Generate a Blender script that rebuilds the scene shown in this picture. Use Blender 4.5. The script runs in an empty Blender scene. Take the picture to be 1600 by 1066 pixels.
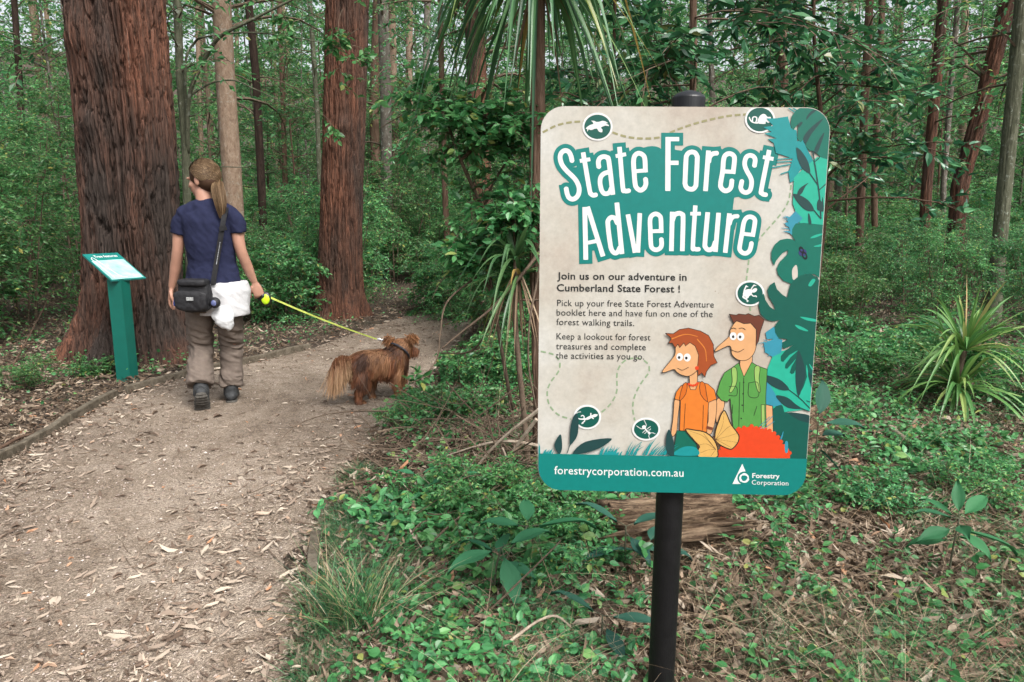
import bpy, math, random
import numpy as np
from mathutils import Vector, Matrix
rad = math.radians
scene = bpy.context.scene
COL = scene.collection

# ------------------------------------------------------------------ camera
CAM_H = 1.35; F_PX = 1100.0; PITCH = 10.3; ROLL = 0.264
cd = bpy.data.cameras.new("camera"); cam = bpy.data.objects.new("camera", cd); COL.objects.link(cam)
cd.sensor_width = 36.0; cd.lens = 36.0 * F_PX / 1600.0; cd.clip_start = 0.05; cd.clip_end = 500
cam.location = (0, 0, CAM_H)
CM = Matrix.Rotation(rad(90 - PITCH), 3, 'X') @ Matrix.Rotation(rad(ROLL), 3, 'Z')
cam.rotation_euler = CM.to_euler()
scene.camera = cam
# ------------------------------------------------------------------ sky, sun, exposure
SUN_EL, SUN_AZ = 50.0, 142.0        # azimuth clockwise from +Y
w = bpy.data.worlds.new("World"); scene.world = w; w.use_nodes = True
nt = w.node_tree; nt.nodes.clear()
sky = nt.nodes.new("ShaderNodeTexSky"); sky.sky_type = 'NISHITA'; sky.sun_disc = False
sky.sun_elevation = rad(SUN_EL); sky.sun_rotation = rad(SUN_AZ)
sky.dust_density = 6.0; sky.air_density = 1.0; sky.ozone_density = 0.6
hs = nt.nodes.new("ShaderNodeHueSaturation"); hs.inputs['Saturation'].default_value = 0.30
bg = nt.nodes.new("ShaderNodeBackground"); bg.inputs['Strength'].default_value = 0.15
wo = nt.nodes.new("ShaderNodeOutputWorld")
nt.links.new(sky.outputs[0], hs.inputs['Color']); nt.links.new(hs.outputs[0], bg.inputs[0]); nt.links.new(bg.outputs[0], wo.inputs[0])
sl = bpy.data.lights.new("sun", 'SUN'); sun = bpy.data.objects.new("sun", sl); COL.objects.link(sun)
sl.energy = 1.4; sl.angle = rad(22); sl.color = (1.0, 0.97, 0.92)
sd = Vector((math.sin(rad(SUN_AZ)) * math.cos(rad(SUN_EL)), math.cos(rad(SUN_AZ)) * math.cos(rad(SUN_EL)), math.sin(rad(SUN_EL))))
sun.rotation_euler = (sd).to_track_quat('Z', 'Y').to_euler()
vs = scene.view_settings; vs.view_transform = 'Standard'; vs.look = 'None'; vs.gamma = 1; vs.exposure = 1.0
scene.cycles.max_bounces = 6; scene.cycles.diffuse_bounces = 3; scene.cycles.glossy_bounces = 2
scene.cycles.transmission_bounces = 4; scene.cycles.transparent_max_bounces = 4
scene.cycles.caustics_reflective = False; scene.cycles.caustics_refractive = False

# ------------------------------------------------------------------ helpers
RNG = np.random.default_rng(7)
CMn = np.array(CM)
def ray(px, py):
    return CMn @ np.array([(px - 800.0) / F_PX, (533.0 - py) / F_PX, -1.0])
def PP(px, py, Y):
    "point of the view ray of a photo pixel that lies Y metres ahead"
    d = ray(px, py); return np.array([0, 0, CAM_H]) + d * (Y / d[1])
def G(px, py):
    "where that ray meets the ground level"
    d = ray(px, py); return np.array([0, 0, CAM_H]) + d * (-CAM_H / d[2])
def srgb(r, g, b):
    def f(c):
        c /= 255.0
        return c / 12.92 if c <= 0.04045 else ((c + 0.055) / 1.055) ** 2.4
    return (f(r), f(g), f(b))

def _hash(ix, iy, iz, seed):
    n = (ix.astype(np.int64) * 374761393 + iy.astype(np.int64) * 668265263 + iz.astype(np.int64) * 2147483647 + seed * 974711) & 0xffffffff
    n = ((n ^ (n >> 13)) * 1274126177) & 0xffffffff
    n = ((n ^ (n >> 16)) * 2246822519) & 0xffffffff
    return ((n ^ (n >> 15)) & 0xffffff) / float(0xffffff)
def vnoise(p, seed=0):
    p = np.asarray(p, float); i = np.floor(p); f = p - i; f = f * f * (3 - 2 * f)
    x, y, z = i[..., 0], i[..., 1], i[..., 2]; r = 0
    for dx in (0, 1):
        wx = f[..., 0] if dx else 1 - f[..., 0]
        for dy in (0, 1):
            wy = f[..., 1] if dy else 1 - f[..., 1]
            for dz in (0, 1):
                wz = f[..., 2] if dz else 1 - f[..., 2]
                r = r + wx * wy * wz * _hash(x + dx, y + dy, z + dz, seed)
    return r
def fbm(p, octv=4, seed=0):
    p = np.asarray(p, float); a = 0.5; s = 0
    for k in range(octv):
        s = s + a * vnoise(p, seed + k); p = p * 2.03 + 11.7; a *= 0.5
    return s / (1 - 0.5 ** octv)

def make_mesh(name, V, faces, mats, midx=None, smooth=False, col=None):
    "V (n,3); faces: list of (m,k) int arrays"
    me = bpy.data.meshes.new(name)
    V = np.ascontiguousarray(V, dtype=np.float32)
    faces = [np.asarray(f, dtype=np.int32) for f in faces if len(f)]
    loops = np.concatenate([f.ravel() for f in faces])
    tot = np.concatenate([np.full(len(f), f.shape[1], np.int32) for f in faces])
    start = np.concatenate([[0], np.cumsum(tot)[:-1]]).astype(np.int32)
    me.vertices.add(len(V)); me.vertices.foreach_set('co', V.ravel())
    me.loops.add(len(loops)); me.loops.foreach_set('vertex_index', loops)
    me.polygons.add(len(tot)); me.polygons.foreach_set('loop_start', start)
    if midx is not None: me.polygons.foreach_set('material_index', np.asarray(midx, np.int32))
    me.polygons.foreach_set('use_smooth', np.full(len(tot), bool(smooth)))
    me.update(calc_edges=True)
    if col is not None:
        a = me.color_attributes.new('Col', 'FLOAT_COLOR', 'POINT')
        c = np.ones((len(V), 4), np.float32); c[:, :3] = col; a.data.foreach_set('color', c.ravel())
    for m in (mats if isinstance(mats, (list, tuple)) else [mats]): me.materials.append(m)
    return me
class MB:
    "collects pieces into ONE mesh"
    def __init__(s): s.V = []; s.F = {}; s.M = {}; s.n = 0; s.C = []
    def add(s, V, *faces, mat=0, col=None):
        V = np.asarray(V, float)
        for f in faces:
            f = np.asarray(f)
            if len(f) == 0: continue
            k = f.shape[1]; s.F.setdefault(k, []).append(f + s.n); s.M.setdefault(k, []).append(np.full(len(f), mat))
        s.V.append(V); s.n += len(V)
        if col is not None: s.C.append(np.broadcast_to(np.asarray(col, float), (len(V), 3)))
        return s
    def mesh(s, name, mats, smooth=False):
        ks = list(s.F); fs = [np.concatenate(s.F[k]) for k in ks]; mi = np.concatenate([np.concatenate(s.M[k]) for k in ks])
        return make_mesh(name, np.concatenate(s.V), fs, mats, mi, smooth, np.concatenate(s.C) if s.C else None)
    def build(s, name, mats, parent=None, smooth=False):
        return link(name, s.mesh(name, mats, smooth), parent)
def link(name, data, parent=None):
    o = bpy.data.objects.new(name, data); COL.objects.link(o)
    if parent is not None: o.parent = parent
    return o
def tag(o, label=None, cat=None, group=None, kind=None):
    if label: o['label'] = label
    if cat: o['category'] = cat
    if group: o['group'] = group
    if kind: o['kind'] = kind
    return o
def thing(name, label, cat, loc=(0, 0, 0), rz=0, group=None):
    o = bpy.data.objects.new(name, None); COL.objects.link(o); o.empty_display_size = 0.1
    o.location = loc; o.rotation_euler = (0, 0, rz)
    return tag(o, label, cat, group)
def children(o): return [c for c in bpy.data.objects if c.parent == o]
def copy_tree(o, kids, loc, rz, sc, label=None, group=None):
    r = o.copy(); COL.objects.link(r); r.location = loc; r.rotation_euler = (0, 0, rz); r.scale = (sc, sc, sc)
    if label: r['label'] = label
    if group: r['group'] = group
    for k in kids:
        c = k.copy(); COL.objects.link(c); c.parent = r
    return r

def unit(v): v = np.asarray(v, float); return v / (np.linalg.norm(v, axis=-1, keepdims=True) + 1e-12)
def tube(P, R, sides=6, cap=True, ry=None, ref=None):
    "tube along polyline P with radii R (ry: second radius, ref: direction of the first)"
    P = np.asarray(P, float); K = len(P); R = np.broadcast_to(np.asarray(R, float), (K,)); RY = R if ry is None else np.broadcast_to(np.asarray(ry, float), (K,))
    T = unit(np.gradient(P, axis=0))
    ref = np.array([1.0, 0.02, 0.01]) if ref is None else np.asarray(ref, float)
    if ry is None and abs(T.mean(0) @ unit(ref)) > 0.8: ref = np.array([0.0, 1.0, 0.05])
    X = unit(ref - (T @ ref)[:, None] * T); Y = np.cross(T, X)
    a = np.linspace(0, 2 * np.pi, sides, endpoint=False)
    V = (P[:, None] + (R[:, None] * np.cos(a))[..., None] * X[:, None] + (RY[:, None] * np.sin(a))[..., None] * Y[:, None]).reshape(-1, 3)
    i = np.arange(K - 1)[:, None] * sides; j = np.arange(sides)[None]; j2 = (j + 1) % sides
    Q = np.stack([i + j, i + j2, i + sides + j2, i + sides + j], -1).reshape(-1, 4)
    fs = [Q]
    if cap: fs += [np.arange(sides)[::-1][None], (np.arange(sides) + (K - 1) * sides)[None]]
    return (V, *fs)
def spline(P, n):
    "Catmull-Rom through points"
    P = np.asarray(P, float); K = len(P); t = np.linspace(0, K - 1 - 1e-9, n); i = t.astype(int); f = (t - i)[:, None]
    Q = np.vstack([2 * P[0] - P[1], P, 2 * P[-1] - P[-2]])
    a, b, c, d = Q[i], Q[i + 1], Q[i + 2], Q[i + 3]
    return 0.5 * (2 * b + (c - a) * f + (2 * a - 5 * b + 4 * c - d) * f ** 2 + (3 * b - a - 3 * c + d) * f ** 3)

# leaf templates: rows (along, across, up)
T4 = (np.array([[0, 0, 0], [.45, .5, .07], [1, 0, -.08], [.45, -.5, .07]]), np.array([[0, 2, 1], [0, 3, 2]]))
T9 = (np.array([[0, 0, 0], [.18, .36, .06], [.45, .5, .08], [.76, .3, .03], [1, 0, -.1], [.76, -.3, .03], [.45, -.5, .08], [.18, -.36, .06], [.45, 0, -.01]]),
      np.array([[0, 8, 2, 1], [8, 4, 3, 2], [0, 7, 6, 8], [8, 6, 5, 4]]))
TSICK = (np.array([[0, 0, 0], [.25, .42, .04], [.6, .42, .04], [1, .25, .1], [.6, -.5, .0], [.25, -.42, .04], [.5, 0, -.02], [.85, .05, .02]]),
      np.array([[0, 6, 2, 1], [6, 7, 3, 2], [0, 5, 4, 6]]))  # curved gum leaf
def leaves(pos, axis, nrm, L, W, tm=T9):
    T, Fc = tm; n = len(pos); X = unit(axis); Y = unit(np.cross(nrm, X)); Z = np.cross(X, Y)
    L = np.broadcast_to(np.asarray(L, float), (n,)); W = np.broadcast_to(np.asarray(W, float), (n,))
    V = pos[:, None] + (L[:, None] * T[None, :, 0])[..., None] * X[:, None] + (W[:, None] * T[None, :, 1])[..., None] * Y[:, None] + (L[:, None] * T[None, :, 2])[..., None] * Z[:, None]
    Fa = (np.arange(n)[:, None, None] * len(T) + Fc[None]).reshape(-1, Fc.shape[1])
    return V.reshape(-1, 3), Fa
def rnd_dir(n, rng=RNG):
    v = rng.normal(size=(n, 3)); return unit(v)
def ribbons(P, W, side):
    "P (n,k,3) strands, W (k,) or (n,k) widths, side (n,3)"
    n, k, _ = P.shape; W = np.broadcast_to(W, (n, k))
    V = np.concatenate([P - side[:, None] * W[..., None] / 2, P + side[:, None] * W[..., None] / 2], 1)  # n,2k,3
    b = np.arange(k - 1); q = np.stack([b, b + 1, k + b + 1, k + b], -1)
    return V.reshape(-1, 3), (np.arange(n)[:, None, None] * 2 * k + q[None]).reshape(-1, 4)

# ------------------------------------------------------------------ materials
def node_mat(name):
    m = bpy.data.materials.new(name); m.use_nodes = True; t = m.node_tree
    return m, t, t.nodes['Principled BSDF'], t.nodes['Material Output']
def N(t, kind, **kw):
    n = t.nodes.new(kind)
    for k, v in kw.items():
        if k in n.inputs: n.inputs[k].default_value = v
        else: setattr(n, k, v)
    return n
def ramp(t, stops, interp='LINEAR'):
    r = t.nodes.new('ShaderNodeValToRGB'); e = r.color_ramp.elements; r.color_ramp.interpolation = interp
    while len(e) < len(stops): e.new(0.5)
    for k, (p, c) in enumerate(stops): e[k].position = p; e[k].color = (*c, 1)
    return r
def plain(name, c, rough=0.6, spec=0.5, noise=0.0, nscale=40, bump=0.0, bscale=200, metal=0):
    m, t, b, o = node_mat(name); b.inputs['Roughness'].default_value = rough; b.inputs['Specular IOR Level'].default_value = spec; b.inputs['Metallic'].default_value = metal
    b.inputs['Base Color'].default_value = (*c, 1)
    tc = N(t, 'ShaderNodeTexCoord')
    if noise:
        nz = N(t, 'ShaderNodeTexNoise', Scale=nscale, Detail=5.0); t.links.new(tc.outputs['Object'], nz.inputs['Vector'])
        r = ramp(t, [(0.3, [x * (1 - noise) for x in c]), (0.7, [min(1, x * (1 + noise)) for x in c])]); t.links.new(nz.outputs['Fac'], r.inputs[0]); t.links.new(r.outputs[0], b.inputs['Base Color'])
    if bump:
        nz = N(t, 'ShaderNodeTexNoise', Scale=bscale, Detail=4.0); t.links.new(tc.outputs['Object'], nz.inputs['Vector'])
        bp = N(t, 'ShaderNodeBump', Strength=bump, Distance=0.01); t.links.new(nz.outputs['Fac'], bp.inputs['Height']); t.links.new(bp.outputs[0], b.inputs['Normal'])
    return m
def leaf_mat(name, stops, rough=0.38, trans=0.25, obj_var=0.25, spec=0.5):
    m, t, b, o = node_mat(name)
    geo = N(t, 'ShaderNodeNewGeometry'); oi = N(t, 'ShaderNodeObjectInfo')
    r = ramp(t, stops); t.links.new(geo.outputs['Random Per Island'], r.inputs[0])
    hsv = N(t, 'ShaderNodeHueSaturation')
    mr = N(t, 'ShaderNodeMapRange'); mr.inputs['To Min'].default_value = 1 - obj_var; mr.inputs['To Max'].default_value = 1 + obj_var
    t.links.new(oi.outputs['Random'], mr.inputs['Value']); t.links.new(mr.outputs[0], hsv.inputs['Value'])
    mh = N(t, 'ShaderNodeMapRange'); mh.inputs['To Min'].default_value = 0.485; mh.inputs['To Max'].default_value = 0.515
    t.links.new(oi.outputs['Random'], mh.inputs['Value']); t.links.new(mh.outputs[0], hsv.inputs['Hue'])
    t.links.new(r.outputs[0], hsv.inputs['Color']); t.links.new(hsv.outputs[0], b.inputs['Base Color'])
    b.inputs['Roughness'].default_value = rough; b.inputs['Specular IOR Level'].default_value = spec
    tr = N(t, 'ShaderNodeBsdfTranslucent'); t.links.new(hsv.outputs[0], tr.inputs['Color'])
    mx = N(t, 'ShaderNodeMixShader', Fac=trans)
    t.links.new(b.outputs[0], mx.inputs[1]); t.links.new(tr.outputs[0], mx.inputs[2]); t.links.new(mx.outputs[0], o.inputs['Surface'])
    return m
def bark_mat(name, stops, scale=9.0, stretch=0.08, patch=None, lichen=0.0, bump=0.6, fibre=0.35, along=None):
    "fibrous bark: noise drawn out along the trunk; patch = (colour, scale) of worn areas"
    m, t, b, o = node_mat(name); tc = N(t, 'ShaderNodeTexCoord'); mp = N(t, 'ShaderNodeMapping'); mp.inputs['Scale'].default_value = along or (1, 1, stretch)
    t.links.new(tc.outputs['Object'], mp.inputs['Vector'])
    nz = N(t, 'ShaderNodeTexNoise', Scale=scale, Detail=8.0, Roughness=0.7, Distortion=0.6); t.links.new(mp.outputs[0], nz.inputs['Vector'])
    r = ramp(t, stops); t.links.new(nz.outputs['Fac'], r.inputs[0]); out = r.outputs[0]
    nf = N(t, 'ShaderNodeTexNoise', Scale=scale * 3.4, Detail=6.0, Roughness=0.65, Distortion=0.4); t.links.new(mp.outputs[0], nf.inputs['Vector'])
    rf = ramp(t, [(0.36, (.30, .28, .27)), (0.47, (.85, .85, .85)), (0.6, (1.1, 1.1, 1.1)), (0.72, (1.5, 1.45, 1.4))]); t.links.new(nf.outputs['Fac'], rf.inputs[0])
    fine = N(t, 'ShaderNodeMixRGB', blend_type='MULTIPLY'); fine.inputs[0].default_value = fibre
    if patch:
        c, ps, lo, hi = patch
        n2 = N(t, 'ShaderNodeTexNoise', Scale=ps, Detail=4.0, Roughness=0.6); mp2 = N(t, 'ShaderNodeMapping'); mp2.inputs['Scale'].default_value = (1, 1, 0.3); mp2.inputs['Location'].default_value = (3.1, 1.7, 0.4)
        t.links.new(tc.outputs['Object'], mp2.inputs['Vector']); t.links.new(mp2.outputs[0], n2.inputs['Vector'])
        r2 = ramp(t, [(lo, (0, 0, 0)), (hi, (1, 1, 1))]); t.links.new(n2.outputs['Fac'], r2.inputs[0])
        n3 = N(t, 'ShaderNodeTexNoise', Scale=scale * 2.2, Detail=6.0); t.links.new(mp.outputs[0], n3.inputs['Vector'])
        r3 = ramp(t, [(0.3, [x * 0.45 for x in c]), (0.7, c)]); t.links.new(n3.outputs['Fac'], r3.inputs[0])
        mx = N(t, 'ShaderNodeMixRGB'); t.links.new(r2.outputs[0], mx.inputs[0]); t.links.new(out, mx.inputs[1]); t.links.new(r3.outputs[0], mx.inputs[2]); out = mx.outputs[0]
    if lichen:
        n4 = N(t, 'ShaderNodeTexNoise', Scale=14.0, Detail=5.0, Roughness=0.7); t.links.new(tc.outputs['Object'], n4.inputs['Vector'])
        r4 = ramp(t, [(0.58, (0, 0, 0)), (0.64, (lichen,) * 3)]); t.links.new(n4.outputs['Fac'], r4.inputs[0])
        mx = N(t, 'ShaderNodeMixRGB'); mx.inputs[2].default_value = (0.33, 0.36, 0.31, 1); t.links.new(r4.outputs[0], mx.inputs[0]); t.links.new(out, mx.inputs[1]); out = mx.outputs[0]
    t.links.new(out, fine.inputs[1]); t.links.new(rf.outputs[0], fine.inputs[2]); out = fine.outputs[0]
    t.links.new(out, b.inputs['Base Color']); b.inputs['Roughness'].default_value = 0.9; b.inputs['Specular IOR Level'].default_value = 0.2
    hb = N(t, 'ShaderNodeMath', operation='ADD'); t.links.new(nz.outputs['Fac'], hb.inputs[0]); t.links.new(nf.outputs['Fac'], hb.inputs[1]); bp = N(t, 'ShaderNodeBump', Strength=bump, Distance=0.02); t.links.new(hb.outputs[0], bp.inputs['Height']); t.links.new(bp.outputs[0], b.inputs['Normal'])
    return m

# ------------------------------------------------------------------ ground and path
LE = np.array([G(*p)[:2] for p in [(-420, 1066), (-160, 820), (0, 724), (90, 672), (180, 621), (300, 588), (400, 566), (480, 546), (560, 518), (640, 492), (700, 474), (740, 462)]])
RE = np.array([G(*p)[:2] for p in [(462, 1066), (482, 940), (500, 850), (535, 760), (575, 700), (622, 645), (668, 596), (702, 556), (730, 520), (752, 496), (772, 478), (790, 464)]])
def edge(E, y): return np.interp(y, E[:, 1], E[:, 0])
def path_x(y):
    y = np.asarray(y, float); l = edge(LE, y); r = edge(RE, y)
    k = np.clip((LE[0, 1] - y), 0, None); l = l - 0.15 * k
    return l, r
PATH_END = 13.0
def on_path(x, y, m=0.0):
    l, r = path_x(y); return (x > l - m) & (x < r + m) & (y < PATH_END)
def gh(x, y):
    "height of the forest floor"
    x = np.asarray(x, float); y = np.asarray(y, float); p = np.stack([x, y, x * 0], -1)
    h = 0.10 * (fbm(p * 0.5, 3, 3) - 0.5) + 0.05 * (fbm(p * 2.3, 3, 9) - 0.5)
    l, r = path_x(np.clip(y, -4, PATH_END)); d = np.maximum(l - x, x - r); d = np.where(y > PATH_END, 1.0, d)
    k = np.clip((d - 0.0) / 0.8, 0, 1)
    far = np.clip((np.hypot(x, y) - 34) / 40, 0, None)
    side = np.clip((x - 6) / 30, 0, 1) * 0.6 + np.clip((-x - 6) / 30, 0, 1) * 0.2
    h = h - 0.06 * np.exp(-((x - .42) ** 2 + (y - 1.75) ** 2) / .30)
    return h * (0.12 + 0.88 * k) + 0.02 * k + 9.0 * np.minimum(far, 2.2) ** 1.2 + side * np.clip((y - 5) / 20, 0, 1)
def gz(x, y): return float(gh(np.array([x]), np.array([y]))[0])

def ground_mat():
    m, t, b, o = node_mat("forest_floor_soil"); tc = N(t, 'ShaderNodeTexCoord')
    n1 = N(t, 'ShaderNodeTexNoise', Scale=1.3, Detail=6.0); n2 = N(t, 'ShaderNodeTexNoise', Scale=38.0, Detail=6.0, Roughness=0.7)
    t.links.new(tc.outputs['Object'], n1.inputs['Vector']); t.links.new(tc.outputs['Object'], n2.inputs['Vector'])
    r1 = ramp(t, [(0.3, (.035, .025, .018)), (0.5, (.06, .043, .030)), (0.7, (.04, .038, .022))]); r2 = ramp(t, [(0.35, (.35, .33, .3)), (0.65, (1.35, 1.25, 1.15))])
    t.links.new(n1.outputs['Fac'], r1.inputs[0]); t.links.new(n2.outputs['Fac'], r2.inputs[0])
    mx = N(t, 'ShaderNodeMixRGB', blend_type='MULTIPLY'); mx.inputs[0].default_value = 1; t.links.new(r1.outputs[0], mx.inputs[1]); t.links.new(r2.outputs[0], mx.inputs[2])
    t.links.new(mx.outputs[0], b.inputs['Base Color']); b.inputs['Roughness'].default_value = 0.95
    bp = N(t, 'ShaderNodeBump', Strength=0.8, Distance=0.03); t.links.new(n2.outputs['Fac'], bp.inputs['Height']); t.links.new(bp.outputs[0], b.inputs['Normal'])
    return m
def path_mat():
    m, t, b, o = node_mat("crushed_sandstone"); tc = N(t, 'ShaderNodeTexCoord')
    n1 = N(t, 'ShaderNodeTexNoise', Scale=1.1, Detail=5.0); vo = N(t, 'ShaderNodeTexVoronoi', Scale=150.0); v2 = N(t, 'ShaderNodeTexVoronoi', Scale=420.0); n3 = N(t, 'ShaderNodeTexNoise', Scale=9.0, Detail=8.0, Roughness=0.75)
    for n in (n1, vo, v2, n3): t.links.new(tc.outputs['Object'], n.inputs['Vector'])
    r1 = ramp(t, [(0.32, (.148, .122, .098)), (0.5, (.218, .185, .150)), (0.68, (.285, .248, .207))]); t.links.new(n1.outputs['Fac'], r1.inputs[0])
    r2 = ramp(t, [(0.0, (.55, .52, .50)), (0.35, (.85, .83, .81)), (0.7, (1.12, 1.10, 1.08)), (1, (1.5, 1.47, 1.44))]); sp = N(t, 'ShaderNodeSeparateColor'); t.links.new(vo.outputs['Color'], sp.inputs[0]); t.links.new(sp.outputs[0], r2.inputs[0])
    r3 = ramp(t, [(0.0, (.55, .5, .5)), (0.5, (1, 1, 1)), (1, (1.4, 1.4, 1.4))]); s2 = N(t, 'ShaderNodeSeparateColor'); t.links.new(v2.outputs['Color'], s2.inputs[0]); t.links.new(s2.outputs[1], r3.inputs[0])
    r4 = ramp(t, [(0.35, (.62, .56, .5)), (0.6, (1.08, 1.06, 1.04))]); t.links.new(n3.outputs['Fac'], r4.inputs[0])
    c = r1.outputs[0]
    for x in (r2, r3, r4):
        mx = N(t, 'ShaderNodeMixRGB', blend_type='MULTIPLY'); mx.inputs[0].default_value = 0.85; t.links.new(c, mx.inputs[1]); t.links.new(x.outputs[0], mx.inputs[2]); c = mx.outputs[0]
    t.links.new(c, b.inputs['Base Color']); b.inputs['Roughness'].default_value = 0.95; b.inputs['Specular IOR Level'].default_value = 0.2
    ad = N(t, 'ShaderNodeMath', operation='ADD'); t.links.new(vo.outputs['Distance'], ad.inputs[0]); t.links.new(n3.outputs['Fac'], ad.inputs[1])
    bp = N(t, 'ShaderNodeBump', Strength=0.7, Distance=0.006); t.links.new(ad.outputs[0], bp.inputs['Height']); t.links.new(bp.outputs[0], b.inputs['Normal'])
    return m
def grid_sheet(name, X, Y, Z, mat, kind='structure'):
    ny, nx = X.shape; V = np.stack([X, Y, Z], -1).reshape(-1, 3); i = np.arange(ny - 1)[:, None] * nx; j = np.arange(nx - 1)[None]
    q = np.stack([i + j, i + j + 1, i + nx + j + 1, i + nx + j], -1).reshape(-1, 4)
    return tag(link(name, make_mesh(name, V, [q], mat, smooth=True)), kind=kind)
def grade(a, b, n, p): # denser near the camera
    t = np.linspace(-1, 1, n); return a + (b - a) * (np.sign(t) * np.abs(t) ** p + 1) / 2
gx, gy = np.meshgrid(grade(-150, 150, 420, 2.2), np.concatenate([np.linspace(-60, -4, 20), np.linspace(-3.9, 14, 240), 14 + (np.linspace(0.01, 1, 90)) ** 1.6 * 150]))
grid_sheet("ground", gx, gy, gh(gx, gy), ground_mat())
ys = np.concatenate([np.linspace(-5, 6, 150), np.linspace(6.1, PATH_END, 60)]); ts = np.linspace(0, 1, 60)
l, r = path_x(ys); q = np.stack([ys * 0, ys, ys * 0], -1)
l = l + 0.05 * (fbm(q * 3.1, 3, 4) - 0.5); r = r + 0.42 * (fbm(q * 2.7, 4, 14) - 0.5) + 0.03
PX = l[:, None] + (r - l)[:, None] * ts[None]; PY = np.repeat(ys[:, None], 60, 1); PZ = gh(PX, PY) + 0.006 + 0.012 * np.sin(np.pi * ts)[None] + 0.01 * (fbm(np.stack([PX * 4, PY * 4, PX * 0], -1), 3, 5) - 0.5)
PZ[:, 0] -= 0.02; PZ[:, -1] -= 0.02
grid_sheet("path", PX, PY, PZ, path_mat())

# ------------------------------------------------------------------ trees with a hand-set trunk
M_RED = bark_mat("stringybark_red", [(0.28, (.026, .016, .012)), (0.44, (.095, .050, .035)), (0.58, (.18, .076, .047)), (0.75, (.22, .16, .128))], 26, 0.05, patch=((.062, .047, .040), 1.1, 0.36, 0.54), fibre=1.0, bump=.9)
M_RED2 = bark_mat("stringybark_orange", [(0.28, (.026, .016, .012)), (0.45, (.105, .052, .035)), (0.6, (.185, .080, .049)), (0.78, (.22, .16, .128))], 28, 0.05, patch=((.070, .052, .043), 1.4, 0.42, 0.60), fibre=1.0, bump=.9)
M_TAN = bark_mat("smooth_tan_bark", [(0.3, (.13, .085, .058)), (0.5, (.22, .155, .11)), (0.7, (.30, .235, .18))], 26, 0.5, lichen=0.3, bump=0.25)
M_GREY = bark_mat("grey_lichen_bark", [(0.3, (.06, .052, .042)), (0.5, (.115, .10, .082)), (0.7, (.19, .175, .15))], 22, 0.4, lichen=0.8, bump=0.3)
M_DARK = bark_mat("dark_bark", [(0.3, (.014, .009, .007)), (0.5, (.032, .02, .015)), (0.7, (.06, .04, .03))], 20, 0.2)
M_GREEN = bark_mat("greenish_bark", [(0.3, (.045, .048, .030)), (0.5, (.085, .09, .058)), (0.7, (.14, .14, .10))], 20, 0.3, lichen=0.5, bump=0.25)
M_BROWN = bark_mat("brown_bark", [(0.3, (.05, .030, .020)), (0.5, (.10, .062, .042)), (0.7, (.17, .115, .085))], 20, 0.15)
M_TWIG = bark_mat("twig_bark", [(0.3, (.07, .05, .035)), (0.6, (.15, .11, .08))], 30, 0.5, bump=0.2)
M_PALE = bark_mat("pale_twig_bark", [(0.3, (.22, .17, .125)), (0.6, (.40, .33, .26))], 30, 0.5, bump=0.2)

def fibrous_trunk(ctr, rad_, zs, seg, ridge, seed, flare=0.0, flare_h=0.5, base_z=0.0, knots=()):
    "trunk with real bark ridges; ctr(z)->(x,y), rad_(z)->r"
    a = np.linspace(0, 2 * np.pi, seg, endpoint=False); A, Z = np.meshgrid(a, zs)
    cx, cy = ctr(Z); R = rad_(Z)
    tw = A + 0.10 * Z + 0.25 * (fbm(np.stack([np.cos(A) * 1.5, np.sin(A) * 1.5, Z * 0.9], -1), 3, seed + 5) - 0.5)
    r0 = rad_(np.array([1.2]))[0]
    q = lambda k, s: np.stack([np.cos(tw) * k * r0, np.sin(tw) * k * r0, Z * s], -1)
    n1 = fbm(q(20, 1.2), 4, seed); n2 = fbm(q(55, 4.5), 3, seed + 20); n3 = fbm(q(3, .8), 3, seed + 40); n4 = vnoise(q(110, 12.0), seed + 60)
    d = ridge * (1.3 * np.exp(-(np.abs(n3 - .5) / .2) ** 2) - .6) * .4 - ridge * 1.5 * np.exp(-(np.abs(n1 - .5) / .035) ** 2) - ridge * .8 * np.exp(-(np.abs(n2 - .5) / .05) ** 2) + ridge * .8 * (n2 - .5) + ridge * 0.7 * (n4 - .5) + 0.07 * r0 * (n3 - 0.5)
    h = np.clip(1 - (Z - base_z) / flare_h, 0, 1.3) ** 2
    but = 0.55 + 0.45 * np.sin(A * 5 + seed) + 0.5 * (fbm(np.stack([np.cos(A) * 2, np.sin(A) * 2, Z * 0], -1), 2, seed + 9) - .5)
    R = R + d + flare * h * but
    for (ka, kz, kr, kd) in knots:
        da = np.angle(np.exp(1j * (A - ka))) * r0; R = R + kd * np.exp(-((da / kr) ** 2 + ((Z - kz) / (kr * 1.2)) ** 2))
    X = cx + np.cos(A) * R; Y = cy + np.sin(A) * R
    V = np.stack([X, Y, Z], -1).reshape(-1, 3); i = np.arange(len(zs) - 1)[:, None] * seg; j = np.arange(seg)[None]; j2 = (j + 1) % seg
    Fq = np.stack([i + j, i + j2, i + seg + j2, i + seg + j], -1).reshape(-1, 4)
    return V, Fq
def tree_thing(name, label, x, y, group=None):
    return thing(name, label, 'tree', (x, y, gz(x, y)), 0, group)

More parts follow.
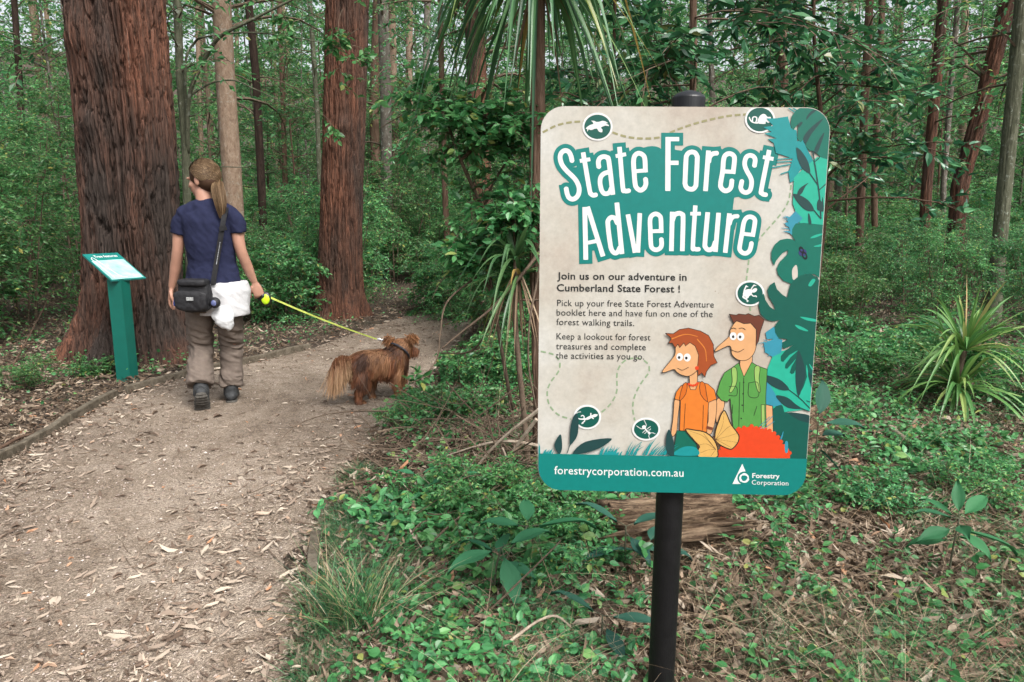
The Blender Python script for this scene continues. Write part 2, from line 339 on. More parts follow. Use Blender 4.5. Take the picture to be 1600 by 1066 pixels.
# the large stringybark on the left
c = PP(209, 590, 6.28); BX, BY = c[0], 6.28
t1 = tree_thing('stringybark_tree', 'massive red-brown stringy-barked tree behind the small green lectern sign', BX, BY); g0 = t1.location.z
def ctr1(z): return 0.052 * z + 0.03 * np.sin(z * 1.1) * (z < 9), 0.0 * z + 0.03 * np.sin(z * 0.9 + 1)
def rad1(z): return 0.385 - 0.004 * z + 0.05 * np.exp(-z / 0.5)
zs = np.concatenate([np.linspace(-0.25, 4.2, 430), np.linspace(4.25, 14, 120)])
V, Fq = fibrous_trunk(ctr1, rad1, zs, 640, 0.030, 3, flare=0.24, flare_h=0.75, knots=[(rad(-105), 2.05, .10, .05), (rad(-82), 2.55, .13, .05), (rad(-115), 2.75, .15, .05)])
MB().add(V, Fq).build('trunk', M_RED, t1, smooth=True)

# the second red trunk
c = PP(530, 498, 9.1); SX, SY = c[0], 9.1
t2 = tree_thing('stringybark_tree', 'tall reddish stringy-barked tree beyond the dog and its taut lead', SX, SY)
def ctr2(z): return 0.066 * z, 0.0 * z
def rad2(z): return 0.262 - 0.003 * z + 0.075 * np.exp(-z / 0.55)
zs = np.concatenate([np.linspace(-0.25, 5.2, 380), np.linspace(5.25, 15, 100)])
V, Fq = fibrous_trunk(ctr2, rad2, zs, 440, 0.018, 31, flare=0.12, flare_h=0.5, knots=[(rad(-80), 2.35, .08, .05), (rad(-110), 2.15, .10, .04)])
MB().add(V, Fq).build('trunk', M_RED2, t2, smooth=True)

TRUNKS = []   # (px list from foot to top, Y, width px at mid, bark, name, label)
def trunk_tree(pts, Y, wpx, mat, name, label, ridge=0.004, top=13.0, seg=48, limbs=(), limb_mat=None, taper=0.5, group=None):
    P = np.array([PP(px, py, Y) for px, py in pts]); x0, y0 = P[0, 0], Y
    if P[0, 2] > 0.05:      # carry the foot down to the ground
        d = P[1] - P[0]; P = np.vstack([P[0] - d * (P[0, 2] / d[2]), P])
    t = tree_thing(name, label, P[0, 0], Y, group); org = np.array(t.location)
    d = unit(P[-1] - P[-2]); k = max(0.2, d[2])
    top_pt = P[-1] + d * max(0.2, (top - P[-1, 2])) / k
    P = np.vstack([P, top_pt]); P = P - org; P[0, 2] = -0.2
    r = wpx / F_PX * (Y + 0.1) / 2 * .84
    z = np.linspace(-0.2, P[-1, 2], 140 if top < 9 else 200)
    cx = np.interp(z, P[:, 2], P[:, 0]); cy = np.interp(z, P[:, 2], P[:, 1])
    f = lambda Z: (np.interp(Z, z, cx), np.interp(Z, z, cy))
    rr = lambda Z: r * (1.12 - taper * 0.5 * np.clip(Z / 12, 0, 1) + 0.5 * np.exp(-np.clip(Z + .2, 0, 9) / 0.25)) 
    sd = int(abs(pts[0][0] * 7 + Y * 13)) % 997
    V, Fq = fibrous_trunk(f, rr, z, seg, ridge, sd, flare=r * .25, flare_h=0.35)
    mb = MB().add(V, Fq)
    for (lp, lr0, lr1) in limbs:
        L = np.array([PP(px, py, Y + dy) for px, py, dy in lp]) - org
        Ls = spline(L, 8 * len(L)); mb.add(*tube(Ls, np.linspace(lr0, lr1, len(Ls)), 6))
    mb.build('trunk', mat, t, smooth=True)
    TRUNKS.append((t, P, r)); return t

trunk_tree([(374, 500), (364, 300), (352, 120), (346, 0)], 9.4, 31, M_TAN, 'gum_tree', 'slim tan smooth-barked tree rising behind the walking woman', top=14, seg=64, ridge=0.003)
trunk_tree([(415, 446), (409, 300), (400, 120), (388, 0)], 12.0, 13, M_DARK, 'dark_tree', 'thin blackish tree between the tan tree and the reddish tree', top=12)
trunk_tree([(300, 540), (292, 300), (290, 230), (281, 120), (277, 0)], 7.6, 13, M_GREEN, 'sapling_tree', 'slender greenish tree with arching bare limbs beside the massive trunk', top=9,
    limbs=[([(293, 240, 0), (296, 150, -.1), (323, 87, -.2), (346, 56, -.3), (394, 31, -.35), (450, 3, -.4), (520, -30, -.5)], .026, .008),
           ([(291, 190, 0), (290, 98, -.1), (304, 67, -.1), (320, 58, -.2), (380, 51, -.25), (450, 57, -.3), (540, 75, -.4)], .016, .004),
           ([(296, 150, -.1), (330, 130, -.1), (366, 126, -.1), (395, 138, -.1), (450, 163, -.15), (500, 178, -.2)], .012, .003),
           ([(292, 175, 0), (300, 181, -.1), (316, 172, -.15), (326, 155, -.2)], .008, .002),
           ([(293, 262, 0), (330, 260, -.1), (386, 261, -.2), (390, 250, -.2)], .008, .003)])
trunk_tree([(606, 420), (604, 260), (602, 120), (598, 0)], 16, 19, M_GREY, 'gum_tree', 'grey lichen-blotched tree just right of the reddish tree', top=14)
trunk_tree([(588, 420), (587, 260), (584, 170), (590, 0)], 18, 16, M_BROWN, 'brown_tree', 'brown tree tucked behind the grey lichen-blotched tree', top=14)
trunk_tree([(620, 430), (618, 260), (614, 120), (612, 0)], 19, 14, M_TAN, 'gum_tree', 'pale tan tree right behind the grey lichen-blotched tree', top=14)
trunk_tree([(700, 424), (694, 260), (690, 120), (688, 0)], 13, 10, M_BROWN, 'brown_tree', 'thin straight brown tree standing clear left of the strappy palm', top=12)
trunk_tree([(760, 420), (752, 260), (745, 120), (740, 0)], 12.5, 33, M_RED2, 'stringybark_tree', 'reddish tree half hidden behind the strappy palm leaves', top=13, ridge=.008, seg=96)
trunk_tree([(642, 420), (641, 260), (639, 120), (640, 0)], 21, 12, M_TAN, 'gum_tree', 'pale trunk far back above the bend in the path', top=14)
trunk_tree([(505, 470), (500, 300), (496, 180), (488, 60)], 14, 8, M_GREEN, 'sapling_tree', 'thin green sapling close to the left flank of the reddish tree', top=11)
trunk_tree([(1078, 330), (1083, 130), (1084, 90), (1083, 0)], 5.6, 11, M_BROWN, 'broadleaf_tree', 'slim brown tree directly behind the cap of the sign post', top=6, taper=.2)
trunk_tree([(1340, 470), (1346, 290), (1350, 180), (1356, 60)], 13, 13, M_BROWN, 'brown_tree', 'upright brown tree just right of the information board', top=13)
trunk_tree([(1366, 470), (1366, 290), (1370, 180), (1376, 60)], 14.5, 10, M_BROWN, 'brown_tree', 'twin of the upright brown tree, slightly thinner and farther back', top=13)
trunk_tree([(1440, 470), (1448, 290), (1460, 160), (1472, 20)], 12, 17, M_RED2, 'brown_tree', 'reddish tree with a flaking base, mid way between board and leaning trunk', top=12, ridge=.007)
trunk_tree([(1470, 470), (1474, 290), (1484, 160), (1494, 40)], 14, 9, M_GREY, 'gum_tree', 'thin grey tree beside the tree with the flaking base', top=12)
trunk_tree([(1484, 480), (1500, 290), (1528, 190), (1548, 110), (1572, 20)], 10.5, 26, M_RED2, 'stringybark_tree', 'leaning shaggy reddish tree wrapped in climbing leaves', top=11, ridge=.014, seg=80)
trunk_tree([(1552, 480), (1570, 290), (1584, 150), (1598, 0)], 9.0, 23, M_GREEN, 'gum_tree', 'stout grey-brown tree rightmost of all the trunks', top=11, seg=80)
trunk_tree([(1502, 440), (1503, 300), (1505, 130), (1508, 0)], 22, 12, M_TAN, 'gum_tree', 'pale pinkish trunk far behind the leaning reddish tree', top=14)
trunk_tree([(1308, 400), (1310, 270), (1312, 100), (1314, 0)], 17, 12, M_GREY, 'gum_tree', 'grey trunk set back behind the edge of the information board', top=14)
trunk_tree([(1228, 330), (1224, 140), (1222, 60), (1220, 0)], 11, 16, M_BROWN, 'brown_tree', 'brown trunk seen over the top of the board near its corner', top=11)
trunk_tree([(1115, 330), (1112, 120), (1110, 60), (1108, 0)], 14, 9, M_GREY, 'gum_tree', 'thin grey trunk seen over the board beside the post cap', top=11)
trunk_tree([(40, 470), (36, 260), (30, 120), (22, 0)], 15, 10, M_DARK, 'dark_tree', 'thin dark trunk left of the massive tree near the picture edge', top=11)
trunk_tree([(448, 460), (446, 300), (442, 150), (436, 0)], 19, 9, M_BROWN, 'brown_tree', 'faint brown trunk between the thin blackish tree and the reddish tree', top=13)
trunk_tree([(842, 700), (838, 500), (834, 350), (836, 200)], 3.6, 17, M_BROWN, 'dead_tree', 'weathered brown stem pressed against the left edge of the board', top=2.2, taper=.2, ridge=.006)
trunk_tree([(658, 440), (660, 300), (664, 150), (668, 0)], 25, 12, M_GREY, 'gum_tree', 'dim grey trunk deep in the woods above the dog', top=14)

# ------------------------------------------------------------------ the information board
# flat artwork is built as thin printed layers on the board: filled outlines from signed distances
SIGN_Y = 1.75; YAW = rad(-1.7)
SC = PP(1060, 470, SIGN_Y); SC[2] = 0
su = np.array([math.cos(YAW), math.sin(YAW), 0]); sn = np.array([math.sin(YAW), -math.cos(YAW), 0])   # right, towards viewer
sign = thing('information_sign', 'large rounded beige and teal illustrated board on a black post in the undergrowth', 'sign', (SC[0], SC[1] + 0.06, gz(SC[0], SC[1])), YAW)
s_inv = np.array(Matrix.Translation(sign.location).to_4x4() @ Matrix.Rotation(YAW, 4, 'Z')); s_inv = np.linalg.inv(s_inv)
def to_sign(P): P = np.asarray(P, float); return P @ s_inv[:3, :3].T + s_inv[:3, 3]
def S(xy, depth=0.0):
    "art coordinates -> board surface, depth metres proud of it (local coordinates of the sign)"
    xy = np.asarray(xy, float); d = np.stack([(xy[:, 0] - 800) / F_PX, (533 - xy[:, 1]) / F_PX, -np.ones(len(xy))], -1) @ CMn.T
    o = np.array([0, 0, CAM_H]); k = ((SC - o) @ sn) / (d @ sn)
    return to_sign(o + d * k[:, None] + sn * depth)
STEP = 0.6
def f_poly(pts, smooth=0, grow=0.0):
    P = np.asarray(pts, float)
    if smooth:
        n = len(P); idx = np.arange(n); t = np.linspace(0, 1, smooth, endpoint=False)[None, :, None]
        a, b, c, d = P[idx - 1][:, None], P[idx][:, None], P[(idx + 1) % n][:, None], P[(idx + 2) % n][:, None]
        P = (0.5 * (2 * b + (c - a) * t + (2 * a - 5 * b + 4 * c - d) * t ** 2 + (3 * b - a - 3 * c + d) * t ** 3)).reshape(-1, 2)
    def f(X, Y):
        D = np.full(X.shape, 1e9); inside = np.zeros(X.shape, bool)
        for (x0, y0), (x1, y1) in zip(P, np.roll(P, -1, 0)):
            ex, ey = x1 - x0, y1 - y0; L = ex * ex + ey * ey + 1e-12
            t = np.clip(((X - x0) * ex + (Y - y0) * ey) / L, 0, 1); D = np.minimum(D, (X - x0 - t * ex) ** 2 + (Y - y0 - t * ey) ** 2)
            c = ((y0 <= Y) & (Y < y1)) | ((y1 <= Y) & (Y < y0))
            if abs(ey) > 1e-9: inside ^= c & (X < x0 + (Y - y0) / ey * ex)
        D = np.sqrt(D); return np.where(inside, D, -D) + grow
    return (P.min(0) - grow - 2, P.max(0) + grow + 2, f)
def f_edge(sh, w):
    lo, hi, f = sh; return (lo - w, hi + w, lambda X, Y: w / 2 - np.abs(f(X, Y)))
def f_stroke(pts, w, flat=(True, True), ext=0.0, smooth=True, dash=None, taper=None):
    P = np.asarray(pts, float)
    if smooth and len(P) > 2: P = spline(P, 6 * (len(P) - 1) + 1)
    seg = list(zip(P[:-1], P[1:])); r = w / 2
    if dash:
        Q = spline(P, 400); s = np.concatenate([[0], np.cumsum(np.linalg.norm(np.diff(Q, axis=0), axis=1))]); seg = []; a = 0
        while a < s[-1]:
            b = min(a + dash[0], s[-1]); g = lambda v: np.array([np.interp(v, s, Q[:, 0]), np.interp(v, s, Q[:, 1])]); seg.append((g(a), g(b))); a += dash[0] + dash[1]
    def f(X, Y):
        D = np.full(X.shape, -1e9)
        for k, (p, q) in enumerate(seg):
            e = q - p; L = np.hypot(*e) + 1e-9; e = e / L; u = (X - p[0]) * e[0] + (Y - p[1]) * e[1]; v = np.abs(-(X - p[0]) * e[1] + (Y - p[1]) * e[0])
            rr = r if taper is None else r * (1 - taper * (k + 0.5) / len(seg))
            a, b = (0.0, L)
            if dash or (k == 0 and flat[0]): a0 = np.minimum(u + ext, 1e9)
            else: a0 = None
            if dash or (k == len(seg) - 1 and flat[1]): b0 = L + ext - u
            else: b0 = None
            du = np.maximum(np.maximum(-u if a0 is None else 0 * u, u - L if b0 is None else 0 * u), 0)
            d = rr - np.hypot(du, v)
            if a0 is not None: d = np.minimum(d, a0)
            if b0 is not None: d = np.minimum(d, b0)
            D = np.maximum(D, d)
        return D
    g = r + ext + 2
    return (P.min(0) - g, P.max(0) + g, f)
def f_ell(cx, cy, rx, ry, ang=0.0):
    ca, sa = math.cos(rad(ang)), math.sin(rad(ang)); m = max(rx, ry) + 2
    def f(X, Y):
        x = (X - cx) * ca + (Y - cy) * sa; y = -(X - cx) * sa + (Y - cy) * ca; k = np.sqrt((x / rx) ** 2 + (y / ry) ** 2); return (1 - k) * min(rx, ry)
    return (np.array([cx - m, cy - m]), np.array([cx + m, cy + m]), f)
BOARD = None
def fill(shapes, depth, step=None, clip=True):
    "union of shapes -> (V, quads, tris) in sign coordinates"
    st = step or STEP
    lo = np.min([s[0] for s in shapes], 0); hi = np.max([s[1] for s in shapes], 0)
    xs = np.arange(lo[0], hi[0] + st, st); ysx = np.arange(lo[1], hi[1] + st, st); Fg = np.full((len(ysx), len(xs)), -1e3)
    for a, b, f in shapes:
        i0, i1 = np.searchsorted(xs, [a[0], b[0]]); j0, j1 = np.searchsorted(ysx, [a[1], b[1]])
        if i1 <= i0 or j1 <= j0: continue
        X, Y = np.meshgrid(xs[i0:i1], ysx[j0:j1]); Fg[j0:j1, i0:i1] = np.maximum(Fg[j0:j1, i0:i1], f(X, Y))
    if clip and BOARD is not None:
        X, Y = np.meshgrid(xs, ysx); Fg = np.minimum(Fg, BOARD(X, Y))
    Fg[np.abs(Fg) < 1e-6] = -1e-6
    pos = Fg > 0; n4 = pos[:-1, :-1].astype(int) + pos[1:, :-1] + pos[:-1, 1:] + pos[1:, 1:]
    V = []; Q = []; T = []
    for j in range(n4.shape[0]):
        row = n4[j]; full = np.flatnonzero(row == 4)
        if len(full):
            for run in np.split(full, np.flatnonzero(np.diff(full) > 1) + 1):
                b = len(V); x0, x1 = xs[run[0]], xs[run[-1] + 1]; V += [(x0, ysx[j]), (x1, ysx[j]), (x1, ysx[j + 1]), (x0, ysx[j + 1])]; Q.append((b, b + 3, b + 2, b + 1))
        for i in np.flatnonzero((row > 0) & (row < 4)):
            C = [(xs[i], ysx[j], Fg[j, i]), (xs[i + 1], ysx[j], Fg[j, i + 1]), (xs[i + 1], ysx[j + 1], Fg[j + 1, i + 1]), (xs[i], ysx[j + 1], Fg[j + 1, i])]; poly = []
            for k in range(4):
                p, q = C[k], C[(k + 1) % 4]
                if p[2] > 0: poly.append(p[:2])
                if (p[2] > 0) != (q[2] > 0):
                    t = p[2] / (p[2] - q[2]); poly.append((p[0] + t * (q[0] - p[0]), p[1] + t * (q[1] - p[1])))
            b = len(V); V += poly
            for k in range(1, len(poly) - 1): T.append((b, b + k + 1, b + k))
    return S(np.array(V), depth), np.array(Q, int).reshape(-1, 4), np.array(T, int).reshape(-1, 3)
class Art:
    "one printed motif: several inks, each a hair proud of the one below"
    depth = 0.0004
    def __init__(s): s.mb = MB(); s.inks = []
    def ink(s, mat, shapes, clip=True, step=None):
        Art.depth += 0.00007
        if mat not in s.inks: s.inks.append(mat)
        V, Q, T = fill(shapes, Art.depth, step, clip); s.mb.add(V, Q, T, mat=s.inks.index(mat)); return s
    def raw(s, mat, V, F4, F3):
        if mat not in s.inks: s.inks.append(mat)
        s.mb.add(V, F4, F3, mat=s.inks.index(mat)); return s
    def build(s, name, parent): return s.mb.build(name, s.inks, parent)
INKS = {}
def ink(r, g, b):
    k = (r, g, b)
    if k not in INKS: INKS[k] = plain("ink_%02x%02x%02x" % k, [c * (.70 if min(r, g, b) > 150 else .60) for c in srgb(r, g, b)], 0.42, 0.4, noise=0.05, nscale=60)
    return INKS[k]
K_TEAL = ink(10, 138, 130); K_WHITE = ink(238, 238, 236); K_DKGREEN = ink(14, 96, 84); K_SLATE = ink(34, 74, 74); K_BRIGHT = ink(44, 190, 160); K_SPLASH = ink(28, 158, 160)
K_BLUE = ink(60, 158, 182); K_MON = ink(8, 118, 100); K_MON2 = ink(10, 98, 84); K_OLIVE = ink(166, 162, 118); K_DASH = ink(158, 184, 146); K_TEXT = ink(62, 64, 62); K_TEXTB = ink(44, 46, 45)
K_SKIN = ink(240, 182, 128); K_HAIR = ink(176, 84, 40); K_HAIR2 = ink(116, 62, 44); K_ORANGE = ink(242, 136, 52); K_SHIRT = ink(94, 166, 80); K_STRAP = ink(166, 206, 112); K_LINE = ink(42, 40, 36)
K_RED = ink(240, 78, 36); K_WING = ink(238, 190, 108); K_BEIGE = ink(208, 200, 188); K_PALE = ink(226, 226, 222); K_PANTS = ink(16, 112, 92)
# panel with rounded corners
def board_mat():
    m, t, b, o = node_mat("weathered_beige_print"); tc = N(t, 'ShaderNodeTexCoord')
    n1 = N(t, 'ShaderNodeTexNoise', Scale=4.0, Detail=6.0); n2 = N(t, 'ShaderNodeTexNoise', Scale=60.0, Detail=6.0, Roughness=0.75); n3 = N(t, 'ShaderNodeTexVoronoi', Scale=26.0); n4 = N(t, 'ShaderNodeTexNoise', Scale=18.0, Detail=4.0)
    for n in (n1, n2, n3, n4): t.links.new(tc.outputs['Object'], n.inputs['Vector'])
    r1 = ramp(t, [(0.3, srgb(190, 172, 156)), (0.5, srgb(207, 199, 186)), (0.7, srgb(218, 214, 206))]); t.links.new(n1.outputs['Fac'], r1.inputs[0])
    r2 = ramp(t, [(0.3, (.58, .60, .605)), (0.7, (.72, .745, .755))]); t.links.new(n2.outputs['Fac'], r2.inputs[0])
    mx = N(t, 'ShaderNodeMixRGB', blend_type='MULTIPLY'); mx.inputs[0].default_value = 1; t.links.new(r1.outputs[0], mx.inputs[1]); t.links.new(r2.outputs[0], mx.inputs[2])
    r3 = ramp(t, [(0.02, (.42, .36, .3)), (0.06, (1, 1, 1))]); t.links.new(n3.outputs['Distance'], r3.inputs[0])
    r4 = ramp(t, [(0.55, (0, 0, 0)), (0.68, (.7, .7, .7))]); t.links.new(n4.outputs['Fac'], r4.inputs[0])
    m2 = N(t, 'ShaderNodeMixRGB', blend_type='MULTIPLY'); t.links.new(r4.outputs[0], m2.inputs[0]); t.links.new(mx.outputs[0], m2.inputs[1]); t.links.new(r3.outputs[0], m2.inputs[2])
    t.links.new(m2.outputs[0], b.inputs['Base Color']); b.inputs['Roughness'].default_value = 0.4; b.inputs['Specular IOR Level'].default_value = 0.4
    return m
def smooth_poly(pts, n=None): return pts
def arc(cx, cy, rx, ry, a0, a1, n=9):
    a = np.radians(np.linspace(a0, a1, n)); return [(cx + rx * math.cos(t), cy - ry * math.sin(t)) for t in a]
B_OUT = arc(882, 203, 37, 37, 180, 90) + arc(1261, 204, 36, 36, 90, 0) + arc(1222.5, 737, 37, 37, 0, -90) + arc(876, 729, 36, 37, -90, -180)
M_BOARD = board_mat(); M_EDGE = plain("board_edge_aluminium", (.55, .56, .55), 0.45, metal=0.6)
outl = S(np.array(B_OUT), 0.0); n = len(outl)
back = outl.copy(); back[:, 1] += 0.004     # local +Y is away from the viewer
mb = MB(); i = np.arange(n)
mb.add(np.vstack([outl, back]), np.stack([i, i + n, (i + 1) % n + n, (i + 1) % n], -1), mat=1)
mb.F.setdefault(n, []).append((i[::-1])[None]); mb.M.setdefault(n, []).append(np.array([0])); mb.F[n].append((i + n)[None]); mb.M[n].append(np.array([1]))
panel = mb.build('panel', [M_BOARD, M_EDGE], sign)
_bp = f_poly(B_OUT); BOARD = lambda X, Y: _bp[2](X, Y) - 1.3

# post with domed cap, two clamps behind
M_POST = plain("black_powder_coat", (.0055, .0055, .006), 0.5, 0.3, noise=0.3, nscale=25, bump=0.15, bscale=120)
post_top = to_sign(PP(1076, 158, 1.80)[None])[0]; px_ = post_top[0]
r_post = 0.0365; zt = post_top[2]; mb = MB()
py_ = 0.004 + r_post + 0.012 - 0.06
lp = lambda z, rr: tube(np.array([[px_, py_, zz] for zz in z]), rr, 40, ref=(1, 0, 0))
mb.add(*lp([-0.3, zt], [r_post, r_post])).build('post', M_POST, sign, smooth=False)
zc = np.array([-.004, .0, .028, .031, .034, .039, .043, .046, .0475]); rc = np.array([.0385, .0405, .0405, .0395, .0365, .030, .021, .011, .002])
for p in sign.children: pass
MB().add(*lp(zt - 0.022 + zc, rc)).build('post_cap', plain("black_cap_plastic", (.008, .009, .011), 0.38, 0.4, noise=0.25, nscale=30), sign)
for zz in (zt - 0.16, 0.85):
    mb = MB(); mb.add(*lp([zz - 0.015, zz + 0.015], [r_post + 0.004] * 2)); bx = np.array([[sx * 0.06 + px_, yy, zz + sz * 0.014] for sx in (-1, 1) for yy in (py_ - r_post - 0.011, py_ - r_post + 0.004) for sz in (-1, 1)])
    mb.add(bx, np.array([[0, 1, 3, 2], [4, 6, 7, 5], [0, 4, 5, 1], [2, 3, 7, 6], [0, 2, 6, 4], [1, 5, 7, 3]])); mb.build('clamp', M_POST, sign)

def z_(ox, oy, s): return lambda pts: [(ox + x / s, oy + y / s) for x, y in pts]
z1 = z_(860, 200, 8.421); z2 = z_(1030, 200, 8.421); z3 = z_(890, 300, 8.881); z4 = z_(1040, 300, 8.881)
LET = []  # (points, width, smooth, flat ends)
def lt(z, pts, w, smooth=True, s=8.421, flat=(True, True)): LET.append((z(pts), w / s, smooth, flat))
lt(z1, [(286, 442), (270, 370), (240, 315), (195, 298), (150, 322), (128, 375), (136, 440), (162, 500), (215, 565), (290, 637), (345, 705), (376, 785), (374, 855), (345, 912), (295, 938), (248, 920), (222, 870), (206, 790)], 62)
lt(z1, [(430, 322), (512, 800), (530, 862), (560, 886), (602, 880)], 60); lt(z1, [(387, 436), (524, 412)], 50, False)
lt(z1, [(638, 520), (630, 450), (650, 400), (700, 378), (745, 392), (770, 445), (822, 880)], 62); lt(z1, [(778, 578), (705, 602), (662, 650), (653, 725), (672, 815), (700, 858), (738, 866), (778, 845), (802, 790)], 60)
lt(z1, [(908, 250), (952, 775), (967, 818), (995, 832), (1036, 826)], 60); lt(z1, [(858, 372), (995, 346)], 50, False)
lt(z1, [(1100, 572), (1280, 558)], 50, False); lt(z1, [(1250, 585), (1243, 420), (1222, 362), (1165, 334), (1115, 360), (1094, 430), (1100, 570), (1115, 740), (1137, 792), (1185, 820), (1234, 790), (1256, 735), (1250, 666)], 62)
lt(z2, [(116, 120), (113, 830)], 68, False); lt(z2, [(84, 148), (262, 148)], 56, False); lt(z2, [(120, 460), (254, 460)], 56, False)
lt(z2, [(430, 316), (470, 328), (496, 370), (500, 420), (485, 720), (476, 770), (445, 803), (405, 806), (363, 788), (340, 740), (340, 690), (352, 420), (362, 362), (390, 328), (430, 316)], 62, True, 8.421, (False, False))
lt(z2, [(648, 298), (608, 832)], 62, False); lt(z2, [(652, 450), (664, 385), (702, 342), (766, 332)], 60)
lt(z2, [(838, 572), (1000, 580)], 52, False); lt(z2, [(970, 605), (990, 420), (975, 362), (925, 338), (876, 356), (848, 412), (834, 570), (806, 740), (822, 798), (868, 828), (917, 814), (946, 770), (956, 682)], 62)
lt(z2, [(1250, 508), (1262, 425), (1240, 378), (1190, 362), (1145, 386), (1124, 450), (1130, 512), (1160, 580), (1195, 640), (1215, 705), (1205, 790), (1180, 835), (1137, 850), (1096, 834), (1072, 790), (1078, 745), (1088, 698)], 60)
lt(z2, [(1447, 292), (1345, 800), (1346, 848), (1366, 873), (1406, 880)], 60); lt(z2, [(1364, 384), (1503, 410)], 50, False)
e = 8.881
lt(z3, [(210, 210), (225, 942)], 66, False, e); lt(z3, [(248, 206), (464, 895)], 66, False, e); lt(z3, [(236, 708), (372, 682)], 52, False, e)
lt(z3, [(655, 148), (726, 862)], 66, False, e); lt(z3, [(664, 440), (628, 368), (578, 354), (540, 388), (530, 450), (560, 700), (582, 800), (625, 848), (668, 830), (700, 765)], 64, True, e)
lt(z3, [(808, 312), (908, 845)], 64, False, e); lt(z3, [(974, 295), (948, 842)], 62, False, e)
lt(z3, [(1125, 548), (1302, 540)], 52, False, e); lt(z3, [(1270, 570), (1266, 380), (1246, 330), (1195, 305), (1140, 330), (1116, 390), (1120, 540), (1128, 730), (1150, 783), (1200, 804), (1252, 783), (1276, 735), (1272, 646)], 62, True, e)
lt(z4, [(92, 276), (80, 822)], 64, False, e); lt(z4, [(92, 400), (125, 322), (180, 297), (226, 312), (242, 375), (231, 822)], 64, True, e)
lt(z4, [(412, 188), (378, 740), (392, 782), (425, 796), (462, 794)], 60, True, e); lt(z4, [(342, 302), (488, 302)], 50, False, e)
lt(z4, [(584, 282), (546, 700), (550, 762), (582, 800), (625, 800), (662, 768), (690, 690)], 64, True, e); lt(z4, [(735, 290), (690, 832)], 64, False, e)
lt(z4, [(886, 298), (826, 845)], 64, False, e); lt(z4, [(886, 450), (904, 385), (944, 344), (1005, 336)], 58, True, e)
lt(z4, [(1062, 580), (1232, 598)], 52, False, e); lt(z4, [(1205, 622), (1238, 430), (1228, 372), (1177, 345), (1122, 362), (1085, 425), (1060, 570), (1027, 760), (1036, 815), (1075, 848), (1120, 850), (1160, 820), (1180, 770), (1192, 704)], 62, True, e)

# dotted trails
a = Art(); a.ink(K_OLIVE, [f_stroke(p, 3.4, dash=(9, 4.2)) for p in ([(848, 207), (870, 196), (893, 191), (912, 190)], [(957, 207), (975, 213), (1000, 216.5), (1030, 215), (1050, 206), (1080, 195), (1110, 187), (1140, 181), (1166, 179)])])
zz = z_(830, 550, 3.553)
a.ink(K_DASH, [f_stroke(p, 2.6, dash=(8, 4.5)) for p in ([(1236, 289), (1232, 314), (1218, 337), (1187, 373), (1172, 400), (1169, 415), (1166, 440)], [(1172, 478), (1174, 520)], [(845, 549), (866, 554.5), (875, 567), (872, 582), (861, 596), (855, 612), (858, 632), (872, 648), (892, 655)],
     zz([(390, 335), (440, 290), (475, 220), (475, 130), (490, 80), (530, 42), (600, 36), (648, 66), (655, 110), (612, 170), (576, 240), (563, 310), (575, 380)]))])
a.build('trail_dashes', panel)
# title
a = Art(); a.ink(K_TEAL, [f_stroke(p, w + 13.4, f, 6.4 if f[0] else 0, s) for p, w, s, f in LET] + [f_poly([(906, 392), (904, 318), (889, 300), (889, 262), (1000, 256), (1042, 232), (1190, 256), (1186, 300), (1147, 309), (1144, 335), (1139, 388)]), f_poly([(983, 243), (1012, 229), (1034, 234), (1034, 260), (983, 260)], 4)], step=0.5)
a.build('title_backing', panel)
a = Art(); a.ink(K_WHITE, [f_stroke(p, w, f, 0, s) for p, w, s, f in LET], step=0.4); a.build('title_lettering', panel)

# body text
def text_geo(body, L, R, cap, bold=0.0, mid=None):
    c = bpy.data.curves.new('lettering', 'FONT'); c.body = body; c.offset = bold; c.resolution_u = 3; c.space_character = 1.04
    o = bpy.data.objects.new('lettering', c); COL.objects.link(o); me = o.to_mesh()
    co = np.array([v.co[:2] for v in me.vertices]); x0, x1 = co[:, 0].min(), co[:, 0].max(); t = (co[:, 0] - x0) / (x1 - x0)
    ys = co[:, 1] * (cap / 0.682); dx, dy = R[0] - L[0], R[1] - L[1]; ln = math.hypot(dx, dy)
    P = np.stack([L[0] + dx * t + dy / ln * ys * 0, L[1] + dy * t - ys], -1)
    f3 = []; f4 = []
    for p in me.polygons:
        v = list(p.vertices)
        for k in range(1, len(v) - 1): f3.append((v[0], v[k], v[k + 1]))
    o.to_mesh_clear(); bpy.data.objects.remove(o); bpy.data.curves.remove(c)
    return P, np.array(f3)
def text_part(name, rows, parent):
    a = Art()
    for body, L, R, cap, bold, mat in rows:
        Art.depth += 0.00005; P, f3 = text_geo(body, L, R, cap, bold); a.raw(mat, S(P, Art.depth), np.zeros((0, 4), int), f3)
    return a.build(name, parent)
text_part('intro_lettering', [("Join us on our adventure in", (870.5, 436.4), (1072.8, 438.6), 10.8, .018, K_TEXTB), ("Cumberland State Forest !", (870, 455), (1062.5, 457), 10.8, .018, K_TEXTB)], panel)
text_part('body_lettering', [("Pick up your free State Forest Adventure", (870.5, 478.2), (1115.4, 480.7), 9.8, .001, K_TEXT), ("booklet here and have fun on one of the", (869.7, 493), (1113.4, 495.6), 9.8, .001, K_TEXT), ("forest walking trails.", (869.3, 507.8), (990.8, 509.6), 9.8, .001, K_TEXT),
    ("Keep a lookout for forest", (869.6, 530.2), (1016.3, 532), 9.8, .001, K_TEXT), ("treasures and complete", (868.8, 545.6), (1009, 547.2), 9.8, .001, K_TEXT), ("the activities as you go.", (868.5, 560.3), (1006.4, 561.8), 9.8, .001, K_TEXT)], panel)

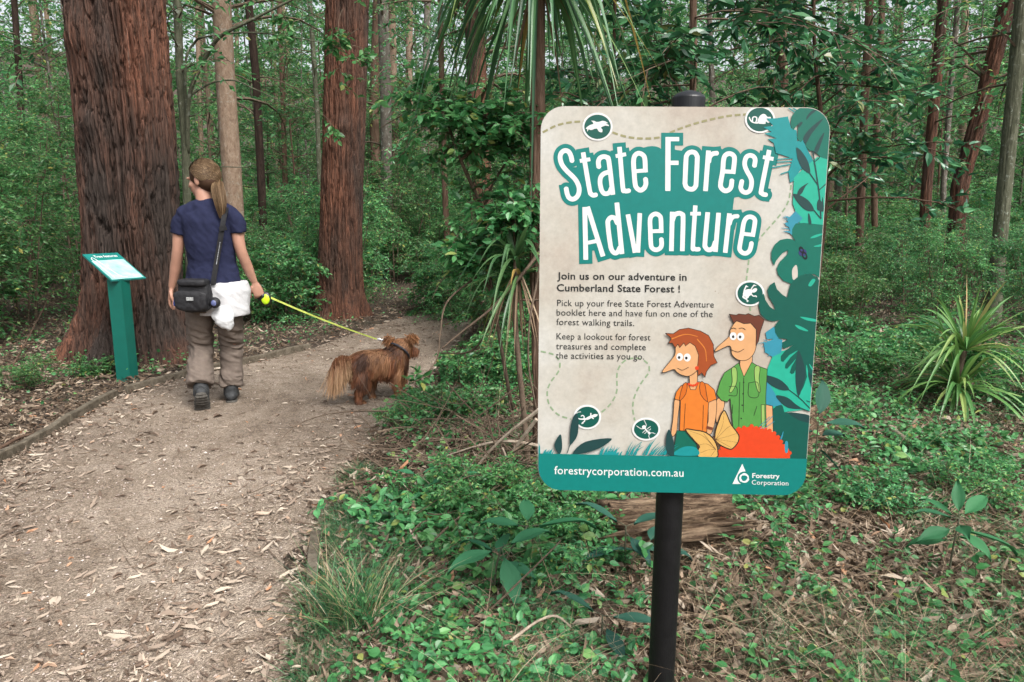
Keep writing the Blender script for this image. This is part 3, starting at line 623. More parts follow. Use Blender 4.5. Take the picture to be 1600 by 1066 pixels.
# badges with animal silhouettes
def badge(cx, cy, rx, ry, em, name):
    a = Art(); a.ink(K_WHITE, [f_ell(cx, cy, rx, ry)]); a.ink(K_DKGREEN, [f_ell(cx, cy + .2, rx - 2.9, ry - 2.9)]); o = a.build('animal_badge', sign)
    b = Art(); b.ink(K_WHITE, em, step=0.35); b.build(name, o); return o
b1 = z_(905, 170, 19.38); s = 19.38
badge(933.6, 198.2, 23.6, 21.9, [f_poly(b1([(190, 610), (240, 550), (320, 500), (430, 462), (410, 410), (355, 365), (450, 368), (520, 405), (600, 400), (700, 368), (770, 375), (880, 440), (800, 450), (905, 500), (890, 530), (800, 512), (710, 540), (650, 575), (705, 640), (695, 715), (640, 715), (590, 690), (540, 600), (460, 610), (400, 640), (340, 650), (290, 620), (240, 705), (245, 620)]))], 'bird_emblem')
b1 = z_(1160, 160, s)
badge(1187.3, 186.8, 23.6, 21.4, [f_poly(b1([(450, 590), (490, 470), (550, 390), (630, 355), (700, 380), (750, 440), (840, 450), (860, 490), (820, 530), (760, 540), (820, 600), (770, 620), (700, 580), (690, 650), (570, 655), (480, 640)]), 4), f_stroke(b1([(470, 625), (380, 625), (280, 590), (215, 500), (205, 455)]), 2.0), f_stroke(b1([(400, 600), (425, 540), (425, 470), (370, 440), (310, 465), (300, 520), (300, 580)]), 1.9)], 'possum_emblem')
b1 = z_(1145, 430, s)
badge(1171.8, 458.3, 22.6, 20.2, [f_ell(*b1([(440, 540)])[0], 7.6, 5.6, -28), f_ell(*b1([(650, 460)])[0], 4.6, 2.9, -30), f_stroke(b1([(540, 480), (570, 390), (650, 290)]), 1.9), f_stroke(b1([(620, 320), (700, 310)]), 1.2), f_stroke(b1([(330, 540), (350, 440), (410, 310)]), 2.2), f_stroke(b1([(380, 330), (460, 355)]), 1.2), f_stroke(b1([(540, 560), (610, 630), (690, 630), (710, 660)]), 1.7), f_stroke(b1([(470, 650), (380, 700), (310, 660), (340, 600)]), 2.6), f_stroke(b1([(340, 690), (420, 745), (435, 810)]), 1.8), f_stroke(b1([(410, 745), (480, 790)]), 1.0)], 'frog_emblem')
b1 = z_(885, 625, s)
badge(917.6, 651.4, 21.6, 19.2, [f_poly(b1([(335, 520), (400, 555), (500, 555), (590, 540), (680, 490), (760, 465), (850, 425), (930, 430), (945, 455), (880, 510), (780, 530), (660, 590), (540, 600), (420, 595), (350, 560)]), 3), f_stroke(b1([(530, 560), (535, 500), (490, 465), (440, 490)]), 1.7), f_stroke(b1([(560, 590), (545, 640), (490, 680), (470, 720)]), 1.7), f_stroke(b1([(490, 680), (520, 710)]), 1.0), f_stroke(b1([(735, 490), (740, 390)]), 1.8), f_stroke(b1([(760, 520), (825, 570)]), 1.6), f_stroke(b1([(310, 405), (345, 370), (440, 355)]), 0.8)], 'lizard_emblem')
b1 = z_(980, 645, s)
badge(1009.5, 670.3, 22, 18, [f_ell(*b1([(505, 430)])[0], 3.0, 2.9), f_ell(*b1([(662, 605)])[0], 2.4, 2.0, 45), f_stroke(b1([(540, 480), (650, 600)]), 2.0)] + [f_stroke(b1(p), 0.9) for p in ([(480, 480), (410, 475), (275, 390)], [(560, 415), (570, 350), (505, 215)], [(590, 490), (705, 405)], [(630, 520), (680, 515), (710, 475)], [(545, 520), (455, 605)], [(575, 550), (560, 600), (510, 630)], [(690, 610), (760, 600), (850, 635)], [(668, 640), (650, 700), (675, 775)])], 'ant_emblem')

# foliage artwork
z6 = z_(1180, 160, 5.922); z7 = z_(1160, 330, 5.331); z8 = z_(1150, 520, 5.331)
rs = np.random.default_rng(5)
def spikes(zf, base, tip, n, ln, w, jit=0.3):
    out = []
    for k in range(n):
        t = (k + rs.random()) / n; b = np.array(base[0]) * (1 - t) + np.array(base[1]) * t; d = np.array(tip) * (0.6 + 0.6 * rs.random()) + rs.normal(size=2) * jit * np.hypot(*tip)
        out.append(f_stroke(zf([tuple(b), tuple(b + d * ln * .6), tuple(b + d * ln + [0, 6])]), w, (False, False), taper=0.8))
    return out
a = Art()
a.ink(K_SPLASH, [f_poly(z6([(180, 150), (300, 132), (330, 240), (380, 260), (385, 360), (440, 350), (470, 420), (545, 560), (420, 620), (350, 730), (320, 745), (305, 650), (345, 520), (190, 470), (170, 380), (110, 340), (200, 335), (80, 290), (150, 275), (70, 230), (165, 220), (100, 150)]))] + [f_stroke(z6(p), 2.6, (False, False), taper=.6) for p in ([(350, 515), (200, 530)], [(350, 545), (200, 555)], [(320, 575), (160, 605)], [(320, 635), (235, 665)], [(300, 50), (360, 90)], [(330, 45), (390, 80)])])
a.ink(K_BRIGHT, [f_poly([(1240, 278), (1252, 266), (1276, 246), (1293, 244), (1288, 352), (1250, 352), (1238, 318)]), f_poly(z8([(300, 200), (380, 150), (520, 120), (640, 100), (640, 655), (560, 640), (400, 660), (300, 625), (200, 560), (205, 420), (250, 320)]))])
a.ink(K_BLUE, [f_poly(z7([(370, 70), (440, 0), (500, 60), (450, 110), (412, 200), (385, 180), (400, 150), (345, 100), (385, 90)])), f_poly(z8([(230, 90), (330, 40), (385, 60), (375, 165), (300, 200), (240, 160)])), f_poly(z8([(205, 420), (260, 400), (380, 600), (300, 615), (205, 570), (165, 510)])), f_poly(z7([(190, 1010), (260, 960), (300, 1060), (200, 1066)]))]
      + spikes(z7, [(400, 40), (400, 190)], (-60, -10), 9, 1.0, 1.6) + spikes(z8, [(260, 60), (300, 190)], (-60, 0), 9, 1.0, 1.6) + spikes(z8, [(210, 440), (230, 590)], (-60, 8), 9, 1.0, 1.6))
a.ink(K_MON, [f_poly(z6([(325, 190), (335, 130), (370, 80), (415, 48), (560, 45), (640, 90), (690, 170), (692, 250), (670, 530), (610, 512), (560, 470), (530, 450), (500, 448), (467, 417), (463, 368), (442, 345), (415, 370), (385, 335), (392, 250), (400, 195), (350, 258), (330, 228)])),
    f_poly(z7([(410, 200), (412, 150), (440, 103), (510, 98), (672, 115), (640, 560), (600, 525), (520, 525), (450, 555), (400, 605), (340, 580), (295, 530), (283, 480), (310, 420), (375, 355), (375, 325), (330, 350), (280, 410), (262, 455), (238, 400), (238, 340), (265, 280), (310, 240), (370, 228), (415, 235), (438, 252)]))])
a.ink(K_BEIGE, [f_poly(z7([(450, 452), (420, 470), (410, 510), (420, 572), (457, 545)]), 4)])
a.ink(K_SLATE, [f_poly(z6(p), 3) for p in ([(575, 66), (520, 80), (475, 130), (470, 165), (510, 120)], [(630, 150), (540, 210), (470, 280), (440, 340), (465, 385), (520, 290)], [(638, 278), (590, 340), (540, 450), (570, 470), (600, 400)], [(392, 205), (425, 180), (435, 195), (400, 235)])])
a.ink(K_MON2, [f_poly(z7([(435, 565), (480, 535), (560, 520), (620, 550), (640, 580), (605, 1066), (300, 1060), (270, 1010), (265, 960), (290, 920), (315, 905), (250, 918), (200, 905), (150, 860), (133, 790), (140, 720), (175, 685), (190, 740), (225, 795), (268, 825), (262, 790), (215, 710), (205, 660), (225, 615), (265, 590), (285, 650), (330, 695), (370, 720), (385, 650), (400, 605)])), f_poly(z8([(325, -5), (665, -5), (655, 60), (435, 55), (350, 42)])),
    f_poly(z8([(435, 50), (655, 40), (630, 470), (600, 370), (575, 265), (590, 360), (560, 450), (517, 525), (495, 440), (500, 290), (480, 335), (460, 342), (445, 330), (460, 280), (505, 205), (425, 298), (405, 295), (410, 260), (450, 205), (520, 140), (440, 185), (390, 242), (372, 235), (370, 195), (410, 145), (485, 95), (400, 132), (380, 118), (382, 80)]))])
a.ink(K_BRIGHT, [f_poly(z7(p), 3) for p in ([(560, 225), (600, 200), (665, 185), (660, 197), (600, 222)], [(590, 292), (668, 272), (664, 290), (620, 298)], [(475, 880), (540, 886), (618, 905), (615, 920), (540, 910)], [(435, 945), (490, 962), (545, 995), (520, 998), (460, 975)], [(545, 615), (580, 565), (605, 575), (570, 625)])] + [f_poly(z8([(583, 262), (596, 320), (592, 372), (583, 330)]), 3), f_poly(z8([(606, 255), (640, 300), (640, 315), (618, 290)]), 3)])
a.ink(K_DKGREEN, [f_poly(z8([(300, 640), (330, 610), (370, 598), (385, 605), (400, 660), (500, 668), (610, 690), (590, 1048), (440, 1048), (370, 900), (310, 830)]))])
SL = [f_poly(z6(p), 4) for p in ([(380, 418), (430, 460), (480, 540), (502, 610), (500, 660), (440, 620), (395, 540), (380, 470)], [(345, 850), (420, 865), (500, 920), (540, 1000), (470, 1000), (400, 940)], [(385, 850), (410, 795), (490, 745), (460, 780), (430, 840), (400, 860)], [(570, 925), (590, 895), (612, 920), (620, 870), (630, 1000), (600, 1005), (570, 990)])]
SL += [f_stroke(z6(p), w, (False, False)) for p, w in (([(500, 655), (575, 765)], 1.9), ([(528, 455), (585, 820), (605, 1075)], 2.1), ([(555, 545), (592, 510)], 1.6), ([(592, 808), (657, 750)], 1.6), ([(540, 1000), (602, 1075)], 1.9))]
SL += [f_poly(z8(p), 4) for p in ([(208, 355), (290, 360), (380, 400), (440, 470), (370, 475), (280, 430)], [(330, 522), (420, 535), (490, 590), (540, 630), (450, 628), (380, 590)], [(430, 665), (520, 668), (612, 690), (608, 745), (520, 725)], [(515, 145), (560, 250), (575, 350), (550, 450), (517, 528), (495, 430), (495, 280)], [(600, 330), (640, 380), (630, 470)])]
SL += [f_stroke(z8(p), 1.5, (False, False)) for p in ([(440, 475), (530, 545), (612, 628)], [(540, 628), (612, 655)], [(517, 525), (520, 540)], [(612, 575), (585, 565)])]
SL += [f_poly(z7([(545, 20), (560, 40), (572, 104), (548, 104)]), 3)]
a.ink(K_SLATE, SL)
a.build('foliage_artwork', panel)
# beetle on the leaf
a = Art(); a.ink(ink(58, 62, 120), [f_ell(*z7([(498, 345)])[0], 6.4, 5.6)]); a.ink(ink(20, 22, 34), [f_edge(f_ell(*z7([(488, 322)])[0], 2.6, 4.2, -25), 1.7), f_edge(f_ell(*z7([(514, 370)])[0], 3.0, 5.0, -25), 1.9), f_stroke(z7([(478, 302), (488, 312)]), 1.3)]); a.build('beetle_artwork', panel)
# hikers
z5 = z_(1000, 470, 4.264); LW = 0.9
def pair(a, mat, shapes): a.ink(mat, shapes); a.ink(K_LINE, [f_edge(s_, LW) for s_ in shapes])
a = Art()
pair(a, K_SKIN, [f_poly(z5([(665, 395), (700, 320), (740, 330), (742, 420), (690, 505), (668, 450)]), 4), f_poly(z5([(510, 655), (560, 672), (548, 740), (520, 800), (505, 800)]), 4), f_poly(z5([(835, 690), (880, 700), (885, 880), (840, 860)]))])
pair(a, K_SKIN, [f_poly(z5([(600, 190), (640, 135), (700, 118), (760, 150), (778, 220), (765, 330), (720, 388), (660, 395), (612, 360), (596, 300), (520, 330), (498, 338), (510, 310), (592, 235)]), 5)])
pair(a, K_HAIR2, [f_poly(z5([(592, 88), (640, 95), (655, 86), (700, 92), (720, 84), (760, 102), (790, 95), (826, 126), (800, 200), (788, 265), (770, 300), (772, 190), (735, 148), (690, 152), (640, 132), (622, 150)]))])
pair(a, K_SHIRT, [f_poly(z5([(508, 620), (530, 540), (560, 478), (610, 445), (655, 412), (690, 506), (742, 408), (780, 432), (845, 455), (835, 640), (838, 862), (620, 862), (598, 650), (578, 672), (540, 662)]))])
pair(a, K_STRAP, [f_poly(z5([(608, 450), (640, 450), (642, 540), (610, 605), (592, 600), (612, 540)]), 3), f_poly(z5([(762, 440), (796, 440), (790, 520), (800, 600), (782, 600), (762, 520)]), 3), f_poly(z5([(805, 690), (828, 690), (830, 862), (806, 862)]))])
a.ink(K_LINE, [f_stroke(z5(p), LW, (False, False)) for p in ([(662, 540), (655, 862)], [(688, 510), (686, 740)], [(590, 570), (640, 572), (640, 628), (588, 628)], [(722, 545), (782, 545), (784, 636), (722, 632), (722, 545)], [(615, 690), (612, 750)], [(776, 700), (756, 762)], [(604, 325), (650, 340), (690, 320)])] + [f_ell(*z5([q])[0], 1.2, 1.2) for q in ((688, 542), (684, 618), (678, 694), (672, 782))])
a.ink(K_WHITE, [f_ell(*z5([(618, 235)])[0], 5.4, 6.2), f_ell(*z5([(668, 238)])[0], 5.6, 6.4)]); a.ink(K_LINE, [f_ell(*z5([(618, 238)])[0], 2.0, 2.3), f_ell(*z5([(664, 240)])[0], 2.0, 2.3), f_stroke(z5([(600, 188), (620, 180), (640, 188)]), .9), f_stroke(z5([(655, 184), (680, 180), (700, 192)]), .9)])
a.build('hiker_artwork', panel)
a = Art()
pair(a, K_SKIN, [f_poly(z5([(330, 470), (378, 470), (380, 560), (392, 600), (316, 600), (328, 560)]), 3), f_poly(z5([(230, 640), (262, 655), (250, 780), (242, 870), (212, 905), (205, 880), (218, 780)]), 3), f_poly(z5([(455, 670), (505, 650), (502, 780), (474, 880), (436, 888), (425, 860), (452, 800)]), 3)])
pair(a, K_PANTS, [f_poly(z5([(242, 862), (360, 868), (390, 1040), (215, 1040)]))])
pair(a, K_ORANGE, [f_poly(z5([(228, 652), (240, 605), (270, 565), (316, 545), (335, 590), (368, 590), (388, 536), (450, 552), (492, 590), (508, 652), (455, 674), (442, 872), (262, 862), (268, 664)]))])
pair(a, ink(228, 118, 40), [f_poly(z5([(285, 556), (312, 546), (302, 620), (262, 664), (262, 640)]), 2), f_poly(z5([(398, 540), (428, 548), (440, 620), (448, 672), (400, 620)]), 2)])
pair(a, K_SKIN, [f_poly(z5([(238, 300), (290, 265), (350, 280), (388, 330), (392, 420), (370, 470), (320, 500), (270, 490), (240, 470), (222, 455), (160, 476), (146, 468), (166, 440), (228, 360)]), 5)])
pair(a, K_HAIR, [f_poly(z5([(166, 215), (220, 218), (260, 190), (320, 180), (400, 200), (455, 230), (486, 290), (490, 370), (512, 412), (470, 428), (440, 470), (430, 508), (408, 478), (384, 500), (380, 440), (388, 360), (365, 300), (330, 276), (300, 300), (290, 278), (262, 310), (250, 288), (232, 312), (212, 280), (186, 282), (206, 250)]))])
a.ink(ink(236, 140, 60), [f_stroke(z5(p), 1.8, (False, False), taper=.5) for p in ([(210, 252), (300, 222), (380, 236)], [(380, 256), (430, 320), (440, 400)])])
a.ink(K_WHITE, [f_ell(*z5([(262, 372)])[0], 5.2, 6.0), f_ell(*z5([(312, 376)])[0], 5.4, 6.2)]); a.ink(K_LINE, [f_ell(*z5([(258, 376)])[0], 2.0, 2.3), f_ell(*z5([(306, 380)])[0], 2.0, 2.3), f_stroke(z5([(246, 446), (280, 460), (322, 440)]), .9)] + [f_stroke(z5(p), .7) for p in ([(300, 680), (290, 860)], [(420, 690), (415, 860)])])
a.ink(K_RED, [f_ell(*z5([(376, 446)])[0], 2.9, 3.1)] + [f_ell(*z5([q])[0], 1.9, 1.9) for q in ((322, 552), (336, 560), (352, 562), (368, 558), (380, 548))])
a.ink(ink(130, 70, 50), [f_stroke(z5([(440, 838), (482, 850)]), 4.0)])
a.build('hiker_artwork', panel)
# orange bush, butterfly
a = Art()
sc = [(510, 1045), (515, 1000), (540, 955), (590, 900), (640, 862)] + [(655, 850), (690, 842), (740, 832), (770, 845), (800, 846), (830, 852), (860, 862), (890, 880), (915, 905), (935, 935), (955, 965), (975, 990), (992, 1010), (996, 1045)]
a.ink(K_RED, [f_poly(z5(sc))] + [f_ell(*z5([q])[0], 3.2, 3.2) for q in sc[3:-1]]); a.ink(K_BLUE, [f_poly(z5([(930, 915), (952, 860), (945, 905), (935, 920)]), 2), f_poly(z5([(962, 1005), (960, 940), (975, 930), (982, 950), (980, 1005)]), 2)] + [f_stroke(z5(p), 1.4, (False, False), taper=.7) for p in ([(800, 850), (880, 765)], [(820, 850), (890, 800)], [(790, 835), (860, 770)])])
a.build('flower_artwork', panel)
a = Art(); W1 = [(300, 855), (360, 858), (430, 872), (480, 910), (508, 960), (515, 1000), (505, 1040), (390, 1040), (384, 990), (392, 965), (360, 930)]; W2 = [(558, 728), (580, 765), (600, 815), (640, 870), (656, 900), (648, 940), (620, 975), (595, 985), (545, 965), (515, 945), (496, 915), (500, 860), (520, 800), (536, 755)]
sh = [f_poly(z5(W1), 4), f_poly(z5(W2), 4)]; a.ink(ink(60, 44, 34), [f_poly(z5(W1), 4, .9), f_poly(z5(W2), 4, .9)]); a.ink(K_WING, [f_poly(z5(W1), 4, -.9), f_poly(z5(W2), 4, -.9)])
a.ink(ink(110, 78, 48), [f_stroke(z5(p), .55, (False, False)) for p in ([(500, 985), (420, 900), (330, 865)], [(500, 985), (440, 950), (380, 960)], [(500, 985), (450, 990), (400, 1010)], [(500, 985), (450, 920), (420, 880)], [(502, 985), (470, 1030)], [(502, 920), (545, 830), (556, 745)], [(502, 920), (570, 850), (600, 830)], [(502, 920), (580, 900), (640, 880)], [(502, 920), (580, 930), (645, 940)], [(502, 920), (560, 950), (605, 975)])] + [f_stroke(z5([(486, 900), (505, 935), (530, 985)]), 1.9, (False, False))])
a.build('butterfly_artwork', panel)
# grasses and dark leaves at the foot, footer band
zb = z_(840, 600, 3.636); G1 = []
for x0, x1, n, dx, h in ((0, 12, 5, 2, 70), (30, 82, 9, 14, 34), (350, 445, 15, 22, 52), (500, 560, 8, 46, 80), (590, 740, 13, 66, 90), (430, 480, 5, 10, 24)):
    for k in range(n):
        x = x0 + (x1 - x0) * (k + rs.random()) / n; hh = h * (0.55 + 0.6 * rs.random()); G1.append(f_stroke(zb([(x, 398), (x + dx * .4, 398 - hh * .55), (x + dx * (0.7 + .5 * rs.random()), 398 - hh)]), 2.0, (False, False), taper=.85))
a = Art(); a.ink(K_SPLASH, G1 + [f_poly(zb([(770, 400), (800, 366), (850, 350), (900, 360), (910, 402)]), 3)])
a.ink(K_SLATE, [f_poly(zb(p), 4) for p in ([(115, 390), (95, 340), (130, 282), (139, 350), (130, 390)], [(182, 338), (188, 230), (215, 165), (232, 200), (225, 290), (190, 340)], [(198, 390), (270, 325), (420, 306), (350, 362), (250, 392)], [(745, 255), (728, 300), (728, 370), (745, 402), (772, 402), (770, 320)])] + [f_stroke(zb([(186, 335), (166, 392)]), 1.1)])
a.build('grass_artwork', panel)
a = Art(); a.ink(K_TEAL, [f_poly([(820, 707.2), (1290, 716.6), (1290, 800), (820, 800)])]); a.build('footer_band', panel)
text_part('website_lettering', [("forestrycorporation.com.au", (866, 739.6), (1067.3, 743.8), 12.2, .006, K_WHITE)], panel)
zl = z_(1135, 715, 15.24); a = Art(); a.ink(K_WHITE, [f_poly(zl([(364, 128), (130, 610), (560, 610)]))], step=.35); a.ink(K_TEAL, [f_ell(*zl([(408, 470)])[0], 10.6, 10.2), f_poly(zl([(440, 330), (600, 330), (600, 640), (360, 640), (380, 560)]))], step=.35)
sw = []
for k in range(3):
    a0 = 100 + k * 120; sw.append(f_stroke([(zl([(408, 470)])[0][0] + 6.3 * math.cos(rad(a0 - t * 118)), zl([(408, 470)])[0][1] - 6.0 * math.sin(rad(a0 - t * 118))) for t in np.linspace(0, 1, 7)], 3.6, (False, False), taper=.5))
a.ink(K_WHITE, sw, step=.35); a.build('logo_emblem', panel)
text_part('logo_lettering', [("Forestry", (1174.4, 745.4), (1217, 746.4), 7.0, .022, K_WHITE), ("Corporation", (1173.6, 755.8), (1230.6, 757.4), 7.0, .003, K_WHITE)], panel)

# ------------------------------------------------------------------ small lectern sign beside the massive tree
def box_geo(c, ux, uy, uz, sx, sy, sz):
    V = np.array([np.asarray(c) + ux * a * sx / 2 + uy * b * sy / 2 + uz * d * sz / 2 for a in (-1, 1) for b in (-1, 1) for d in (-1, 1)])
    return V, np.array([[0, 1, 3, 2], [4, 6, 7, 5], [0, 4, 5, 1], [2, 3, 7, 6], [0, 2, 6, 4], [1, 5, 7, 3]])
NL = PP(174.5, 440, 5.40); NR = PP(228, 435, 5.66)
wv = NR - NL; wv[2] = 0; wl = np.linalg.norm(wv); wv /= wl; up = np.array([-wv[1], wv[0], 0]); slope = unit(up * 0.36 + np.array([0, 0, 0.212])); pn = np.cross(wv, slope)
base = NL + wv * wl / 2 + slope * 0.19; foot = G(204.5, 601); pc = np.array([(base[0] + foot[0]) / 2, (base[1] + foot[1]) / 2, 0])
M_PGREEN = plain("teal_powder_coat", [c * .62 for c in srgb(14, 112, 98)], 0.45, 0.5, noise=0.08, nscale=12)
lect = thing('lectern_sign', 'small tilted green information plaque on a leaning-free square green post', 'sign', (pc[0], pc[1], gz(pc[0], pc[1])))
lect['label'] = 'small tilted plaque on a square green post before the massive tree'
lo = np.array(lect.location); ez = np.array([0, 0, 1.0])
zt_ = base[2] - lo[2] - 0.085
ca, sa = math.cos(rad(22)), math.sin(rad(22)); w2 = wv * ca + up * sa; u2 = -wv * sa + up * ca
MB().add(*box_geo([0, 0, zt_ / 2 - 0.1], w2, u2, ez, 0.112, 0.112, zt_ + 0.2)).build('post', M_PGREEN, lect)
MB().add(*box_geo(base - lo - pn * 0.018 - slope * 0.03, wv, slope, pn, wl * .30, 0.16, 0.02)).build('bracket', plain("dark_bracket", (.02, .03, .03), .5), lect)
mp_ = plain("plaque_print", srgb(30, 110, 104), 0.12, 0.6, noise=.15, nscale=9)
pl = MB().add(*box_geo(base - lo, wv, slope, pn, wl, 0.38, 0.012)).build('plaque', mp_, lect)
def plq(u, v, d=0.0068): return base - lo + wv * u * wl + slope * v * 0.38 + pn * d      # u,v in -.5...5
a = MB(); q = np.array([plq(-.46, -.46, .0065), plq(.46, -.46, .0065), plq(.46, .24, .0065), plq(-.46, .24, .0065)]); a.add(q, np.array([[0, 1, 2, 3]])); a.build('picture_field', plain("plaque_pale_field", srgb(150, 190, 186), 0.12, 0.6, noise=.3, nscale=14), pl)
P, f3 = text_geo("Tree features", (0, 0), (1, 0), 0.13, .015)
V = np.array([plq(-.28 + .66 * x, .345 - y * .62, .0074) for x, y in P]); MB().add(V, f3).build('lettering', K_WHITE, pl)
lines = [[(-.36, .36), (-.41, .30), (-.40, .18), (-.33, -.40)], [(-.36, .36), (-.31, .28), (-.26, .05), (-.16, -.30), (-.10, -.40)], [(-.10, -.40), (.02, -.42)], [(.24, -.42), (.25, -.33), (.30, -.42)], [(-.36, -.36), (-.33, -.40)]]
mb = MB()
for L in lines:
    p = spline([plq(u, v, .0078) for u, v in L], 20); dd = unit(np.gradient(p, axis=0)); sd_ = np.cross(dd, pn); V, Q = ribbons(p[None], 0.006, np.zeros((1, 3))); V = np.concatenate([p - sd_ * .003, p + sd_ * .003]); mb.add(V, Q)
mb.build('line_drawing', K_WHITE, pl)

# ------------------------------------------------------------------ timber path edging
M_TIMBER = bark_mat("weathered_edging_timber", [(0.3, (.05, .042, .03)), (0.5, (.11, .092, .068)), (0.7, (.18, .155, .12))], 14, 1.0, bump=0.4)
def edging(pts, label, wd=0.04, h=0.12):
    P = np.array(pts); t = thing('edging_board', label, 'edging', (P[0, 0], P[0, 1], gz(*P[0, :2])))
    mb = MB(); n = 26; S_ = spline(P[:, :2], n); z = gh(S_[:, 0], S_[:, 1]); d = unit(np.gradient(S_, axis=0)); nrm = np.stack([-d[:, 1], d[:, 0]], -1)
    nz = fbm(np.stack([S_[:, 0] * 6, S_[:, 1] * 6, S_[:, 0] * 0], -1), 2, 3) - .5
    rows = []
    for sx, sz in ((-1, -1), (-1, .92), (-.85, 1), (.85, 1), (1, .92), (1, -1)):
        rows.append(np.concatenate([S_ + nrm * (sx * wd / 2 + nz[:, None] * .008), (z + (h * .55 if sz > 0 else -h * .6) * (abs(sz)) + nz * .03)[:, None]], 1))
    V = np.stack(rows, 1).reshape(-1, 3) - np.array(t.location); i = np.arange(n - 1)[:, None] * 6; j = np.arange(5)[None]
    Q = np.stack([i + j, i + j + 1, i + 6 + j + 1, i + 6 + j], -1).reshape(-1, 4)
    mb.add(V, Q, np.array([[0, 1, 2, 3, 4, 5], [(n - 1) * 6 + k for k in (5, 4, 3, 2, 1, 0)]])); mb.build('board', M_TIMBER, t); return t
edging([G(-260, 870), G(-100, 780), G(0, 727), G(90, 674), G(181, 622)], 'nearer weathered timber edging board on the left rim of the path')
edging([G(197, 617), G(300, 589), G(400, 567), G(484, 546)], 'farther weathered timber edging board passing behind the walking woman')
edging([G(489, 930), G(490, 885), G(494, 850)], 'short sunken timber stub on the grassy side of the path', h=.10)

# ------------------------------------------------------------------ soft bodies: lofts fused into one surface
DG = lambda: bpy.context.evaluated_depsgraph_get()
def fuse(mb, voxel, smooth_it=4, fac=0.5):
    me = mb.mesh('fused', [M_TWIG]); o = link('fused', me); r = o.modifiers.new('r', 'REMESH'); r.mode = 'VOXEL'; r.voxel_size = voxel; r.use_smooth_shade = True
    if smooth_it: s_ = o.modifiers.new('s', 'SMOOTH'); s_.factor = fac; s_.iterations = smooth_it
    out = bpy.data.meshes.new_from_object(o.evaluated_get(DG())); bpy.data.objects.remove(o); out.materials.clear()
    return out
def loft(mb, pts, rx, ry=None, sides=20, n=None, ref=(1, 0, 0), round_end=True):
    P = np.asarray(pts, float); rx = np.asarray(rx, float); ry = rx if ry is None else np.asarray(ry, float)
    n = n or 8 * len(P); t = np.linspace(0, len(P) - 1, n); S_ = spline(P, n); R = np.interp(t, np.arange(len(P)), rx); R2 = np.interp(t, np.arange(len(P)), ry)
    if round_end:
        for sgn in (0, -1):
            d = unit(S_[0] - S_[1]) if sgn == 0 else unit(S_[-1] - S_[-2]); r = (R[sgn] + R2[sgn]) / 2; ks = [.5, .8, .95]; e = [S_[sgn] + d * r * k * .8 for k in ks]; q = [math.sqrt(1 - k * k) for k in ks]
            if sgn == 0: S_ = np.vstack([e[::-1], S_]); R0, R20 = R[0], R2[0]; R = np.concatenate([[R0 * v for v in q[::-1]], R]); R2 = np.concatenate([[R20 * v for v in q[::-1]], R2])
            else: S_ = np.vstack([S_, e]); R = np.concatenate([R, [R[-1] * v for v in q]]); R2 = np.concatenate([R2, [R2[-1] * v for v in q]])
    mb.add(*tube(S_, R, sides, True, R2, ref)); return mb
def ball(mb, c, r, rings=12, seg=18, rot=None):
    r = np.broadcast_to(np.asarray(r, float), (3,)); th = np.linspace(0, np.pi, rings + 1)[1:-1]; a = np.linspace(0, 2 * np.pi, seg, endpoint=False)
    V = np.concatenate([[[0, 0, 1]], np.stack([np.outer(np.sin(th), np.cos(a)), np.outer(np.sin(th), np.sin(a)), np.outer(np.cos(th), np.ones(seg))], -1).reshape(-1, 3), [[0, 0, -1]]]) * r
    if rot is not None: V = V @ np.asarray(rot).T
    V = V + np.asarray(c); m = len(th); i = np.arange(m - 1)[:, None] * seg + 1; j = np.arange(seg)[None]; j2 = (j + 1) % seg
    Q = np.stack([i + j, i + seg + j, i + seg + j2, i + j2], -1).reshape(-1, 4); jj = np.arange(seg); T = np.concatenate([np.stack([0 * jj, 1 + jj, 1 + (jj + 1) % seg], -1), np.stack([0 * jj + len(V) - 1, 1 + (m - 1) * seg + (jj + 1) % seg, 1 + (m - 1) * seg + jj], -1)])
    mb.add(V, Q, T); return mb
def finish(me, name, mat, parent, org, disp=None):
    n = len(me.vertices); co = np.empty(n * 3, np.float32); me.vertices.foreach_get('co', co); co = co.reshape(-1, 3)
    if disp is not None:
        no = np.empty(n * 3, np.float32); me.vertices.foreach_get('normal', no); co = co + no.reshape(-1, 3) * disp(co)[:, None]
    co = co - np.asarray(org, np.float32); me.vertices.foreach_set('co', co.astype(np.float32).ravel()); me.update(); me.name = name
    me.materials.append(mat); return link(name, me, parent)

# ------------------------------------------------------------------ the walking woman
WY = 4.85
def wp(px, py, dy=0.0): return PP(px, py, WY + dy)
k_ = 5.0 / F_PX      # metres per pixel at the woman, roughly
WO = np.array([wp(330, 630)[0], WY, 0.0]); WO[2] = gz(WO[0], WO[1])
person = thing('person', 'woman with a long ponytail in navy t-shirt and khaki trousers walking away', 'person', WO)
M_SKIN = plain("skin", (.38, .205, .145), 0.5, 0.4, noise=0.10, nscale=18, bump=.1, bscale=300)
M_TEE = plain("navy_cotton", (.016, .019, .046), 0.9, 0.15, noise=0.12, nscale=30, bump=.25, bscale=420)
M_PANT = plain("khaki_cloth", (.135, .108, .090), 0.9, 0.2, noise=0.14, nscale=22, bump=.3, bscale=300)
M_BOOT = plain("charcoal_boot_leather", (.030, .032, .034), 0.65, 0.35, noise=0.3, nscale=30, bump=.3, bscale=120)
M_SOLE = plain("boot_sole_rubber", (.075, .070, .062), 0.9, 0.2, noise=0.35, nscale=60)
M_WHITE = plain("white_cloth", (.50, .50, .51), 0.85, 0.2, bump=.3, bscale=60)
mb = MB()
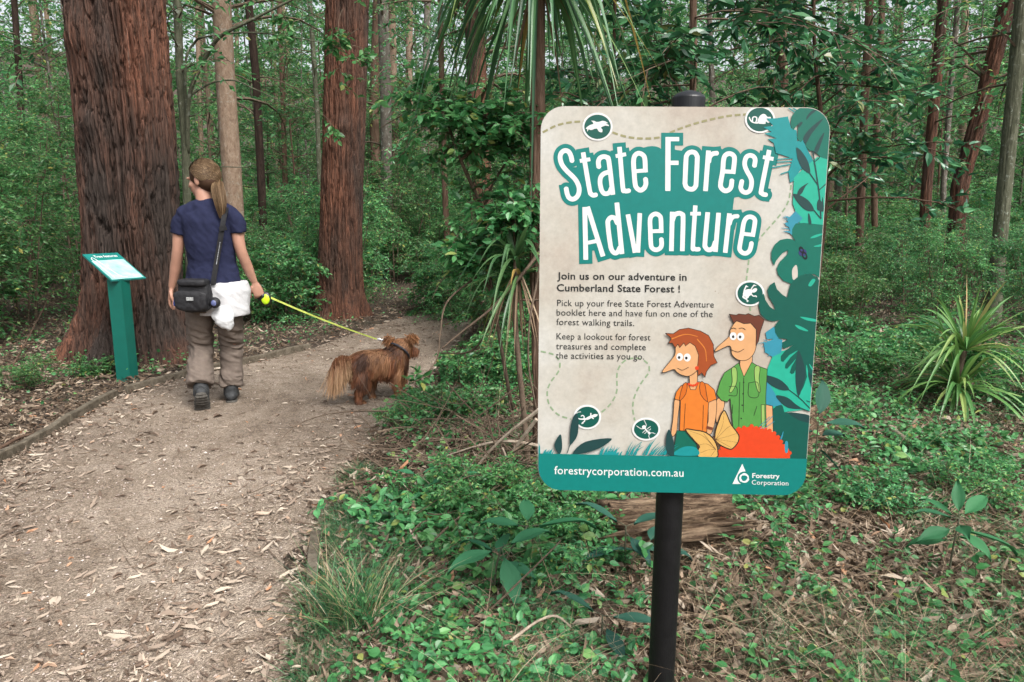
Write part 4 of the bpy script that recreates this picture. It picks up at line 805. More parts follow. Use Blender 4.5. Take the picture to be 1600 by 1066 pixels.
# torso, neck
loft(mb, [wp(334, 470), wp(333, 440), wp(331, 405), wp(328, 372), wp(325, 345), wp(324, 330)], [.150, .155, .125, .140, .160, .120], [.105, .105, .085, .10, .10, .075])
loft(mb, [wp(324, 332), wp(320, 318), wp(317, 300, .01)], [.058, .052, .052], [.055, .052, .055])
loft(mb, [wp(291, 337), wp(324, 331), wp(359, 337)], [.044, .056, .044], [.044, .05, .044])
# head, turned to the left: face direction points left and a little forward
HC = wp(317, 281, .02); fd = unit([-1.0, .28, -.10]); hr = unit(np.cross(fd, [0, 0, 1])); hu = np.cross(hr, fd); HR = np.stack([fd, hr, hu], 1)   # forward, right, up
def hp(f, r, u): return HC + HR @ np.array([f, r, u])
ball(mb, hp(-.012, 0, .022), (.096, .076, .098), rot=HR); ball(mb, hp(.038, 0, -.035), (.058, .056, .080), rot=HR); ball(mb, hp(.055, 0, -.088), (.030, .030, .026), rot=HR)
loft(mb, [hp(.085, 0, .012), hp(.102, 0, -.018), hp(.108, 0, -.034)], [.010, .013, .014], sides=10, n=10)
ball(mb, hp(.088, 0, -.060), (.012, .022, .009), rot=HR); ball(mb, hp(.088, 0, -.071), (.011, .018, .008), rot=HR)
for s_ in (-1, 1):
    ball(mb, hp(-.008, s_ * .074, -.012), (.020, .009, .033), rot=HR); ball(mb, hp(.084, s_ * .030, .016), (.014, .022, .010), rot=HR); ball(mb, hp(.06, s_ * .04, -.03), (.022, .02, .022), rot=HR)
# arms
loft(mb, [wp(289, 341), wp(281, 362), wp(278, 390), wp(274, 420, .03), wp(268.5, 448, .05)], [.042, .042, .037, .036, .0235], [.05, .046, .038, .036, .021])
loft(mb, [wp(361, 341), wp(370, 362), wp(376, 390, .0), wp(387, 418, .05), wp(397, 440, .09)], [.042, .042, .037, .036, .0235], [.05, .046, .038, .036, .021])
# left hand: open, fingers hanging and slightly bent
def hand(mb, wrist, dirv, palmn, curl, thumb_side, scale=1.0, grip=None):
    d = unit(dirv); n_ = unit(np.asarray(palmn) - d * (np.asarray(palmn) @ d)); s_ = np.cross(d, n_) * thumb_side      # s_: towards the thumb
    pal = [wrist + d * t for t in (0, .03, .06, .085)]; loft(mb, pal, [.022, .034, .039, .037], [.016, .016, .015, .013], ref=s_, sides=14, n=14)
    for k, (off, L) in enumerate(((.028, .070), (.009, .078), (-.010, .073), (-.028, .058))):
        p = wrist + d * .083 + s_ * off; a = 0; pts = [p]
        for j in range(3):
            a += curl[j] * (1 + .12 * k); dd = d * math.cos(a) + n_ * math.sin(a) + s_ * off * 1.5; pts.append(pts[-1] + unit(dd) * L * (.42, .32, .26)[j] * scale)
        loft(mb, pts, [.0098, .0092, .0085, .0072], sides=8, n=14)
    p = wrist + d * .025 + s_ * .026; dd = unit(d * .75 + s_ * .75 + n_ * .25); d2 = unit(d * .95 + s_ * .15 + n_ * .45); loft(mb, [p, p + dd * .035, p + dd * .035 + d2 * .028, p + dd * .035 + d2 * .052], [.014, .0115, .0105, .0085], sides=8, n=14)
hand(mb, wp(268, 450, .05), wp(264.5, 474, .06) - wp(268, 450, .05), [.75, .35, -.1], (.18, .35, .3), 1)
RW = wp(398, 442, .09); RD = wp(404.5, 460, .10) - RW
hand(mb, RW, RD, [-.3, .85, -.2], (.7, 1.25, .9), -1)
# legs under the trousers
LH, RH = wp(312, 478), wp(357, 478)
LK, LA, LF = wp(313, 545, .03), wp(314, 606, -.16), wp(314, 632, -.10)
RK, RA, RF = wp(361, 545, .10), wp(361, 605, .06), wp(362, 625, .10)
loft(mb, [LH, wp(313, 515, .02), LK, wp(313, 575, -.06), LA], [.085, .072, .055, .05, .038]); loft(mb, [RH, wp(360, 515, .05), RK, wp(361, 575, .08), RA], [.085, .072, .055, .05, .038])
body = finish(fuse(mb, 0.0055, 3), 'body', M_SKIN, person, WO)
# t-shirt
mb = MB(); loft(mb, [wp(333, 446.5), wp(332.5, 432), wp(331, 408), wp(328, 375), wp(325.5, 348), wp(325, 333), wp(322, 318)], [.186, .180, .158, .168, .182, .17, .062], [.138, .132, .112, .122, .118, .098, .062], sides=32, n=60, round_end=False)
loft(mb, [wp(289, 335), wp(306, 329), wp(324, 325), wp(343, 329), wp(361, 335)], [.058, .068, .070, .068, .058], [.066, .074, .074, .074, .066], ref=(0, 0, 1)); loft(mb, [wp(294, 335), wp(284, 347), wp(280.5, 366)], [.060, .060, .060], [.066, .064, .062], round_end=False); loft(mb, [wp(357, 333), wp(368, 346), wp(372, 365)], [.060, .060, .060], [.066, .064, .062], round_end=False)
def tee_disp(co):
    p = co * np.array([9, 9, 16.0]) + np.array([0, 0, 1]) * (co[:, :1] * 14); f1 = fbm(p, 3, 12) - .5; q = co * np.array([22, 12, 34.0]); low = np.clip((1.15 - co[:, 2]) / .25, .25, 1)
    return (f1 * .020 + (fbm(q, 2, 18) - .5) * .010 * low)
tee = finish(fuse(mb, 0.007, 4), 'tshirt', M_TEE, person, WO, tee_disp)
# trousers with zip-off seam at the knee
mb = MB(); loft(mb, [wp(333, 442), wp(333, 462), wp(334, 486)], [.158, .180, .172], [.115, .135, .130], sides=32, round_end=False)
loft(mb, [wp(312, 478), wp(312, 505, .0), wp(313.5, 533, .03), wp(314, 548, .02), wp(313, 575, -.08), wp(312.5, 602, -.15)], [.090, .088, .078, .078, .083, .086], [.105, .098, .085, .085, .090, .095], n=50, round_end=False)
loft(mb, [wp(356, 478), wp(359.5, 505, .03), wp(361, 533, .09), wp(361.5, 548, .10), wp(361.5, 575, .08), wp(361.5, 604, .05)], [.088, .082, .075, .075, .074, .074], [.105, .098, .085, .085, .085, .090], n=50, round_end=False)
seamz = wp(313, 541)[2]
def pant_disp(co):
    p = co * np.array([7, 7, 20.0]) + co[:, :1] * np.array([0, 0, 1]) * 9; k = np.exp(-((co[:, 2] - seamz) / .10) ** 2) + np.exp(-((co[:, 2] - .16) / .08) ** 2) + .35
    f1 = 1 - 2 * np.abs(fbm(p, 3, 5) - .5) ; return (f1 - .75) * .035 * k - .006 * np.exp(-((co[:, 2] - seamz + .02 * (fbm(co * 6, 2, 2) - .5)) / .006) ** 2)
finish(fuse(mb, 0.007, 4), 'trousers', M_PANT, person, WO, pant_disp)
# boots: left heel lifted so the sole shows, right flat
def boot(ank, toe_dir, pitch, name_org):
    mbu, mbs = MB(), MB(); f = unit([toe_dir[0], toe_dir[1], 0]); dn = np.array([0, 0, -1.0]); ca, sa = math.cos(pitch), math.sin(pitch)
    F_ = f * ca + dn * sa; U_ = -dn * ca + f * sa; R_ = np.cross(F_, U_)
    P_ = lambda x, y, z: ank + F_ * x + R_ * y + U_ * z
    loft(mbu, [P_(-.01, 0, .05), P_(-.01, 0, 0), P_(0, 0, -.035)], [.050, .050, .053], [.056, .056, .06], ref=R_, round_end=False)
    loft(mbu, [P_(-.055, 0, -.048), P_(0, 0, -.045), P_(.08, 0, -.055), P_(.145, 0, -.066), P_(.185, 0, -.072)], [.038, .046, .050, .050, .034], [.034, .042, .036, .026, .016], ref=R_)
    loft(mbs, [P_(-.068, 0, -.091), P_(0, 0, -.091), P_(.08, 0, -.094), P_(.15, 0, -.096), P_(.20, 0, -.094)], [.037, .045, .050, .053, .036], [.014, .015, .013, .012, .011], ref=R_)
    loft(mbs, [P_(-.072, 0, -.102), P_(.0, 0, -.103)], [.036, .042], [.014, .014], ref=R_, n=6)
    return mbu, mbs
for ank, td, pi_ in ((wp(314.5, 611, -.17), (-.42, 1), rad(52)), (wp(361, 607, .05), (-.36, 1), rad(2))):
    u_, s_ = boot(ank, td, pi_, None); b_ = finish(fuse(u_, .006, 3), 'boot', M_BOOT, person, WO, lambda co: (fbm(co * 40, 2, 3) - .5) * .008); finish(fuse(s_, .005, 2), 'sole', M_SOLE, b_, WO, lambda co: .004 * np.sign(np.sin(co[:, 2] * 300)))
# white garment tied at the waist with a plastic bag hanging from the pocket
mb = MB(); loft(mb, [wp(348, 440), wp(349, 455), wp(351, 473), wp(352, 491)], [.165, .178, .168, .168], [.142, .152, .150, .150], sides=40, n=44, round_end=False)
keep = wp(329, 460)[0]
me = fuse(mb, .008, 3); o_ = finish(me, 'waist_cloth', M_WHITE, person, WO, lambda co: (1 - 2 * np.abs(fbm(co * np.array([9, 9, 2.5]) + co[:, 2:] * 4, 3, 4) - .5) - .7) * .020)
mb = MB(); loft(mb, [wp(346, 488, -.155), wp(351, 500, -.165), wp(356, 511, -.16), wp(357, 516, -.155)], [.075, .066, .040, .012], [.02, .035, .028, .01], sides=24, n=30)
finish(fuse(mb, .005, 2), 'plastic_bag', plain("thin_white_plastic", (.54, .55, .56), 0.35, 0.5), person, WO, lambda co: (fbm(co * 30, 3, 8) - .5) * .018)
# hair: cap and ponytail of many strands
M_HAIRC = leaf_mat("brown_hair", [(0, (.050, .028, .015)), (.5, (.092, .052, .029)), (.85, (.135, .080, .046)), (1, (.26, .17, .105))], rough=.6, trans=0.0, obj_var=0, spec=.2)
mb = MB(); ball(mb, hp(-.020, 0, .030), (.106, .083, .102), rot=HR); ball(mb, hp(-.045, 0, -.012), (.078, .078, .075), rot=HR)
capm = fuse(mb, .006, 3); capo = finish(capm, 'hair', M_HAIRC, person, WO)
TIE = hp(-.112, .012, -.018)
n = 4200; rg = np.random.default_rng(3); az = rg.uniform(-np.pi * .5, np.pi * .5, n); strands = []
for k in range(n):
    # start on the hair line: an arc from ear over the forehead to the other ear, or the nape
    t = rg.random()
    if t < .75: a_ = rg.uniform(-1.75, 1.75); st = np.array([.088 * math.cos(a_) - .01, .086 * math.sin(a_), .055 + .03 * math.cos(a_) - .055 * (abs(a_) / 1.75) ** 3])
    else: a_ = rg.uniform(1.7, 2.9) * rg.choice([-1, 1]); st = np.array([.09 * math.cos(a_) - .01, .082 * math.sin(a_), -.055 + .02 * rg.random()])
    en = np.array([-.112, .012, -.018]) + rg.normal(size=3) * .006; pts = []
    ct = (st + en) / 2 + np.array([0, .10 * math.sin(a_), .16 * max(0.0, math.cos(a_)) - .03])
    for u in np.linspace(0, 1, 9):
        p = st * (1 - u) ** 2 + ct * 2 * u * (1 - u) + en * u * u; q = (p - np.array([-.022, 0, .032])) / np.array([.108, .086, .106]); q = q / (np.linalg.norm(q) + 1e-9); pts.append(np.array([-.022, 0, .032]) + q * np.array([.108, .086, .106]) * (1.012 + .03 * rg.random()))
    pts[-1] = en; strands.append([hp(*p) for p in pts])
Sx = np.array(strands); side = unit(np.cross(Sx[:, 4] - Sx[:, 3], Sx[:, 4] - HC)); V, Q = ribbons(Sx, .0030, side); mbh = MB().add(V - WO, Q)
PT = [TIE, wp(339.5, 290, -.06), wp(342, 305, -.10), wp(345, 322, -.115), wp(347, 342, -.105)]; T_ = spline(PT, 12); n = 900; strands = []
for k in range(n):
    a_ = rg.uniform(0, 2 * np.pi); rr_ = math.sqrt(rg.random()); w_ = np.interp(np.linspace(0, 1, 12), [0, .15, .5, .8, 1], [.012, .030, .044, .036, .016]); L = rg.uniform(.8, 1.0)
    off = np.stack([math.cos(a_) * rr_ * w_, math.sin(a_) * rr_ * w_ * .6, np.zeros(12)], -1); Pn = spline(T_, 200)[(np.linspace(0, L, 12) * 199).astype(int)] + off + rg.normal(size=(1, 3)) * .002; strands.append(Pn)
Sx = np.array(strands); side = unit(rg.normal(size=(n, 3)) * [1, .4, .2]); V, Q = ribbons(Sx, np.linspace(.004, .0022, 12)[None], side); mbh.add(V - WO, Q)
mbh.build('hair_strands', M_HAIRC, capo)
MB().add(*tube([TIE + hr * -.0 + fd * .008 - WO, TIE - fd * .010 - WO], [.017, .017], 14)).build('hair_tie', M_BOOT, capo)
M_EYE = plain("eye_white", (.75, .73, .70), 0.2)
for s_ in (-1, 1):
    mb = MB(); ball(mb, hp(.062, s_ * .030, .002) - WO, .0105); mb.build('eye', M_EYE, body)

# shoulder bag
M_NYL = plain("black_nylon", (.012, .012, .014), 0.6, 0.35, noise=.3, nscale=50, bump=.3, bscale=220)
bc = wp(305.5, 462, -.185); bag = thing('shoulder_bag', 'black nylon shoulder bag hung across the back of the walking woman', 'bag', bc)
def soft_box(mb, c, sx, sy, sz, tz=0.0, n=2.6):
    P = []; hs_ = np.linspace(-1, 1, 13)
    a_ = np.linspace(0, 2 * np.pi, 36, endpoint=False); cx = np.sign(np.cos(a_)) * np.abs(np.cos(a_)) ** (2 / (n + 2)); sy_ = np.sign(np.sin(a_)) * np.abs(np.sin(a_)) ** (2 / (n + 2))
    for h in hs_:
        k = (1 - abs(h) ** 5 * .35) * (1 - tz * h); P.append(np.stack([c[0] + cx * sx / 2 * k, c[1] + sy_ * sy / 2 * k, np.full(36, c[2] + h * sz / 2)], -1))
    V = np.concatenate(P); i = np.arange(12)[:, None] * 36; j = np.arange(36)[None]; j2 = (j + 1) % 36
    mb.add(V, np.stack([i + j, i + j2, i + 36 + j2, i + 36 + j], -1).reshape(-1, 4), np.arange(36)[::-1][None], (np.arange(36) + 12 * 36)[None]); return mb
wr = lambda co: (fbm(co * 26, 3, 21) - .5) * .012
mb = soft_box(MB(), bc, .205, .10, .215, .03); finish(fuse(mb, .006, 2), 'pouch', M_NYL, bag, bc, wr)
mb = soft_box(MB(), bc + [-.008, -.055, -.028], .215, .05, .135, -.06); pk = finish(fuse(mb, .006, 2), 'front_pocket', M_NYL, bag, bc, wr)
mb = soft_box(MB(), bc + [.0, -.012, .088], .195, .115, .05); finish(fuse(mb, .006, 2), 'flap', M_NYL, bag, bc, wr)
mb = MB().add(*box_geo([-.0, -.088, -.012], np.array([1, 0, 0]), np.array([0, 1, 0]), np.array([0, .0, 1]), .044, .006, .022)); mb.build('label_patch', plain("grey_patch", (.32, .33, .33), .5, noise=.4, nscale=160), pk)
a_ = np.linspace(0, 2 * np.pi, 24, endpoint=False); rc_ = np.array([.135, -.02, -.045]); mb = MB(); ball(mb, rc_, (.036, .028, .038)); mb.build('round_case', M_NYL, bag, True); mb = MB(); ball(mb, rc_ + [-.0, -.014, 0], (.022, .017, .024)); mb.build('round_badge', plain("blue_badge", (.10, .12, .26), .4, noise=.5, nscale=70), bag, True)
mb = MB(); loft(mb, [bc * 0 + [-.125, -.01, -.02], bc * 0 + [-.127, -.01, -.06]], [.016, .018], sides=12, n=8); mb.build('bottle_cap', plain("blue_cap", (.03, .10, .48), .35), bag, True)
stp = [wp(333, 446, -.165), wp(335, 430, -.160), wp(340, 400, -.148), wp(345, 370, -.150), wp(349, 345, -.138), wp(352, 332, -.105), wp(353, 325, -.03), wp(352, 330, .06)]
Sx = spline(stp, 60) - bc; V, Q = ribbons(Sx[None], .036, np.array([[1, .0, .25]])); o_ = MB().add(V, Q).build('strap', M_NYL, bag); sm = o_.modifiers.new('thick', 'SOLIDIFY'); sm.thickness = .004; sm.offset = 0
Sx = spline(stp[1:4], 30) - bc + [0, -.004, 0]; V, Q = ribbons(Sx[8:-4][None] + [.003, 0, 0], .004, np.array([[1, .0, .25]])); MB().add(V, Q).build('strap_print', plain("strap_print_grey", (.30, .31, .33), .6, noise=.8, nscale=90), bag)
MB().add(*box_geo(wp(348.5, 357, -.155) - bc, unit([1, 0, .25]), np.array([0, 1, 0]), unit([-.25, 0, 1]), .045, .012, .030)).build('buckle', M_NYL, bag)

# retractable lead: handle in the right hand, tape to the collar
hc = wp(415, 467, .13); lead = thing('retractable_lead', 'black and lime retractable dog lead with its yellow tape pulled taut', 'lead', hc)
M_HBLK = plain("handle_black", (.015, .016, .017), .4); M_LIME = plain("lime_plastic", (.50, .78, .02), .35)
Z3 = np.zeros(3); gp = wp(404.5, 460, .115) - hc
mb = MB(); ball(mb, Z3, (.042, .024, .052)); loft(mb, [gp + [-.030, 0, .022], gp, gp + [.03, .0, -.012], [-.02, 0, .0]], [.015, .016, .018, .024], sides=12, n=24); loft(mb, [gp + [-.028, 0, .018], gp + [-.012, .02, -.030], [-.01, .02, -.03]], [.010, .010, .012], sides=10, n=18)
finish(fuse(mb, .004, 2), 'handle', M_HBLK, lead, Z3)
mb = MB(); ball(mb, [.004, -.017, -.002], (.030, .013, .037)); mb.build('lime_side', M_LIME, lead, True)
DCOL = PP(590, 530.5, 5.06)
p0 = np.array([.040, -.004, .008]); p1 = DCOL - hc; pts = [p0 + (p1 - p0) * t + np.array([0, 0, -.012 * math.sin(math.pi * t)]) for t in np.linspace(0, 1, 30)]
mtape = plain("lime_yellow_tape", (.47, .56, .11), .6, noise=.25, nscale=25)
V, Q = ribbons(np.array(pts)[None], np.linspace(.013, .009, 30)[None], np.array([[.25, .0, 1]])); o_ = MB().add(V, Q).build('tape', mtape, lead); sm = o_.modifiers.new('thick', 'SOLIDIFY'); sm.thickness = .0016; sm.offset = 0

# ------------------------------------------------------------------ the dog
def dp(px, py, Y): return PP(px, py, Y)
DO = G(590, 628); DO = np.array([DO[0], DO[1], gz(DO[0], DO[1])]); dog = thing('dog', 'long-haired brown dog with a plumed blond-tipped tail on the path', 'dog', DO)
spine = [dp(553, 573, 4.86), dp(567, 568, 4.90), dp(590, 566, 4.97), dp(610, 566, 5.05), dp(626, 563, 5.10)]
mb = MB(); loft(mb, spine, [.066, .086, .088, .096, .070], [.068, .088, .090, .096, .080], ref=(.6, -.8, 0))
loft(mb, [dp(618, 556, 5.08), dp(626, 548, 5.11), dp(630, 543, 5.13)], [.085, .072, .062])
HD = dp(629, 541, 5.14); df = unit([.75, .62, -.10]); dr = unit(np.cross(df, [0, 0, 1])); du = np.cross(dr, df); DR = np.stack([df, dr, du], 1)
dq = lambda f, r, u: HD + DR @ np.array([f, r, u])
ball(mb, dq(0, 0, 0), (.070, .062, .058), rot=DR); loft(mb, [dq(.04, 0, -.015), dq(.09, 0, -.028), dq(.125, 0, -.034)], [.040, .028, .020], [.034, .026, .018], n=14)
# legs: hind with hock, front with wrist
sc_ = .0046
def leg(hip, knee, hock, paw, r): loft(mb, [hip, knee, hock, paw], r, sides=12, n=26)
leg(dp(566, 585, 4.86), dp(569, 600, 4.86), dp(559, 616, 4.83), dp(562, 628, 4.83), [.062, .045, .022, .019]); ball(mb, dp(566, 629.5, 4.86), (.030, .030, .016))
leg(dp(578, 585, 5.00), dp(580, 598, 5.02), dp(580, 611, 4.99), dp(585, 622, 5.02), [.058, .042, .021, .018]); ball(mb, dp(588, 623.5, 5.05), (.028, .028, .015))
leg(dp(620, 580, 5.02), dp(620, 596, 5.01), dp(621, 607, 5.02), dp(621, 617, 5.03), [.046, .032, .021, .018]); ball(mb, dp(622, 618.5, 5.06), (.026, .028, .015))
leg(dp(628, 580, 5.16), dp(629, 595, 5.18), dp(627, 603, 5.15), dp(631, 612, 5.17), [.044, .030, .020, .018]); ball(mb, dp(632, 613, 5.20), (.026, .028, .015))
loft(mb, [dp(553, 567, 4.86), dp(543, 563, 4.82), dp(531, 564, 4.79), dp(526, 574, 4.77), dp(528, 590, 4.77)], [.026, .024, .022, .020, .012], sides=10, n=30)
dogm = fuse(mb, .008, 3)
M_DOG = plain("dog_underfur", (.115, .052, .024), .8, .2, noise=.3, nscale=14)
dbody = finish(dogm, 'body', M_DOG, dog, DO)
mdog = dbody.data; n = len(mdog.vertices); co = np.empty(n * 3, np.float32); mdog.vertices.foreach_get('co', co); co = co.reshape(-1, 3) + DO; no = np.empty(n * 3, np.float32); mdog.vertices.foreach_get('normal', no); no = no.reshape(-1, 3)
rg = np.random.default_rng(11); idx = rg.integers(0, n, 15000); p0 = co[idx] + rg.normal(size=(len(idx), 3)) * .003; nn = no[idx]
body_dir = unit(spine[-1] - spine[0]); back = -body_dir
hz = p0[:, 2] - DO[2]; along = (p0 - spine[0]) @ body_dir
is_tail = along < -.015; is_head = (along > .42) & (hz > .30); is_leg = (hz < .17) & ~is_tail
Lh = np.where(is_head, .040, np.where(is_leg, .022, .042 + .010 * np.clip((.36 - hz) / .2, 0, 1))) * rg.uniform(.7, 1.25, len(idx)); Lh = np.where(is_tail, .0, Lh)
flow = unit(back[None] * .9 + np.array([0, 0, -1.0]) * (.25 + 1.6 * np.clip(1 - np.abs(nn[:, 2:3]), 0, 1)) + nn * .5 + rg.normal(size=nn.shape) * .12)
flow = np.where(is_leg[:, None], unit(np.array([[0, 0, -1.0]]) + nn * .35 + back * .2), flow)
def strands_of(p0, d, L, droop, k=6):
    t = np.linspace(0, 1, k)[None, :, None]; P = p0[:, None] + d[:, None] * L[:, None, None] * t; P[..., 2] -= (droop * L)[:, None] * t[..., 0] ** 2; return P
m_ = ~is_tail; P = strands_of(p0[m_], flow[m_], Lh[m_], np.full(m_.sum(), .45))
side = unit(np.cross(flow[m_], nn[m_]) + rg.normal(size=(m_.sum(), 3)) * .3)
def furcol(P0, tail):
    nz = fbm(P0 * np.array([16, 16, 9.0]), 3, 44); a_ = np.clip((nz - .42) / .2, 0, 1)[:, None]; dark = np.array([.050, .021, .011]); mid = np.array([.19, .072, .032]); tan = np.array([.30, .15, .072]); c_ = dark * (1 - a_) + mid * a_
    nb = np.clip((fbm(P0 * np.array([11, 11, 6.0]) + 7, 3, 91) - .5) / .14, 0, 1)[:, None]; c_ = c_ * (1 - nb * .75) + tan * nb * .75
    return c_ * rg.uniform(.75, 1.3, (len(P0), 1))
c0 = furcol(p0[m_], False); mbf = MB(); V, Q = ribbons(P, np.array([.0045, .005, .0045, .004, .003, .001])[None], side); mbf.add(V, Q, col=np.repeat(c0, 12, 0))
# plume of the tail: long drooping strands
tl = spline([dp(556, 566, 4.86), dp(547, 561, 4.83), dp(536, 559, 4.80), dp(527, 563, 4.78), dp(522, 572, 4.77)], 200); n = 3600; u = rg.random(n) ** .9; b0 = tl[(u * 199).astype(int)] + rg.normal(size=(n, 3)) * .008
d = unit(np.stack([-.10 * u + rg.normal(size=n) * .13 + .02, -.1 + rg.normal(size=n) * .13, -.85 + rg.normal(size=n) * .1], -1)); L = (.05 + .145 * np.clip(u * 1.6, 0, 1)) * rg.uniform(.6, 1.12, n); L = np.where(rg.random(n) < .25, L * .5, L)
P = strands_of(b0, d, L, np.full(n, .12), 9); side = unit(np.cross(d, rg.normal(size=(n, 3)))); t = np.linspace(0, 1, 9); base_c = np.array([.16, .066, .030]); tip = np.array([.40, .25, .14])
mixv = np.clip(t[None] * 1.35 + rg.normal(size=(n, 1)) * .22 - .12, 0, 1)[..., None]; cc = (base_c * (1 - mixv) + tip * mixv) * rg.uniform(.8, 1.2, (n, 1, 1)); V, Q = ribbons(P, np.array([.004, .0045, .0045, .0042, .004, .0035, .003, .002, .001])[None], side); mbf.add(V, Q, col=np.concatenate([cc, cc], 1).reshape(-1, 3))
# ears and cheek ruff
for s_, ec in ((-1, dp(610, 533, 5.07)), (1, dp(642, 529, 5.12))):
    n = 420; b0 = ec + rg.normal(size=(n, 3)) * [.016, .010, .010] + [0, 0, .012]; d = unit(np.array([s_ * .55, -.1, -.5]) + rg.normal(size=(n, 3)) * .35); L = rg.uniform(.03, .055, n); P = strands_of(b0, d, L, np.full(n, .3)); side = unit(np.cross(d, rg.normal(size=(n, 3)))); c_ = np.array([.23, .105, .045]) * rg.uniform(.7, 1.5, (n, 1)); V, Q = ribbons(P, np.array([.004, .005, .0045, .004, .003, .001])[None], side); mbf.add(V, Q, col=np.repeat(c_, 12, 0))
    eb = MB(); ball(eb, ec - DO, (.024, .014, .024)); eb.build('ear', M_DOG, dbody, True)
mF, t_, b_, o_ = node_mat("dog_fur"); at = N(t_, 'ShaderNodeVertexColor'); at.layer_name = 'Col'; t_.links.new(at.outputs[0], b_.inputs['Base Color']); b_.inputs['Roughness'].default_value = .55; b_.inputs['Specular IOR Level'].default_value = .3
mbf.V = [v - DO for v in mbf.V]; mbf.build('fur', mF, dog)
cv = unit(np.array(spine[-1]) - spine[-2]); cc_ = dp(622, 549, 5.10) - DO; a_ = np.linspace(0, 2 * np.pi, 30); nx = unit(HD - dp(616, 560, 5.07)); e1 = unit(np.cross(nx, [0, 0, 1])); e2 = np.cross(nx, e1)
ring = np.array([cc_ + e1 * .092 * math.cos(q) + e2 * .092 * math.sin(q) for q in a_]); col_ = MB().add(*tube(ring, .008, 8, False)).build('collar', plain("dark_collar", (.03, .03, .04), .5), dog)
mb = MB(); ball(mb, DCOL - DO + [.01, 0, 0], (.016, .007, .010)); loft(mb, [DCOL - DO, DCOL - DO + [.05, .02, -.012]], [.007, .007], sides=10, n=8); mb.build('buckle', plain("silver_clip", (.7, .7, .72), .25, metal=.6), col_, True)
mb = MB(); ball(mb, dq(.137, 0, -.030) - DO, (.012, .015, .011)); mb.build('nose', M_HBLK, dbody, True)
for s_ in (-1, 1): mb = MB(); ball(mb, dq(.052, s_ * .036, .012) - DO, .009); mb.build('eye', M_HBLK, dbody, True)

# ------------------------------------------------------------------ plants: stems, branches, twigs and leaves
def batch_tubes(P, R, sides=3):
    P = np.asarray(P, float); Nn, K, _ = P.shape; R = np.broadcast_to(R, (Nn, K))
    T = unit(np.gradient(P, axis=1)); ref = np.where(np.abs(T[:, :1, 2:3]) > .8, np.array([1.0, .1, 0]), np.array([.1, .05, 1.0])); X = unit(np.cross(ref, T)); Y = np.cross(T, X)
    a = np.linspace(0, 2 * np.pi, sides, endpoint=False)
    V = P[:, :, None] + R[..., None, None] * (np.cos(a)[:, None] * X[:, :, None] + np.sin(a)[:, None] * Y[:, :, None])
    i = np.arange(K - 1)[:, None] * sides; j = np.arange(sides)[None]; j2 = (j + 1) % sides; q = np.stack([i + j, i + j2, i + sides + j2, i + sides + j], -1).reshape(-1, 4)
    return V.reshape(-1, 3), (np.arange(Nn)[:, None, None] * K * sides + q[None]).reshape(-1, 4)
def sprays(rng, B0, bdir, blen, r0, twig_n, leaf_n, twig_l, leafL, leafW, tmpl, droop=.35, wood=None, lf=None, flat=.45, tip_bias=.2):
    "branches from points B0 along bdir; twigs along each; leaves along each twig"
    n = len(B0); t = np.linspace(0, 1, 6)
    side = unit(rng.normal(size=(n, 3)) * [1, 1, .3])
    P = B0[:, None] + bdir[:, None] * (blen[:, None] * t)[..., None] + side[:, None] * (.12 * blen[:, None] * np.sin(t * 3.0)[None])[..., None]; P[..., 2] -= (droop * blen[:, None]) * t[None] ** 2
    wood.add(*batch_tubes(P, r0[:, None] * (1 - .75 * t)[None], 4))
    u = rng.uniform(tip_bias, 1.0, (n, twig_n)); k = np.clip((u * 5).astype(int), 0, 4); f = (u * 5 - k)[..., None]
    ii = np.arange(n)[:, None]; Q0 = P[ii, k] * (1 - f) + P[ii, np.minimum(k + 1, 5)] * f; D = unit(P[ii, np.minimum(k + 1, 5)] - P[ii, k])
    S_ = unit(np.cross(D, [0, 0, 1.0])) * rng.choice([-1, 1], (n, twig_n))[..., None]
    td = unit(D * rng.uniform(.2, 1, (n, twig_n, 1)) + S_ * rng.uniform(.3, 1, (n, twig_n, 1)) + rng.normal(size=(n, twig_n, 3)) * .35).reshape(-1, 3); Q0 = Q0.reshape(-1, 3)
    tl = twig_l * rng.uniform(.5, 1.3, len(Q0)); tt = np.linspace(0, 1, 4); TP = Q0[:, None] + td[:, None] * (tl[:, None] * tt)[..., None]; TP[..., 2] -= (.25 * tl[:, None]) * tt[None] ** 2
    wood.add(*batch_tubes(TP, np.full((1, 4), .0022) * np.array([[1.3, 1.1, .9, .5]]) * (leafL / .07), 3))
    m = len(Q0); v = np.linspace(.15, 1.0, leaf_n)[None] + rng.normal(size=(m, leaf_n)) * .04; v = np.clip(v, 0, 1)
    LP = Q0[:, None] + td[:, None] * (tl[:, None] * v)[..., None]; LP[..., 2] -= (.25 * tl[:, None]) * v ** 2
    sg = np.where(np.arange(leaf_n) % 2 == 0, 1, -1)[None, :, None]; ts = unit(np.cross(td, [0, 0, 1.0]))[:, None]
    ax = unit(td[:, None] * .6 + ts * sg * .8 + rng.normal(size=(m, leaf_n, 3)) * .35 + np.array([0, 0, -.18])); nr = unit(np.array([0, 0, 1.0]) + rng.normal(size=(m, leaf_n, 3)) * flat)
    s_ = rng.uniform(.55, 1.25, m * leaf_n); V, Fq = leaves(LP.reshape(-1, 3), ax.reshape(-1, 3), nr.reshape(-1, 3), leafL * s_, leafW * s_, tmpl); lf.add(V, Fq)
